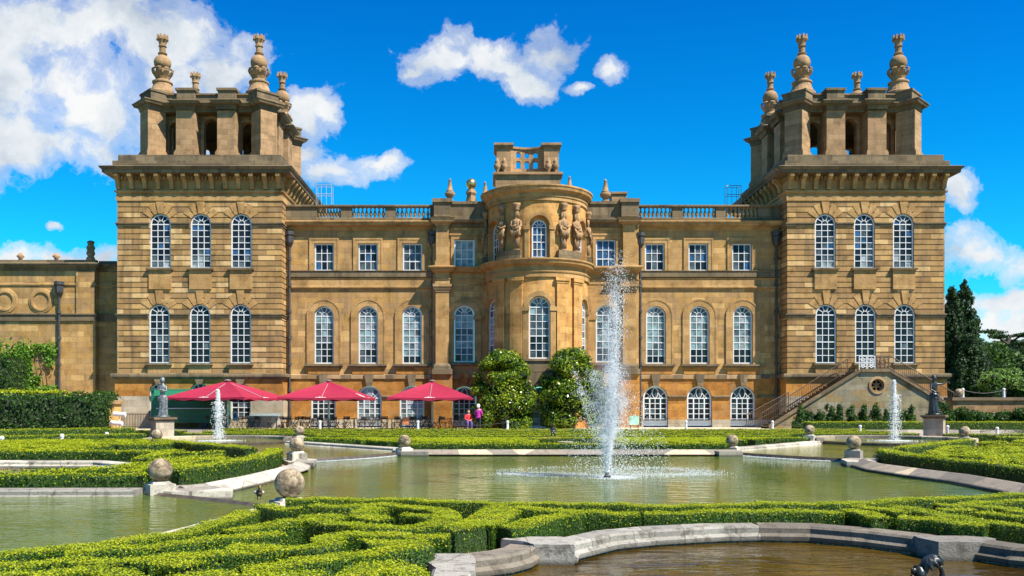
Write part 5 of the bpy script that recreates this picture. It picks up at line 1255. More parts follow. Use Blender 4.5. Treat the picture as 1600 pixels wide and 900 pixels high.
# ---------------------------------------------- near parterre, each clipped run a hedge of its own (plan points read off the hedge tops)
ht = .16
def cA(*p): return [G(400+a/4.706, 760+b/4.706, ht) for a, b in p]
def cB(*p): return [G(a/3.81, 780+b/3.81, ht) for a, b in p]
def cC(*p): return [G(680+a/4.444, 760+b/4.444, ht) for a, b in p]
def cD(*p): return [G(1260+a/4.706, 750+b/4.706, ht) for a, b in p]
NG = 'clipped box hedges of the near parterre'
NEAR = [
 ('long low hedge along the front edge of the main pool', smooth(cA((220, 92), (600, 84), (1000, 92), (1400, 112))+cC((260, 108), (620, 112), (1000, 122), (1600, 132))+cD((300, 165), (800, 142), (1200, 118), (1700, 100), (2200, 90)), 1), .34),
 ('hedge stub with rusty leaves beside the nearest stone ball', smooth(cA((60, 130), (180, 158), (330, 158))), .34),
 ('big sweeping hedge loop in the middle of the near bed', smooth(cA((410, 150), (620, 155), (840, 135), (1050, 135), (1260, 158), (1400, 190), (1430, 235), (1330, 275), (1100, 300), (850, 300), (600, 275), (380, 250), (180, 268), (0, 292), (-200, 330)), 3), .36),
 ('short hooked hedge inside the top of the big loop', smooth(cA((900, 165), (780, 190), (800, 225), (930, 252)), 2), .40),
 ('smallest hedge stub inside the big loop', smooth(cA((1080, 202), (1180, 205), (1310, 228))), .30),
 ('hedge tongue left of the hooked hedge', smooth(cA((330, 222), (480, 212), (655, 228))), .34),
 ('wide diagonal hedge left of the front pool', smooth(cC((480, 148), (430, 190), (330, 240), (200, 292), (260, 300))), .62),
 ('hedge row from the diagonal hedge to the kerb of the front pool', smooth(cC((590, 160), (850, 172), (1020, 180), (1420, 188)), 1), .36),
 ('short rusty ended hedge row behind the middle of the front pool', smooth(cC((1445, 176), (1600, 178))+cD((100, 222), (270, 228)), 1), .36),
 ('hedge arm bending toward the left corner stone of the front pool', smooth(cC((980, 190), (820, 208), (700, 236), (600, 262), (470, 276))), .40),
 ('hedge running from the lower left round into the row above the gravel', smooth(cA((-200, 440), (0, 442), (250, 446), (450, 450), (560, 425), (500, 385), (620, 352), (900, 358), (1420, 362)), 2), .36),
 ('thick folded hedge ending beside the pink gravel', smooth(cA((800, 425), (1000, 412), (1210, 425), (1180, 452), (950, 470), (700, 500), (450, 550), (180, 590), (-100, 625)), 2), .38),
 ('nearest hedge lobe at the bottom of the picture', smooth(cA((700, 680), (860, 588), (1000, 562), (1110, 620), (1150, 700)), 2), .40),
 ('hedge curve along the bottom edge left of the nearest lobe', smooth(cA((-100, 655), (200, 640), (460, 668))), .42),
 ('hedge on the bank of the front left pool', smooth([(-3.55, 12.7)]+cB((1420, 108), (1150, 182), (850, 240), (500, 290), (200, 310), (0, 330), (-300, 360)), 1), .36),
 ('second hedge row from the bank of the front left pool', smooth(cB((1680, 196), (1400, 222), (1100, 270), (800, 298), (380, 326))), .32),
 ('third hedge row from the bank with a dark face', smooth(cB((1680, 300), (1300, 318), (1000, 345), (720, 352)), 1), .38),
 ('square ended hedge block in the left part of the near bed', smooth(cB((1160, 390), (1000, 372), (890, 378))), .36),
 ('hedge row at the lower left edge of the picture', smooth(cB((-200, 400), (0, 388), (300, 376), (620, 378), (700, 392))), .34),
 ('lowest hedge curve at the lower left edge', smooth(cB((180, 470), (450, 424), (700, 436), (750, 480))), .38),
 ('hedge along the bottom edge left of the middle', smooth(cB((1020, 470), (1300, 434), (1640, 424))), .34),
 ('hedge corner in the bottom left corner of the picture', smooth(cB((-200, 448), (0, 446), (130, 452))), .34),
 ('short slanting hedge right of the gap behind the front pool', smooth(cD((305, 218), (410, 238), (560, 276)), 1), .32),
 ('short hedge behind the slanting one right of the gap', smooth(cD((360, 198), (560, 218), (720, 242)), 1), .30),
 ('long hedge row running right behind the pale corner stone', smooth(cD((640, 202), (800, 216), (1000, 256), (1200, 284), (1400, 306), (1600, 318), (2000, 350))), .34),
 ('big hedge block behind the pale corner stone of the front pool', smooth(cD((680, 272), (900, 284), (1100, 306), (1320, 322)), 1), .44),
 ('hedge row forking off the pool edge hedge at the right', smooth(cD((960, 190), (1150, 190), (1300, 158), (1600, 152), (2000, 150))), .30),
 ('short hedge row inside the fork at the right', smooth(cD((975, 222), (1240, 226)), 1), .30),
 ('hedge row with rusty tips at the right picture edge', smooth(cD((1250, 205), (1420, 196), (1600, 236), (2000, 250))), .32),
 ('hedge row between the fork and the corner stone at the right', smooth(cD((1260, 246), (1600, 276), (2000, 300))), .32),
]
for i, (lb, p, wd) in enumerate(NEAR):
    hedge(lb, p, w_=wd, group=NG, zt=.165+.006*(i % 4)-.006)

# ---------------------------------------------- middle and far beds
def inside(p, poly):
    x, y = p; c = False; n = len(poly)
    for i in range(n):
        x0, y0 = poly[i]; x1, y1 = poly[(i+1) % n]
        if (y0 > y) != (y1 > y) and x < (x1-x0)*(y-y0)/(y1-y0)+x0: c = not c
    return c
def scrollwork(label, poly, n, seed, group='interlaced box scrollwork in the middle beds', leaf=.055, dens=680, w_=.34, zt=.2, rmin=.6, rmax=1.7):
    rr = random.Random(seed); xs = [p[0] for p in poly]; ys = [p[1] for p in poly]; out = []; tries = 0
    while len(out) < n and tries < n*60:
        tries += 1
        c = (rr.uniform(min(xs), max(xs)), rr.uniform(min(ys), max(ys))); a0 = rr.uniform(0, 360); r = rr.uniform(rmin, rmax); sp = rr.uniform(110, 230)*rr.choice((-1, 1))
        P = [(c[0]+r*(1-.35*k/12)*math.cos(R_(a0+sp*k/12)), c[1]+r*(1-.35*k/12)*math.sin(R_(a0+sp*k/12))) for k in range(13)]
        d = Vector(P[0])-Vector(c); t = Vector((-d.y, d.x)).normalized()*(-1 if sp > 0 else 1)
        P = [(P[0][0]+t.x*r*q, P[0][1]+t.y*r*q) for q in (1.2, .6)]+P
        if all(inside(p, poly) for p in P): out.append(P)
    hedge(label, out, w_=w_, zt=zt, leaf=leaf, dens=dens, group=group, ds=.25, name='scrollwork_hedge')
def line_hedge(label, path, w_=.4, zt=.24, leaf=.055, dens=680, group='straight border hedges of the middle beds', **k):
    hedge(label, path, w_=w_, zt=zt, leaf=leaf, dens=dens, group=group, ds=.25, **k)
# left bed
line_hedge('border hedge following the curved left kerb of the main pool', smooth([(-7.4, 29.7), (-6.95, 27.8), (-6.7, 25.6), (-6.75, 23.2), (-7.0, 21.2), (-7.25, 19.6)]), w_=.55, zt=.3, leaf=.05, dens=700)
line_hedge('border hedge behind the weathered kerb of the front left pool', [(-7.6, 19.0), (-9.5, 18.75), (-12, 18.7), (-18, 18.8)], w_=.42, zt=.25, leaf=.045, dens=800)
line_hedge('border hedge on the left bank of the upper left pool', [(-8.6, 31.2), (-15.2, 39.3)], w_=.5, zt=.26)
line_hedge('border hedge above the far rim of the side pool', [(-24, 28.3), (-13, 28.2), (-10.6, 27.6), (-9.9, 26.2), (-9.8, 24.2)], w_=.5, zt=.3, leaf=.055, dens=600)
scrollwork('bright scrollwork filling the bed between the side pool and the left basin', [(-9.6, 26), (-8, 24), (-7.7, 29), (-8.6, 30.6), (-15.5, 39), (-26, 39), (-24, 29), (-11.5, 29)], 52, 3, rmin=.8, rmax=2.0, w_=.36, zt=.26)
scrollwork('bright scrollwork between the side pool and the front left pool', [(-7.6, 19.5), (-7.5, 27), (-9.4, 27), (-9.6, 24), (-10.2, 21), (-22, 20.9), (-22, 19.3), (-12, 19.2)], 24, 5, leaf=.05, dens=620, rmin=.4, rmax=.95, w_=.30, zt=.24)
line_hedge('low hedge row at the left in front of the white posts', [(-32, 36.5), (-24, 40.5), (-17.6, 44.2)], w_=.55, zt=.36)
line_hedge('taller hedge row in front of the yew at the left', [(-34, 40.5), (-26.5, 44), (-21.5, 48.5), (-20.4, 49.5)], w_=.6, zt=.55)
# right bed
line_hedge('border hedge following the long right kerb of the main pool', smooth([(13.6, 29.6), (13.15, 28), (12.9, 26), (12.95, 24), (13.15, 22), (13.0, 19.6), (12.5, 17.6)]), w_=.5, zt=.28, leaf=.055, dens=560)
line_hedge('border hedge on the right bank of the upper right pool', [(14.9, 31.2), (21.9, 39.2)], w_=.5, zt=.26)
scrollwork('yellow green scrollwork filling the right bed', [(14.2, 30), (13.9, 26), (14.0, 19), (26, 19), (30, 41), (22.6, 39)], 64, 9, rmin=.8, rmax=2.0, w_=.36, zt=.26)
line_hedge('low hedge row behind the ball on the long plinth at the right', [(24.6, 46.5), (34, 43.5), (44, 40)], w_=.5, zt=.3)
line_hedge('low hedge row nearer the right scrollwork', [(24.9, 42.2), (30, 39.8), (40, 36)], w_=.5, zt=.28)
# rear bed
line_hedge('front border hedge of the rear bed behind the far pool kerb', [(-3.4, 35.6), (4.0, 35.6), (9.9, 35.6)], w_=.45, zt=.22)
scrollwork('left half of the rear bed scrollwork', [(-3.6, 36.6), (2.4, 36.6), (2.0, 41.5), (-8.3, 42.5)], 36, 21, w_=.42, zt=.22)
scrollwork('right half of the rear bed scrollwork behind the fountain', [(4.4, 36.6), (10, 36.6), (15.3, 43.5), (4.4, 42.5)], 42, 22, w_=.42, zt=.22)
for k, (y, z, lb) in enumerate(((43.6, .18, 'first long hedge row across the rear bed'), (46.2, .22, 'second long hedge row across the rear bed'), (49.4, .24, 'third long hedge row across the rear bed'), (53.0, .26, 'fourth long hedge row across the rear bed'), (56.3, .30, 'last long hedge row in front of the cafe terrace'))):
    a = -9.3 if k < 2 else -17.5; b = 16.2 if k < 2 else 24.6
    line_hedge(lb, [(a, y), (b, y)], w_=.55, zt=z, group='long straight hedge rows of the rear bed')
for (x, y, s) in ((-14, 53, 0), (21, 53, 1)): pass
line_hedge('straight box hedge under the staircase wall between the steps and the dark statue', [(21.3, 57.9), (30.2, 57.9), (44, 57.2)], w_=.8, zt=.75, z0=-.1)
line_hedge('thin hedge row in front of the left cafe kiosk', [(-26, 52.5), (-18.2, 51.8)], w_=.5, zt=.34)

# ---------------------------------------------- taller clipped hedges at the left
def block_hedge(label, x0, x1, y0, y1, z0, z1, dens, leaf, name='yew_hedge', mat=('yewcore', 'yew', 'yew'), lift=.0, bump=.06):
    A = []; Nn = []
    def face(n, fn, nor):
        a = nr.uniform(0, 1, n); b = nr.uniform(0, 1, n); A.append(fn(a, b)); Nn.append(np.tile(np.array(nor, float), (n, 1)))
    dx, dy, dz = x1-x0, y1-y0, z1-z0
    face(int(dx*dz*dens), lambda a, b: np.stack([x0+a*dx, y0+0*a, z0+b*dz], 1), (0, -1, 0))
    face(int(dy*dz*dens), lambda a, b: np.stack([x1+0*a, y0+a*dy, z0+b*dz], 1), (1, 0, 0))
    face(int(dy*dz*dens*.5), lambda a, b: np.stack([x0+0*a, y0+a*dy, z0+b*dz], 1), (-1, 0, 0))
    face(int(dx*dy*dens), lambda a, b: np.stack([x0+a*dx, y0+b*dy, z1+0*a], 1), (0, 0, 1))
    P = np.concatenate(A); Nn = np.concatenate(Nn)
    ww = np.sin(P[:, 0]*1.9)*np.sin(P[:, 2]*2.4+P[:, 0]*.7)+.6*np.sin(P[:, 0]*4.3+P[:, 2]*3.1)
    P = P+Nn*(ww*bump+nr.normal(0, leaf*.4, len(P)))[:, None]
    e = .1; m = MB(); m.box(x0+e, x1-e, y0+e, y1-e, z0, z1-e)
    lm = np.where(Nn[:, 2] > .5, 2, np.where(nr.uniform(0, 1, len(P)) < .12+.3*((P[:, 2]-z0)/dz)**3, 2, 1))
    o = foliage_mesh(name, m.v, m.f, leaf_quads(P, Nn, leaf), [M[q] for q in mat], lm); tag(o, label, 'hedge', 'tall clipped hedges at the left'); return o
block_hedge('thick dark clipped yew hedge at the left edge beside the ochre pier', -40, X(146, 50), 50, 52.4, gz, Z(622, 50), 150, .16)
block_hedge('taller clipped hedge with bright top behind the dark yew hedge', -44, X(98, 56), 55, 57, gz, Z(612, 55), 120, .15, mat=('yewcore', 'box_old', 'box_new'), name='hornbeam_hedge')
block_hedge('tall square clipped hedge against the side wing at the left edge', -42, X(27, 62), 61, 63.5, .2, Z(556, 61), 130, .15, name='clipped_hedge', mat=('yewcore', 'box_old', 'box_old'))
block_hedge('low untrimmed hedge at the foot of the side wing', X(98, 58), X(176, 58), 57.8, 59, .1, Z(615, 58), 130, .16, mat=('yewcore', 'yew', 'box_old'), name='low_hedge', bump=.12)

# ---------------------------------------------- bushes and trees
def clump_cloud(blobs, n, leaf, tilt=.8, shell=.55, outn=None):
    """blobs (x,y,z,rx,ry,rz): leaves mostly in the outer shell of each"""
    vol = np.array([b[3]*b[4]*b[5] for b in blobs])**.66; vol /= vol.sum(); idx = nr.choice(len(blobs), n, p=vol); B = np.array(blobs)[idx]
    d = nr.normal(size=(n, 3)); d /= np.linalg.norm(d, axis=1)[:, None]; r = nr.uniform(shell, 1.0, n)**.6
    P = B[:, :3]+d*B[:, 3:6]*r[:, None]; return P, d
def crown(parent, name, blobs, n, leaf, mats, core=True, tilt=.8, shell=.6, hl=.3, ck=.62, aspect=.62):
    P, d = clump_cloud(blobs, n, leaf, tilt, shell); m = MB()
    if core:
        for b in blobs:
            i = len(m.v); m.ball((0, 0, 0), 1, 8, 6)
            for k in range(i, len(m.v)): x, y, z = m.v[k]; m.v[k] = (b[0]+x*b[3]*ck, b[1]+y*b[4]*ck, b[2]+z*b[5]*ck)
    lm = np.where(nr.uniform(0, 1, n) < hl, 2, 1)
    return foliage_mesh(name, m.v, m.f, leaf_quads(P, d, leaf, tilt=tilt, aspect=aspect), mats, lm, parent)
def bush(label, px0, px1, pyt, pyb, Y, seed, group=None):
    rr = random.Random(seed); x0, x1 = X(px0, Y), X(px1, Y); cx_ = (x0+x1)/2; hw_ = (x1-x0)/2*1.10; zt, zb = Z(pyt, Y), .2
    t = empty('magnolia_bush', (cx_, Y, .2), label, 'bush', group)
    m = MB(); m.tube([(cx_, Y, .1), (cx_+.05, Y, 1.2), (cx_-.05, Y, zt*.7)], [.14, .11, .05])
    for k in range(5): a = k*1.3; m.tube([(cx_, Y, .8+.3*k), (cx_+hw_*.6*math.cos(a), Y+hw_*.6*math.sin(a), 1.6+.6*k)], [.06, .02], 5)
    m.build('trunk', M['bark'], t)
    B = []
    H = zt-zb
    for k in range(80):
        f = rr.uniform(.03, .97); a = rr.uniform(0, 6.28)
        prof = math.sqrt(max(0, 1-((f-.36)/.66)**2)) if f > .36 else .86+.14*f/.36
        rb = rr.uniform(.38, .72); rad = max(0, hw_*prof-rb*.75)
        B.append((cx_+rad*math.cos(a), Y+.3+rad*math.sin(a)*.62, zb+f*H-rb*.4*(f > .8), rb, rb, rb*.85))
    B += [(cx_, Y, zb+H*.4, hw_*.7, hw_*.6, H*.36)]
    crown(t, 'crown', B, 19000, .19, [M['yewcore'], M['mag'], M['mag']], tilt=.55, shell=.75, aspect=.5)
bush('left glossy rounded magnolia bush beside the bow door', 739, 834, 546, 672, 60, 4, 'magnolia bushes either side of the bow door')
bush('right glossy rounded magnolia bush behind the fountain spray', 846, 941, 543, 672, 60, 8, 'magnolia bushes either side of the bow door')
def conifer(label, px, Y, py, w_, seed, group, z0=2.35):
    rr = random.Random(seed); x = X(px, Y); zt = Z(py, Y); t = empty('cypress_tree', (x, Y, z0), label, 'tree', group)
    m = MB(); m.tube([(x, Y, z0-.2), (x, Y, z0+(zt-z0)*.5), (x, Y, zt-.3)], [.35, .2, .03]); m.build('trunk', M['bark'], t)
    B = []; H = zt-z0
    for k in range(150):
        f = rr.uniform(0, 1)**1.25; a = rr.uniform(0, 6.28); prof = (1-f)**.72*(1-.25*max(0, .12-f)/.12); rad = w_*prof*rr.uniform(.72, 1.0)
        s = (.3+.55*(1-f))*rr.uniform(.7, 1.2); B.append((x+rad*math.cos(a), Y+rad*math.sin(a), z0+.4+f*(H-.6), s*.8, s*.8, s*1.25))
    for k in range(6): f = k/6; B.append((x, Y, z0+f*H*.9+.8, w_*(1-f)**.72*.85+.1, w_*(1-f)**.72*.85+.1, H/8))
    crown(t, 'crown', B, 15000, .26, [M['yewcore'], M['conif'], M['yew']], tilt=.9, shell=.7, hl=.22)
conifer('tall dark pointed cypress close behind the right tower', 1488, 84, 446, 2.0, 1, 'dark cypresses right of the palace')
conifer('tallest dark pointed cypress right of the palace', 1507, 88, 436, 2.5, 2, 'dark cypresses right of the palace')
conifer('broad dark cypress standing lower in front of the taller pair', 1516, 82, 520, 2.5, 3, 'dark cypresses right of the palace')
conifer('dark clipped cone tree at the right edge of the picture', 1607, 70, 568, 1.4, 5, None)
def tree(label, x, Y, z0, h, w_, seed, mat, n=14000, leaf=.34, group='trees on the lawn beyond the right wall', name='broadleaf_tree', hl=.3, nb=46):
    rr = random.Random(seed); t = empty(name, (x, Y, z0), label, 'tree', group)
    m = MB(); m.tube([(x, Y, z0-.2), (x+.1, Y, z0+h*.35), (x, Y, z0+h*.75)], [h*.035, h*.025, .08])
    for k in range(6): a = k*1.1+seed; m.tube([(x, Y, z0+h*.3), (x+w_*.5*math.cos(a), Y+w_*.5*math.sin(a), z0+h*.62)], [h*.014, .04], 5)
    m.build('trunk', M['bark'], t)
    B = []
    for k in range(nb):
        a = rr.uniform(0, 6.28); e = rr.uniform(-.4, 1.5); r = rr.uniform(.45, .86)
        s = w_*rr.uniform(.2, .36); B.append((x+w_*r*math.cos(e)*math.cos(a), Y+w_*r*math.cos(e)*math.sin(a), z0+h*.55+h*.40*r*math.sin(e), s, s, s*.75))
    crown(t, 'crown', B, n, leaf, [M['yewcore'], mat, M['broad']], tilt=.9, shell=.6, hl=hl, ck=.55)
tree('mid green broad tree behind the pale shrub at the right', X(1548, 100), 100, 2.35, 7.0, 4.4, 3, M['broad'])
tree('dark bushy tree behind the cedar at the right edge', X(1600, 112), 112, 2.35, 8.0, 6.0, 4, M['conif'])
tree('mid green tree beyond the right edge of the lawn', 78, 104, 2.35, 9.5, 6.0, 6, M['broad'])
tree('round pale green shrub above the right garden wall', X(1569, 68), 68, 2.0, Z(573, 68)-2.0, 1.75, 7, M['light'], 8000, .13, None, 'pale_shrub', .1, 40)
P_ = []
for k in range(150): P_.append((rnd.uniform(36, 190), 150+rnd.uniform(-6, 10), 3.0+rnd.uniform(0, 5.0), rnd.uniform(2.5, 4.5), 2.5, rnd.uniform(1.6, 2.6)))
tw = crown(None, 'far_wood', P_, 26000, .8, [M['yewcore'], M['conif'], M['broad']], hl=.35); tag(tw, kind='stuff')
def cedar(px, Y, pyt, seed=5):
    x = X(px, Y); z0 = 2.35; zt = Z(pyt, Y); rr = random.Random(seed)
    t = empty('cedar_tree', (x, Y, z0), 'dark flat tiered cedar rising against the sky at the right', 'tree', None)
    m = MB(); m.tube([(x, Y, z0-.2), (x+.4, Y, z0+3), (x-.2, Y, zt-1.4), (x+.3, Y, zt-.4)], [.6, .45, .25, .08])
    B = []
    for k in range(15):
        f = k/14; z = z0+3.0+(zt-z0-3.4)*f; a = k*2.4; Lb = (6.2*(1-f*.55))*rr.uniform(.6, 1)
        e = (x+Lb*math.cos(a), Y+Lb*math.sin(a)*.8, z+.5); m.tube([(x, Y, z-.6), (x+Lb*.5*math.cos(a), Y+Lb*.4*math.sin(a), z+.1), e], [.17, .1, .03], 6)
        for q in range(6):
            g = rr.uniform(.35, 1.05); s = rr.uniform(.5, 1.1); B.append((x+Lb*g*math.cos(a)+rr.uniform(-.6, .6), Y+Lb*.8*g*math.sin(a)+rr.uniform(-.6, .6), z+.1+.45*g, s*1.3, s*1.3, .24))
    m.build('trunk', M['bark'], t); crown(t, 'crown', B, 12000, .26, [M['yewcore'], M['conif'], M['broad']], core=False, shell=.2, hl=.15)
cedar(1577, 108, 518)
# row of young yews under the stair wall
rr = random.Random(3)
for k, px in enumerate((1248, 1264, 1280, 1296, 1313, 1331, 1349, 1368, 1386, 1404, 1421)):
    Y = 59.6; x = X(px, Y); zt = Z(rr.uniform(628, 640), Y); w_ = rr.uniform(.38, .52)
    t = empty('young_yew', (x, Y, .2), 'young bushy yew in the row against the staircase wall', 'shrub', 'row of young yews under the staircase wall')
    m = MB(); m.tube([(x, Y, .15), (x, Y, zt-.3)], [.05, .015], 5); m.build('stem', M['bark'], t)
    B = [(x+rr.uniform(-.2, .2), Y+rr.uniform(-.2, .2), .35+f*(zt-.7), w_*(1-.55*f)*rr.uniform(.7, 1.05), w_*(1-.55*f), .34) for f in [q/8 for q in range(9)]]
    crown(t, 'crown', B, 1100, .15, [M['yewcore'], M['yew'], M['box_old']], shell=.6, hl=.35)
for k, (px, w_, h) in enumerate(((1492, 1.3, 1.9), (1520, 1.1, 1.5), (1548, 1.2, 1.3), (1580, 1.5, 1.6), (1612, 1.4, 1.5), (1470, .7, 1.4))):
    Y = 56.9+.4; x = X(px, 58.6); Y = 58.6
    t = empty('evergreen_shrub', (x, Y, .2), 'loose dark evergreen shrub growing along the low garden wall', 'shrub', 'shrubs along the low garden wall')
    m = MB(); m.tube([(x, Y, .1), (x+.1, Y, h*.7)], [.05, .015], 5); m.build('stem', M['bark'], t)
    B = [(x+rr.uniform(-w_, w_)*.7, Y+rr.uniform(-.3, .3), .3+rr.uniform(0, h-.4), .45, .4, .35) for q in range(12)]
    crown(t, 'crown', B, 2200, .17, [M['yewcore'], M['yew'], M['box_old']], shell=.55, hl=.25)
# ivy on the side wing
P = []
for (px, py, a, b, n) in ((5, 560, 38, 26, 900), (40, 548, 22, 14, 500), (44, 580, 12, 30, 500), (35, 600, 30, 16, 500), (76, 546, 14, 12, 330), (80, 560, 9, 16, 160), (62, 541, 10, 4, 90), (60, 592, 8, 6, 90), (80, 608, 14, 6, 180), (60, 610, 22, 8, 300)):
    q = nr.normal(0, .45, (n, 2)); P.append(np.stack([X(px, AY)+q[:, 0]*a*AY/FPX, AY-.14-np.abs(nr.normal(0, .1, n)), Z(py, AY)-q[:, 1]*b*AY/FPX], 1))
P = np.concatenate(P); m = MB()
for k in range(6): m.tube([(X(60+4*k, AY), AY-.03, .2), (X(52+5*k, AY), AY-.05, 2.5), (X(30+8*k, AY), AY-.05, 5.5)], [.03, .02, .01], 5)
iv = empty('climbing_ivy', (X(40, AY), AY-.1, .2), 'bright green ivy climbing the side wing beside the drainpipe', 'ivy')
m.build('stem', M['bark'], iv)
foliage_mesh('foliage', [], [], leaf_quads(P, np.tile([0.2, -1., .3], (len(P), 1)), .2), [M['ivy']], np.zeros(len(P)), iv)
# ============================================================ THINGS ON THE TERRACE
# low garden wall at the right
x0 = X(1494, 58.9)
gw = empty('garden_wall', (x0, 59.5, .1), 'low ochre stone garden wall with grey coping at the right', 'wall')
m = MB(); wall(m, FM(59.3), x0, 60, .1, 2.2); m.quad((x0, 59.3, .1), (x0, 60.2, .1), (x0, 60.2, 2.2), (x0, 59.3, 2.2)); m.build('wall', stone('red_wall_stone', [(.36, .19, .09), (.30, .17, .08), (.40, .24, .11), (.26, .15, .08)], .8, .3, .35), gw)
m = MB(); m.box(x0-.12, 60, 59.15, 60.3, 2.2, 2.42); m.build('coping', M['grey'], gw)
t = empty('stone_ball', (X(1498.5, 59.6), 59.6, 2.42), 'small stone ball on the end of the garden wall at the right', 'stone ball'); m = MB(); m.ball((X(1498.5, 59.6), 59.6, 2.42+.3), .3, 20, 12); m.build('ball', M['ball'], t, smooth=True)
m = MB(); m.lathe([(.2, 0), (.16, .03)], (X(1498.5, 59.6), 59.6, 2.42), 12); m.build('foot', M['kerb'], t)
# posts and chains
def post(px, Y, z, lab, grp='white posts carrying a chain'):
    x = X(px, Y); t = empty('chain_post', (x, Y, z), lab, 'post', grp)
    m = MB(); m.lathe([(.10, 0), (.09, .05), (.075, .45), (.10, .5), (.10, .58), (.05, .63), (.01, .64)], (x, Y, z), 10); m.build('post', M['white'], t); return (x, Y, z+.5)
def chain(a, b, lab):
    m = MB(); n = 14; m.tube([(a[0]+(b[0]-a[0])*k/n, a[1]+(b[1]-a[1])*k/n, a[2]+(b[2]-a[2])*k/n-.22*math.sin(math.pi*k/n)) for k in range(n+1)], .013, 5)
    tag(m.build('chain', M['lead'], None), lab, 'chain', 'chains slung between the white posts')
A_ = [post(3, 38.5, gz, 'white chain post at the left picture edge'), post(97, 41.5, gz, 'white chain post in front of the yew hedge'), post(167, 44.5, gz, 'white chain post in front of the ochre pier'), post(252.5, 54, .0, 'white chain post left of the pale statue pedestal')]
for k in range(3): chain(A_[k], A_[k+1], ('chain at the left picture edge in front of the yew', 'chain in front of the right part of the yew hedge', 'chain running back to the pale statue')[k])
B_ = [post(500, 57.9, .2, 'small white post in front of the cafe under the middle parasol'), post(653, 57.9, .2, 'small white post in front of the cafe under the right parasol'), post(793, 57.9, .2, 'small white post in front of the left magnolia bush')]
chain(B_[0], B_[1], 'chain in front of the cafe tables'); chain(B_[1], B_[2], 'chain running from the cafe to the left magnolia bush')
C_ = [post(1072, 57.9, .2, 'small post in front of the basement window right of the fountain'), post(1207, 57.9, .2, 'post at the foot of the stairs'), post(1344, 55.5, -.05, 'white post before the hedge under the stair wall'), post(1480.5, 54.5, -.05, 'white post right of the dark statue pedestal'), post(1558, 52, -.1, 'white post nearest the right picture edge')]
chain(C_[1], C_[2], 'chain before the hedge under the stair wall'); chain(C_[3], C_[4], 'chain at the right between two white posts')
D_ = [post(1504.5, 59.6, 2.42, 'post standing on the garden wall beside the small ball'), post(1568.5, 59.6, 2.42, 'post standing on the garden wall in front of the pale shrub')]
chain(D_[0], D_[1], 'chain on top of the garden wall')

# statues
def skin(name, J, E, mat, parent=None, sub=2, root=0, extra=None, origin=(0, 0, 0), scale=1):
    """one continuous figure grown over a skeleton: J [(x,y,z,rx,ry)], E edges"""
    me = bpy.data.meshes.new('sk'); me.from_pydata([Vector(j[:3])*scale for j in J], E, []); ob = bpy.data.objects.new('sk', me); COL.objects.link(ob)
    md = ob.modifiers.new('s', 'SKIN'); md.use_smooth_shade = True; ob.modifiers.new('u', 'SUBSURF').levels = sub
    for i, j in enumerate(J): me.skin_vertices[0].data[i].radius = (j[3]*scale, (j[4] if len(j) > 4 else j[3])*scale); me.skin_vertices[0].data[i].use_root = (i == root)
    dg = bpy.context.evaluated_depsgraph_get(); dg.update(); m2 = bpy.data.meshes.new_from_object(ob.evaluated_get(dg))
    bpy.data.objects.remove(ob)
    bm = bmesh.new(); bm.from_mesh(m2)
    if extra:
        em = bpy.data.meshes.new('e'); em.from_pydata([Vector(v)*scale for v in extra.v], [], extra.f); bm.from_mesh(em)
    bmesh.ops.recalc_face_normals(bm, faces=bm.faces)
    bm.to_mesh(m2); bm.free(); m2.materials.clear(); m2.materials.append(mat)
    m2.polygons.foreach_set('use_smooth', [True]*len(m2.polygons)); m2.polygons.foreach_set('material_index', [0]*len(m2.polygons)); m2.name = name
    o = bpy.data.objects.new(name, m2); COL.objects.link(o); o.location = origin
    if parent is not None: o.parent = parent
    WORLD[o.name] = Vector(origin); return o
def fingers(mb, p, d, s=1):
    """palm and five bent fingers at wrist p, pointing along d"""
    p, d = Vector(p), Vector(d).normalized(); a = d.cross(Vector((0, .3, 1))).normalized(); b = a.cross(d)
    mb.tube([p, p+d*.04*s, p+d*.085*s], [.024*s, .036*s, .032*s], 8)
    for k, l in enumerate((.055, .066, .07, .062)):
        o = a*(.026-.0175*k)*s; q = p+d*.08*s+o; mb.tube([q, q+d*l*.55*s, q+d*l*.9*s-b*l*.4*s], [.0095*s, .009*s, .007*s], 6)
    q = p+d*.03*s+a*.03*s; mb.tube([q, q+(d*.5+a*.8)*.04*s, q+(d+a*.5)*.055*s], [.011*s, .01*s, .008*s], 6)
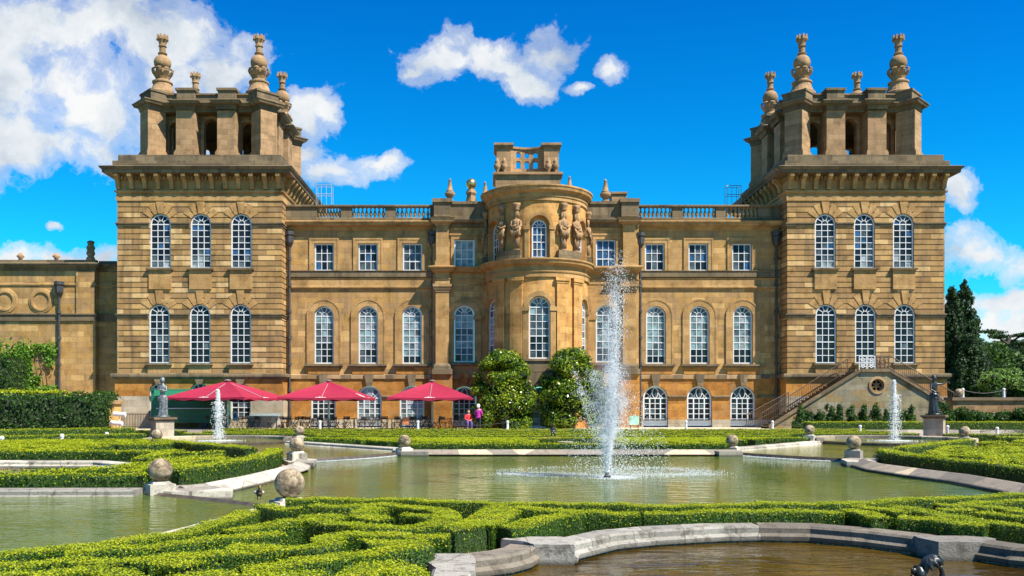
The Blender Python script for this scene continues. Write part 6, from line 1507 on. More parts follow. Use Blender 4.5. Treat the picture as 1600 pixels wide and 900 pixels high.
def statue(label, x, Y, zped, mat, right):
    t = empty('pedestal', (x, Y, gz), ('square cream stone pedestal under the ' + ('dark' if right else 'pale') + ' statue'), 'pedestal', 'statue pedestals')
    r = R_(45)+(.18 if right else -.12); e = MB()
    e.box(x-.62, x+.62, Y-.62, Y+.62, gz, gz+.22, rot=r); e.box(x-.52, x+.52, Y-.52, Y+.52, gz+.22, zped-.2, rot=r); e.build('shaft', M['plinth'], t)
    e = MB(); e.box(x-.58, x+.58, Y-.58, Y+.58, zped-.2, zped-.12, rot=r); e.box(x-.66, x+.66, Y-.66, Y+.66, zped-.12, zped, rot=r); e.build('cap', M['grey'], t)
    ex = MB()
    # drapery from hips to the feet with folds
    H = 2.05; prof = [(.27, .0), (.28, .05), (.24, .3), (.22, .6), (.24, .85), (.23, 1.02), (.19, 1.15)]
    i = len(ex.v); ex.lathe(prof, (0, 0, 0), 40, sy=.82)
    for k in range(i, len(ex.v)):
        vx, vy, vz = ex.v[k]; an = math.atan2(vy, vx); f = 1+(.09*math.cos(9*an+vz*2.2)+.06*math.cos(5*an-1+vz))*(1-vz/1.4); lean = (-.05 if right else .06)*math.sin(vz*2.2)
        ex.v[k] = (vx*f+lean, vy*f, vz)
    for k in range(5):   # bunched cloth at the hips
        z = 1.02-.05*k; ex.tube([(.22*math.cos(a)*1.02, .19*math.sin(a), z+.06*math.sin(a*1.0+k)) for a in [q*.5 for q in range(13)]], .035, 6)
    ex.box(-.34, .34, -.3, .3, -.06, .02)
    ex.ball((0.02 if not right else -.03, -.02, 1.93), .125, 14, 10, sz=1.15); ex.ball((0.02 if not right else -.03, -.135, 1.92), .02, 6, 4)
    ex.ball((0.02 if not right else -.03, .07, 1.99), .09, 10, 8); ex.ball((0.02 if not right else -.03, .0, 2.0), .125, 12, 8)
    if right:
        J = [(0, 0, 1.0, .17, .13), (0, 0, 1.3, .15, .11), (-.01, 0, 1.55, .17, .11), (-.02, 0, 1.72, .08), (-.03, 0, 1.85, .075),
             (.2, 0, 1.62, .07), (.42, -.05, 1.60, .05), (.62, -.05, 1.72, .035), (-.2, 0, 1.60, .07), (-.26, -.12, 1.32, .05), (-.02, -.26, 1.15, .035)]
        fingers(ex, (.62, -.05, 1.72), (1, 0, .25), 1.3); fingers(ex, (-.02, -.26, 1.15), (1, -.1, -.1), 1.3)
    else:
        J = [(0, 0, 1.0, .17, .13), (.02, 0, 1.3, .15, .11), (.03, 0, 1.55, .17, .11), (.02, 0, 1.72, .08), (.02, 0, 1.85, .075),
             (.21, 0, 1.60, .07), (.27, -.12, 1.36, .05), (.05, -.24, 1.42, .035), (-.17, 0, 1.60, .07), (-.24, -.14, 1.42, .05), (-.1, -.2, 1.68, .035)]
        fingers(ex, (.05, -.24, 1.42), (-1, -.1, .1), 1.3); fingers(ex, (-.1, -.2, 1.68), (.5, -.1, 1), 1.3)
    E = [(0, 1), (1, 2), (2, 3), (3, 4), (2, 5), (5, 6), (6, 7), (2, 8), (8, 9), (9, 10)]
    o = skin('statue', J, E, mat, None, extra=ex, origin=(x, Y, zped+.07), scale=1.08)
    tag(o, label, 'statue', 'classical draped statues')
Ys = 50.5
statue('pale lead statue of a draped woman clasping her hands before the green kiosk', X(253.5, Ys), Ys, Z(652, Ys), M['leadst'], False)
statue('dark bronze statue of a draped figure stretching one arm out in front of the stairs', X(1460, Ys), Ys, Z(648.5, Ys), M['bronze'], True)

# parasols
def parasol(label, px, Y, ang, r=4.24, z1=2.40, z2=3.55):
    x = X(px, Y); t = empty('parasol', (x, Y, .2), label, 'parasol', 'large crimson square parasols over the cafe')
    c = [(x+r*math.cos(ang+R_(90*k)), Y+r*math.sin(ang+R_(90*k))) for k in range(4)]; m = MB(); n = 8
    for k in range(4):
        a, b = c[k], c[(k+1) % 4]; g = []
        for i in range(n+1):
            row = []
            for j in range(n+1):
                f = i/n; q = j/n; ex_, ey_ = a[0]+(b[0]-a[0])*q, a[1]+(b[1]-a[1])*q
                sag = -.17*math.sin(math.pi*f)*math.sin(math.pi*q)-.05*math.sin(math.pi*q)*f+.03*math.sin(math.pi*f)
                row.append((x+(ex_-x)*f, Y+(ey_-Y)*f, z2+(z1-z2)*f+sag-.0))
            g.append(row)
        for i in range(n):
            for j in range(n): m.quad(g[i][j], g[i][j+1], g[i+1][j+1], g[i+1][j])
        # valance with shallow scallops
        for j in range(n):
            p, q = g[n][j], g[n][j+1]; dp, dq = .20-.09*(j % 2), .20-.09*((j+1) % 2)
            m.quad(p, q, (q[0], q[1], q[2]-dq), (p[0], p[1], p[2]-dp))
    cn = m.build('canopy', M['crimson'], t)
    # white mark near the middle of each front panel edge
    e = MB()
    for k in range(4):
        a, b = c[k], c[(k+1) % 4]; nx, ny = (a[0]+b[0])/2-x, (a[1]+b[1])/2-Y; L_ = math.hypot(nx, ny); dx, dy = (b[0]-a[0])/6, (b[1]-a[1])/6
        for (u_, w2, h2) in ((-.30, .16, .07), (-.10, .18, .12), (.12, .16, .09), (.30, .14, .06)):
            P = []
            for (su, sf) in ((u_-w2, .985), (u_, .985-h2*.45), (u_+w2, .985)):
                px_ = x+nx*sf+dx*su*.9; py_ = Y+ny*sf+dy*su*.9; P.append((px_, py_, z2+(z1-z2)*sf-.045+.02-.05*sf*.3+.0))
            e.poly(P)
    e.build('printed_mark', M['white'], cn)
    m = MB(); m.tube([(x, Y, .2), (x, Y, z2-.05)], .065, 10); m.lathe([(.1, z2-.05), (.22, z2+.02), (.24, z2+.07), (.02, z2+.12)], (x, Y, 0), 12); m.build('pole', M['steel'], t)
    m = MB()
    for k in range(8):
        a = ang+R_(45*k); rr_ = r if k % 2 == 0 else r/math.sqrt(2); m.tube([(x, Y, z2-.06), (x+rr_*.97*math.cos(a), Y+rr_*.97*math.sin(a), z1-.02-(.06 if k % 2 else 0))], .02, 5); m.tube([(x, Y, 2.3), (x+rr_*.5*math.cos(a), Y+rr_*.5*math.sin(a), (z1+z2)/2-.07)], .015, 5)
    m.build('ribs', M['steel'], t); m = MB(); m.box(x-.4, x+.4, Y-.4, Y+.4, .2, .26); m.build('base_plate', M['iron'], t)
parasol('leftmost crimson parasol overlapping the green kiosk', 356, 59.8, -math.atan2(3.65, 2.15)); parasol('middle crimson parasol of the three', 513.5, 60.4, -math.atan2(2.9, 2.9), 4.1); parasol('rightmost crimson parasol beside the magnolia bush', 675.5, 60.8, -math.atan2(2.9, 2.9), 4.05)

# cafe furniture: one of each built, then copied
def make_chair():
    t = empty('folding_chair', (0, 0, 0), 'x', 'chair', 'dark folding chairs of the cafe')
    m = MB()
    for k in range(5): m.box(-.2, .2, -.19+k*.078, -.13+k*.078, .44, .462)
    m.build('seat', M['dkwood'], t); m = MB()
    for k in range(3): m.box(-.2, .2, .205+k*.012, .225+k*.012, .66+k*.075, .72+k*.075)
    m.build('backrest', M['dkwood'], t)
    for s in (-1, 1):
        m = MB(); m.tube([(s*.21, -.22, 0), (s*.21, .2, .62), (s*.21, .25, .9)], .016, 5); m.build('leg', M['dkwood'], t); m = MB(); m.tube([(s*.185, .24, 0), (s*.185, -.2, .46)], .016, 5); m.build('leg', M['dkwood'], t)
    return t
def make_table():
    t = empty('cafe_table', (0, 0, 0), 'x', 'table', 'dark cafe tables')
    m = MB()
    for k in range(7): m.box(-.45, .45, -.38+k*.11, -.28+k*.11, .72, .745)
    m.build('tabletop', M['dkwood'], t)
    for s in (-1, 1):
        m = MB(); m.tube([(s*.36, -.3, 0), (s*.36, .3, .72)], .02, 5); m.build('leg', M['dkwood'], t); m = MB(); m.tube([(s*.33, .3, 0), (s*.33, -.3, .72)], .02, 5); m.build('leg', M['dkwood'], t)
    return t
ch0, tb0 = make_chair(), make_table(); used = {}
def place(pro, loc, rz, lab):
    o = pro if not used.get(pro.name) else copy_tree(pro); used[pro.name] = True; o.location = loc; o.rotation_euler.z = rz; o['label'] = lab; return o
rr = random.Random(12)
for k, (px, Y) in enumerate(((398, 60.6), (440, 59.2), (462, 61.6), (478, 59.0), (497, 60.9), (520, 59.3), (545, 61.2), (562, 59.1), (598, 61.4), (620, 59.2), (643, 60.6), (664, 61.9), (694, 59.4), (712, 60.9), (378, 62.4))):
    which = 'left' if px < 436 else ('middle' if px < 590 else 'right')
    x = X(px, Y); a = rr.uniform(-.3, .3); place(tb0, (x, Y, .2), a, 'dark slatted cafe table under the %s crimson parasol' % which)
    for (dx, dy, r) in ((-.85, rr.uniform(-.15, .15), R_(90)), (.85, rr.uniform(-.15, .15), R_(-90)), (rr.uniform(-.2, .2), .78, 0)):
        if px == 694 and dx > .5: continue
        place(ch0, (x+dx, Y+dy, .2), r+rr.uniform(-.5, .5), 'dark folding cafe chair pulled up to a table under the %s crimson parasol' % which)
m = MB(); m.box(X(634, 58.7)-.22, X(634, 58.7)+.22, 58.6, 58.66, .55, 1.05); o = m.build('orange_board', plain('orange_board', (.55, .16, .06), .7), None); tag(o, 'small orange board leaning on a cafe table', 'board')

# green kiosk trailer
kx0, kx1, ky = X(236, 61.6), X(346, 61.6), 61.6; kz0, kz1 = .62, Z(610, ky)
k_ = empty('green_kiosk', ((kx0+kx1)/2, ky+1, .2), 'green louvred catering trailer with an open hatch behind the pale statue', 'kiosk')
m = MB(); m.box(kx0, kx1, ky, ky+2.2, kz0, kz0+1.0); m.box(kx0, kx1, ky+1.0, ky+2.2, kz0+1.0, kz1); m.box(kx0, kx0+.7, ky, ky+1.0, kz0+1.0, kz1); m.box(kx1-.3, kx1, ky, ky+1.0, kz0+1.0, kz1)
m.prism([(kx0-.1, ky-.1), (kx1+.1, ky-.1), (kx1+.1, ky+2.3), (kx0-.1, ky+2.3)], kz1, kz1+.08); m.build('body', M['green'], k_)
m = MB()
for q in range(9): z = kz0+1.12+q*.14; m.box(kx0+.7, kx1-.3, ky-.03-.02*(q % 2), ky+.03, z, z+.11)
for q in range(6): z = kz0+.1+q*.14; m.box(kx0+.02, kx1-.02, ky-.035, ky, z, z+.11)
m.build('louvred_boards', M['green'], k_)
m = MB(); P = [(kx0+.6, ky-.02, kz1+.06), (kx1-.1, ky-.02, kz1+.06), (kx1-.1, ky-1.0, kz1+.0), (kx0+.6, ky-1.0, kz1+.0)]
m.poly(P); m.poly([(a, b, c+.04) for a, b, c in P]); m.quad((kx0+.6, ky-1, kz1), (kx1-.1, ky-1, kz1), (kx1-.1, ky-1, kz1-.4), (kx0+.6, ky-1, kz1-.4)); m.build('hatch', M['green2'], k_)
m = MB(); m.box(kx0+.5, kx1+.02, ky-.35, ky, kz0+1.0, kz0+1.06); m.build('counter', M['white'], k_)
for wx in (kx0+1.3, kx1-1.3):
    m = MB(); m.lathe([(.12, -.1), (.3, -.1), (.33, -.06), (.33, .06), (.3, .1), (.12, .1)], (0, 0, 0), 18); m.xform(Matrix.Translation((wx, ky+.15, .53)) @ Matrix.Rotation(R_(90), 4, 'X')); m.build('wheel', M['iron'], k_)
m = MB(); m.lathe([(.15, 0), (.15, 1.0)], (kx0+.9, ky+.8, .0), 6) if False else m.box(kx1-1.1, kx1-.9, ky-.06, ky-.04, kz0+.25, kz0+.5); m.build('notice', M['dkwood'], k_)
# grey drinks cabinet
cx0, cx1, cyy = X(389, 63), X(437, 63), 62.6
c_ = empty('serving_cabinet', ((cx0+cx1)/2, cyy+.3, .2), 'pale grey serving cabinet with three doors at the tower corner', 'cabinet')
m = MB(); m.box(cx0, cx1, cyy, cyy+.7, .25, 1.05); m.build('body', M['grey_c'], c_); m = MB(); m.box(cx0-.05, cx1+.05, cyy-.05, cyy+.75, 1.05, 1.12); m.box(cx0, cx1, cyy+.55, cyy+.7, 1.12, 1.3); m.build('worktop', M['steel'], c_)
for q in range(3): a = cx0+(cx1-cx0)*q/3; m = MB(); m.box(a+.04, cx0+(cx1-cx0)*(q+1)/3-.04, cyy-.02, cyy, .32, 1.0); m.build('door', M['grey_c'], c_)
m = MB(); x = X(367.5, 62); m.box(x-.2, x+.2, 62, 62.05, .75, 1.45); o = m.build('board', M['white'], None); tag(o, 'small white notice board with a blue disc near the parasol pole', 'sign'); m = MB(); m.prism([(x+.13*math.cos(R_(30*k)), 1.12+.2*math.sin(R_(30*k))) for k in range(12)], 0, .02); m.xform(Matrix(((1, 0, 0, 0), (0, 0, 1, 61.985), (0, 1, 0, 0), (0, 0, 0, 1)))); m.build('blue_disc', plain('blue_disc', (.03, .12, .5), .5), o)
m = MB(); x = X(991, 58.2); m.box(x-.32, x+.32, 58.2, 58.26, .55, 1.15); o = m.build('information_board', plain('mint_board', (.35, .62, .45), .6, noise=.4, nscale=2), None); tag(o, 'pale green information board seen through the fountain spray', 'sign'); m = MB(); m.box(x-.3, x-.24, 58.21, 58.25, .2, .55); m.box(x+.24, x+.3, 58.21, 58.25, .2, .55); m.build('post', M['iron'], o)
# ochre pier with telescopes and railing at the left
px0, px1, py_ = X(148, 57.6), X(188, 57.6), 56.6
o_ = empty('garden_pier', ((px0+px1)/2, py_+.5, 0), 'ochre panelled garden pier with a stone cap at the end of the yew hedge', 'pier')
m = MB(); m.box(px0, px1, py_, py_+1.1, gz, 1.95); m.build('body', M['ochre'], o_); m = MB(); m.box(px0-.1, px1+.12, py_-.12, py_+1.2, 1.95, 2.2); m.build('cap', M['cream'], o_)
m = MB(); m.box(px0+.3, px0+1.15, py_-.015, py_+.01, .3, 1.7); m.build('panel', plain('brown_panel', (.30, .18, .06), .8), o_)
for q, (px, py) in enumerate(((186, 647), (181, 661))):
    Yq = 55.5; x, z = X(px, Yq), Z(py, Yq); m = MB(); m.tube([(x-.32, Yq, z+.02), (x+.3, Yq, z-.03)], [.16, .12], 12); m.tube([(x+.28, Yq, z-.03), (x+.42, Yq, z-.04)], [.16, .16], 12); m.tube([(x, Yq+.02, z-.1), (x, Yq+.02, -.1)], .03, 6)
    tag(m.build('floodlight', M['white'], None), ('upper' if q == 0 else 'lower')+' white cylindrical floodlight beside the ochre pier', 'floodlight', 'white floodlights beside the ochre pier')
r_ = empty('iron_railing', (X(212, 61), 61, .2), 'dark iron railing between the ochre pier and the kiosk', 'railing'); m = MB(); a, b = X(190, 61), X(234, 61)
m.tube([(a, 61, 1.25), (b, 61, 1.25)], .03, 6); m.tube([(a, 61, .35), (b, 61, .35)], .025, 6); m.build('rail', M['iron'], r_)
n = 18
bar0 = None
for k in range(n+1):
    x = a+(b-a)*k/n
    if bar0 is None: m = MB(); m.tube([(x, 61, .2), (x, 61, 1.25)], .018, 5); bar0 = m.build('bar', M['iron'], r_)
    else: c = bar0.copy(); COL.objects.link(c); c.location = bar0.location+Vector((x-a, 0, 0))

# ============================================================ PEOPLE
skin_m = plain('skin_tone', (.50, .28, .19), .6, noise=.05)
def person_body(J, E, head, parent, hands, root=0):
    ex = MB(); hx, hy, hz = head
    ex.ball((hx, hy, hz), .098, 16, 12, sz=1.22); ex.ball((hx, hy-.10, hz-.01), .018, 6, 5); ex.ball((hx-.035, hy-.085, hz+.02), .012, 6, 4); ex.ball((hx+.035, hy-.085, hz+.02), .012, 6, 4); ex.tube([(hx-.02, hy-.094, hz-.05), (hx+.02, hy-.094, hz-.05)], .006, 5)
    for s in (-1, 1): ex.ball((hx+s*.098, hy, hz), .022, 6, 5)
    for p, d in hands: fingers(ex, p, d)
    return skin('body', J, E, skin_m, parent, extra=ex, origin=(0, 0, 0), root=root)
# standing, seen from behind
st = empty('person', (0, 0, 0), 'standing person with short white hair, magenta jacket and black trousers seen from behind', 'person')
J = [(0, 0, .92, .13, .1), (0, 0, 1.12, .12, .09), (0, .01, 1.32, .15, .1), (0, .01, 1.42, .07), (0, 0, 1.5, .05), (-.18, 0, 1.35, .055), (-.24, -.02, 1.08, .042), (-.2, -.2, .98, .03),
     (.18, 0, 1.35, .055), (.25, -.03, 1.08, .042), (.16, -.22, 1.02, .03), (-.09, 0, .8, .085), (-.10, -.01, .46, .06), (-.1, .02, .09, .04), (-.11, -.12, .04, .035), (.09, 0, .8, .085), (.10, 0, .46, .06), (.11, .04, .09, .04), (.12, -.10, .04, .035)]
E = [(0, 1), (1, 2), (2, 3), (3, 4), (2, 5), (5, 6), (6, 7), (2, 8), (8, 9), (9, 10), (0, 11), (11, 12), (12, 13), (13, 14), (0, 15), (15, 16), (16, 17), (17, 18)]
person_body(J, E, (0, -.01, 1.60), st, [((-.2, -.2, .98), (.2, -1, .1)), ((.16, -.22, 1.02), (-.3, -1, .2))])
up = lambda J_, idx, g: [tuple(list(J_[i][:3])+[r+g for r in J_[i][3:]]) for i in idx]
mag_ = plain('magenta_cloth', (.42, .02, .28), .85, noise=.2, nscale=12); blk = plain('black_cloth', (.015, .014, .018), .9)
skin('jacket', up(J, [0, 1, 2, 5, 6, 8, 9], .035)+[(0, 0, .84, .165, .14), (-.21, -.16, 1.0, .05), (.19, -.17, 1.03, .05), (0, .0, 1.43, .09)], [(0, 1), (1, 2), (2, 3), (3, 4), (2, 5), (5, 6), (0, 7), (4, 8), (6, 9), (2, 10)], mag_, st)
skin('trousers', up(J, [0, 11, 12, 13, 15, 16, 17], .022), [(0, 1), (1, 2), (2, 3), (0, 4), (4, 5), (5, 6)], blk, st)
m = MB(); m.ball((0, .02, 1.63), .125, 14, 10, sz=1.05, jit=.008); m.ball((0, .05, 1.57), .115, 12, 8, jit=.008); m.build('hair', plain('white_hair', (.72, .68, .55), .9), st, smooth=True)
st.location = (X(747.5, 58.2), 58.2, .2); st.rotation_euler.z = R_(165)
# seated on a cafe chair, facing the camera
se = empty('person', (0, 0, 0), 'seated person in a red top and purple trousers on a cafe chair facing the garden', 'person')
J2 = [(0, 0, .55, .13, .11), (0, .02, .75, .12, .09), (0, .02, .94, .145, .1), (0, .01, 1.04, .065), (0, 0, 1.12, .05), (-.18, 0, .98, .052), (-.25, -.08, .73, .042), (-.1, -.27, .64, .03), (.18, 0, .98, .052), (.25, -.08, .73, .042), (.1, -.27, .64, .03),
      (-.1, -.08, .54, .085), (-.13, -.42, .52, .06), (-.14, -.42, .1, .04), (-.14, -.54, .04, .035), (.1, -.08, .54, .085), (.13, -.42, .52, .06), (.14, -.42, .1, .04), (.14, -.54, .04, .035)]
person_body(J2, E, (0, -.02, 1.22), se, [((-.1, -.27, .64), (.7, -.7, -.1)), ((.1, -.27, .64), (-.7, -.7, -.1))])
skin('top', up(J2, [0, 1, 2, 5, 6, 8, 9], .028)+[(-.14, -.22, .66, .045), (.14, -.22, .66, .045), (0, .01, 1.04, .085)], [(0, 1), (1, 2), (2, 3), (3, 4), (2, 5), (5, 6), (4, 7), (6, 8), (2, 9)], plain('red_cloth', (.62, .03, .04), .85, noise=.15, nscale=10), se)
skin('trousers', up(J2, [0, 11, 12, 13, 15, 16, 17], .02), [(0, 1), (1, 2), (2, 3), (0, 4), (4, 5), (5, 6)], plain('purple_cloth', (.10, .06, .22), .85), se)
m = MB(); m.ball((0, .015, 1.26), .118, 14, 10, sz=1.0, jit=.006); m.build('hair', plain('dark_hair', (.05, .03, .025), .8), se, smooth=True)
se.location = (X(732, 58.5), 58.5, .2); se.rotation_euler.z = R_(12)
place(ch0, (X(732, 58.5), 58.62, .2), R_(12), 'dark folding chair the person in red sits on')

# ============================================================ DUCK, FIGURES, SMALL THINGS
dx_, dy_ = X(405, 16.75), 16.75; dz_ = -.085
dk = empty('duck', (dx_, dy_, dz_), 'brown duck with white flank standing on the weir beside the nearest stone ball', 'duck')
b = MB(); b.ball((0, 0, .13), .075, 14, 10, sz=1.0); i0 = 0
for k in range(len(b.v)): x, y, z = b.v[k]; b.v[k] = (x*.9, y*1.75, z+(y*.35 if y > 0 else 0))
b.tube([(0, -.08, .15), (0, -.12, .2), (0, -.125, .25)], [.045, .03, .026], 10); b.ball((0, -.135, .268), .034, 12, 8); b.tube([(0, .1, .17), (0, .19, .2)], [.035, .008], 8)
for s in (-1, 1): b.tube([(s*.03, .0, .08), (s*.03, .01, .03), (s*.03, -.02, .0)], [.014, .008, .01], 6)
b.xform(Matrix.Translation((dx_, dy_, dz_)) @ Matrix.Rotation(R_(20), 4, 'Z')); b.build('body', plain('duck_brown', (.10, .06, .035), .8, noise=.5, nscale=40), dk, smooth=True)
b = MB(); b.tube([(0, -.16, .262), (0, -.205, .252)], [.016, .012], 8); b.xform(Matrix.Translation((dx_, dy_, dz_)) @ Matrix.Rotation(R_(20), 4, 'Z')); b.build('bill', plain('duck_bill', (.45, .28, .04), .5), dk)
b = MB()
for s in (-1, 1): b.ball((s*.062, .03, .135), .04, 8, 6, sz=.8)
for k in range(len(b.v)): x, y, z = b.v[k]; b.v[k] = (x, y*2-.03, z)
b.xform(Matrix.Translation((dx_, dy_, dz_)) @ Matrix.Rotation(R_(20), 4, 'Z')); b.build('wing', plain('duck_wing', (.5, .45, .4), .7, noise=.4, nscale=30), dk, smooth=True)

# bronze shell bearer in the front pool
bx_, by_ = X(1452, 9.0), 9.0
sb = empty('shell_bearer', (bx_, by_, wz3), 'dark bronze figure holding a fluted shell over its head at the bottom right', 'sculpture')
zt_ = Z(868, 9.0)
ex = MB(); ex.ball((-.10, 0, -.09), .065, 14, 10, sz=1.15); ex.ball((-.10, .02, -.07), .07, 12, 8, jit=.006)
J3 = [(0, 0, -.22, .07, .06), (0, 0, -.30, .09, .07), (0, 0, -.42, .08, .06), (-.05, 0, -.15, .035), (.09, 0, -.2, .04), (.14, .0, -.10, .028), (.1, -.02, .0, .022), (-.12, 0, -.22, .04), (-.2, -.03, -.16, .028), (-.19, -.03, -.09, .022)]
fingers(ex, (.1, -.02, 0), (-.3, 0, 1), .8); fingers(ex, (-.19, -.03, -.09), (.3, 0, 1), .8)
skin('figure', J3, [(0, 1), (1, 2), (0, 3), (0, 4), (4, 5), (5, 6), (0, 7), (7, 8), (8, 9)], M['bronze'], sb, extra=ex, origin=(0, 0, zt_-.10-wz3))
m = MB(); n = 22
for i in range(9):
    t = i/8
    for k in range(n):
        a = 2*math.pi*k/n; r = .10*math.sin(math.pi*(.12+.5*t)); fl = 1+.13*t*math.cos(11*a/1.0); m.v.append((r*fl*math.cos(a)*1.15, r*fl*math.sin(a)*.9, -.09*math.cos(math.pi*(.12+.5*t))+(.02*t*math.cos(11*a))))
for i in range(8):
    for k in range(n): m.f.append((i*n+k, i*n+(k+1) % n, (i+1)*n+(k+1) % n, (i+1)*n+k)); m.m.append(0)
m.f.append(tuple(range(n))); m.m.append(0)
m.xform(Matrix.Translation((bx_+.02, by_, zt_-.085)) @ Matrix.Rotation(R_(150), 4, 'Y')); m.build('shell', M['bronze'], sb)

# little statue on a stone base in the rear bed, planter and ledge
x, Y = X(864, 45.0), 45.0
t = empty('small_sculpture', (x, Y, gz), 'small dark sculpture on a wide stone base in the rear bed left of the fountain', 'sculpture')
m = MB(); m.box(x-.9, x+.9, Y-.5, Y+.5, gz, .08); m.box(x-.55, x+.55, Y-.35, Y+.35, .08, .16); m.build('base', M['cream'], t)
J4 = [(0, 0, .3, .1, .09), (0, 0, .45, .1, .08), (0, 0, .55, .05), (.03, 0, .63, .06), (-.14, 0, .42, .04), (-.12, -.14, .3, .03), (.13, 0, .42, .04), (.16, -.12, .3, .03), (-.07, -.18, .2, .05), (-.1, -.14, .04, .04), (.08, -.18, .2, .05), (.1, -.14, .04, .04)]
skin('figure', J4, [(0, 1), (1, 2), (2, 3), (1, 4), (4, 5), (1, 6), (6, 7), (0, 8), (8, 9), (0, 10), (10, 11)], M['bronze'], t, origin=(0, 0, .16-gz))
x, Y = X(883, 36.2), 36.2
m = MB(); m.lathe([(.16, -.12), (.18, .0), (.3, .22), (.34, .24), (.34, .28), (.28, .28)], (x, Y, 0), 14); tag(m.build('stone_trough', M['plinth']), 'small pale stone bowl behind the far pool kerb beside the fountain', 'bowl')
m = MB(); m.box(-9.0, 16, 44.75, 45.25, -.2, .02); tag(m.build('stone_edging', M['kerb']), 'pale stone edging strip across the rear bed', 'kerb')

# ============================================================ FOUNTAINS
wm, wt, wb = newmat('spray_water'); wb.inputs['Base Color'].default_value = (.93, .96, .98, 1); wb.inputs['Roughness'].default_value = .25
tr = N(wt, 'ShaderNodeBsdfTransparent'); tl = N(wt, 'ShaderNodeBsdfTranslucent', i_Color=(.95, .97, 1, 1)); mx = N(wt, 'ShaderNodeMixShader'); mx.inputs[0].default_value = .45; L(wt, wb.outputs[0], mx.inputs[1]); L(wt, tl.outputs[0], mx.inputs[2])
mx2 = N(wt, 'ShaderNodeMixShader'); mx2.inputs[0].default_value = .40; L(wt, mx.outputs[0], mx2.inputs[1]); L(wt, tr.outputs[0], mx2.inputs[2]); L(wt, mx2.outputs[0], wt.nodes['Material Output'].inputs[0])
OCT = np.array([(1, 0, 0), (-1, 0, 0), (0, 1, 0), (0, -1, 0), (0, 0, 1), (0, 0, -1)], float); OF = np.array([(0, 2, 4), (2, 1, 4), (1, 3, 4), (3, 0, 4), (2, 0, 5), (1, 2, 5), (3, 1, 5), (0, 3, 5)])
def drops(name, P, r, parent, sz=1.4):
    n = len(P); r = np.broadcast_to(r, (n,)); V = (P[:, None, :]+OCT[None]*r[:, None, None]*np.array([1, 1, sz])).reshape(-1, 3)
    Fc = (OF[None]+np.arange(n)[:, None, None]*6).reshape(-1, 3); me = bpy.data.meshes.new(name); o_ = np.array(wloc(parent))
    me.vertices.add(len(V)); me.vertices.foreach_set('co', (V-o_).astype(np.float32).ravel()); me.loops.add(Fc.size); me.loops.foreach_set('vertex_index', Fc.astype(np.int32).ravel())
    me.polygons.add(len(Fc)); me.polygons.foreach_set('loop_start', np.arange(0, Fc.size, 3, dtype=np.int32)); me.polygons.foreach_set('loop_total', np.full(len(Fc), 3, dtype=np.int32))
    me.materials.append(wm); me.update(calc_edges=True); o = bpy.data.objects.new(name, me); COL.objects.link(o); o.parent = parent; return o
fx_, fy_ = X(949, 23.8), 23.8
ft = empty('fountain', (fx_, fy_, wz), 'tall main fountain throwing white spray from the middle of the main pool', 'fountain')
m = MB(); m.lathe([(.10, -.2), (.10, .06), (.06, .1), (.05, .16)], (fx_, fy_, wz), 12); m.build('nozzle', M['bronze'], ft)
m = MB()
for k in range(18):    # ropes of water leaving the nozzle
    a = rnd.uniform(0, 6.28); sp = rnd.uniform(.02, .24); h = rnd.uniform(1.6, 3.0)*(1-sp*.9); n = 8
    ddx = sp*math.cos(a); P = []
    for q in range(n+1): t = q/n; P.append((fx_+ddx*1.6*t*h/2+rnd.uniform(-.01, .01), fy_+sp*math.sin(a)*1.6*t*h/2, wz+h*t+.02))
    m.tube(P, [.010]+[.009*(1-.8*q/n) for q in range(1, n+1)], 5)
m.build('water_jet', wm, ft)
def U_(n): return nr.uniform(0, 1, n)
n = 17000; z = 6.4*(1-np.sqrt(1-U_(n)))**.8; sg = (.026+.027*z)*(1+.2*np.sin(z*5))
P = np.stack([fx_+.045*z+nr.normal(0, 1, n)*sg, fy_+nr.normal(0, 1, n)*sg, wz+z], 1); drops('water_column', P, nr.uniform(.003, .012, n), ft)
n = 8000; k = nr.integers(0, 16, n); a = k*2*math.pi/16+nr.normal(0, .10, n); t = U_(n)**.7; H = 2.1+.9*np.sin(k*2.7); th = .25+.09*np.sin(k*4.1)
z = H*(2*t-t*t)*.98; rr_ = th*t*H*.95; P = np.stack([fx_+rr_*np.cos(a)+nr.normal(0, 1, n)*.03*(.5+4*t), fy_+rr_*np.sin(a)+nr.normal(0, 1, n)*.02*(1+3*t), wz+z+nr.normal(0, .05, n)*t], 1); PC = P
n = 800; t = U_(n)**.8; P = np.stack([fx_-.95*t+nr.normal(0, 1, n)*.03*(1+t), fy_-.3*t+nr.normal(0, .04, n), wz+3.0*t+nr.normal(0, .06, n)], 1); P = np.concatenate([PC, P]); drops('spray_cone', P, nr.uniform(.003, .011, len(P)), ft)
n = 5200; t = U_(n); a = U_(n)*6.28; r0 = .2+1.7*U_(n)**1.6; z = (3.6-1.5*r0)*U_(n)**1.0; z = np.clip(z, .02, 4)
P = np.stack([fx_+.35+r0*np.cos(a)*.85, fy_+.8+r0*np.sin(a), wz+z], 1); drops('falling_drops', P, nr.uniform(.005, .014, n)*np.where(U_(n) < .03, 2.0, 1), ft, 1.1)
mt = bpy.data.materials.new('fine_mist'); mt.use_nodes = True; tt_ = mt.node_tree; tt_.nodes.clear()
pv = N(tt_, 'ShaderNodeVolumePrincipled'); pv.inputs['Color'].default_value = (.97, .98, 1, 1); pv.inputs['Density'].default_value = .42; pv.inputs['Anisotropy'].default_value = .2
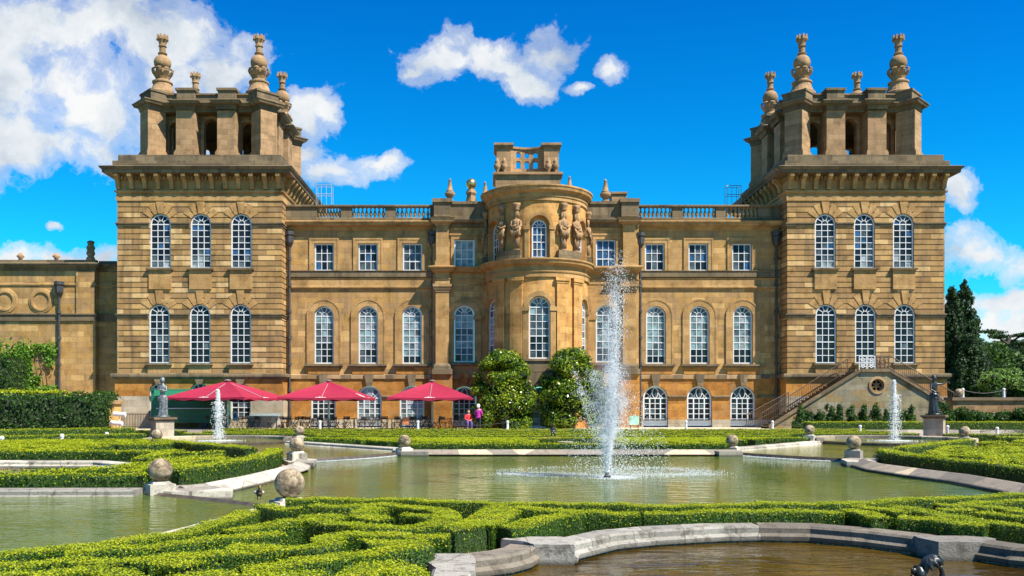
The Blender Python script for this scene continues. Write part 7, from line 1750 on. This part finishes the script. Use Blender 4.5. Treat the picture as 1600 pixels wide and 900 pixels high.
gg = N(tt_, 'ShaderNodeNewGeometry'); nn_ = N(tt_, 'ShaderNodeTexNoise', i_Scale=3.2, i_Detail=5.0); L(tt_, gg.outputs['Position'], nn_.inputs['Vector']); L(tt_, math_(tt_, 'MULTIPLY', ramp(tt_, [(.42, 0.0), (.7, 1.0)], nn_.outputs['Fac']).outputs[0], 1.1), pv.inputs['Density'])
oo = N(tt_, 'ShaderNodeOutputMaterial'); L(tt_, pv.outputs[0], oo.inputs['Volume'])
m = MB(); m.lathe([(.05, .05), (.16, .6), (.38, 1.4), (.62, 2.2), (.55, 3.0), (.34, 3.8), (.24, 4.8), (.05, 5.7)], (fx_+.1, fy_, wz), 14); m.build('mist', mt, ft)
# churned white water where the drops land
def foam(n, cx_, cy_, rx, ry, wd, arc0, arc1):
    a = R_(arc0)+(R_(arc1)-R_(arc0))*U_(n); r = 1+nr.normal(0, wd, n); return np.stack([cx_+rx*r*np.cos(a), cy_+ry*r*np.sin(a), wz+.004+np.abs(nr.normal(0, .012, n))], 1)
P = np.concatenate([foam(1300, fx_+.15, fy_+2.3, 2.9, 2.2, .10, 0, 360), foam(1500, fx_+1.9, fy_+2.6, 1.5, 1.5, .25, 0, 360), foam(900, fx_-1.7, fy_+1.5, 1.0, .5, .3, 0, 360), foam(700, fx_+1.2, fy_+1.2, 1.6, .3, .4, 0, 360), foam(2000, fx_+.2, fy_+.15, .35, .35, .6, 0, 360)])
drops('surface_foam', P, nr.uniform(.006, .018, len(P)), ft, .5)
def small_jet(label, px, Y, pyt, z0, seed):
    x = X(px, Y); t_ = empty('small_fountain', (x, Y, z0), label, 'fountain', 'small fountains in the two rear basins'); H = Z(pyt, Y)-z0
    m = MB(); m.lathe([(.05, -.3), (.05, .04), (.03, .06)], (x, Y, z0), 8); m.build('nozzle', M['bronze'], t_)
    m = MB(); m.tube([(x+rnd.uniform(-.01, .01), Y, z0+H*.92*q/8) for q in range(9)], [.025]*6+[.03, .05, .04], 7); m.build('water_jet', wm, t_)
    n = 3400; z = H*(1-.55*U_(n)**1.5); sg = .025+.06*((H*.98-z)/H)**.6*(z/H > .4); P = np.stack([x+nr.normal(0, 1, n)*sg+.03, Y+nr.normal(0, 1, n)*sg, z0+z], 1)
    k = 1500; zz = H*.75*U_(k); P2 = np.stack([x+.08+nr.normal(0, .14, k), Y+nr.normal(0, .14, k), z0+zz], 1); k2 = 900; rr2 = np.abs(nr.normal(0, .6, k2)); aa = U_(k2)*6.28
    P3 = np.stack([x+rr2*np.cos(aa), Y+rr2*np.sin(aa), z0+.01+0*aa], 1)
    drops('spray', np.concatenate([P, P2]), nr.uniform(.008, .024, n+k), t_); drops('splash', P3, nr.uniform(.015, .035, k2), t_, .5)
small_jet('small jet of the left basin in front of the leftmost parasol', 339.5, 44.3, 607, .0, 1); small_jet('small jet of the right basin left of the dark statue', 1396, 44.3, 592, .0, 2)
# thin sheets of white water under the weirs
def fall(label, path, z1, z0, n):
    P, L_ = resample(path, .2); t = U_(n)*(len(P)-1); i = np.clip(t.astype(int), 0, len(P)-2); f = (t-i)[:, None]; c = P[i]*(1-f)+P[i+1]*f
    o = empty('weir_foam', (c[:, 0].mean(), c[:, 1].mean(), z0), label, 'falling water', 'thin lines of white water under the weirs')
    drops('foam', np.stack([c[:, 0]+nr.normal(0, .03, n), c[:, 1]-.05+nr.normal(0, .03, n), z0+np.abs(nr.normal(0, .015, n))], 1), nr.uniform(.008, .02, n), o, .6)
fall('white foam line where the upper left pool spills into the main pool', bow((-6.6, 30.6), (-3.6, 35.0), .075), wz2, wz+.005, 1500)
fall('white foam line where the upper right pool spills into the main pool', bow((10.1, 35.0), (13.0, 30.6), .075), wz2, wz+.005, 1500)
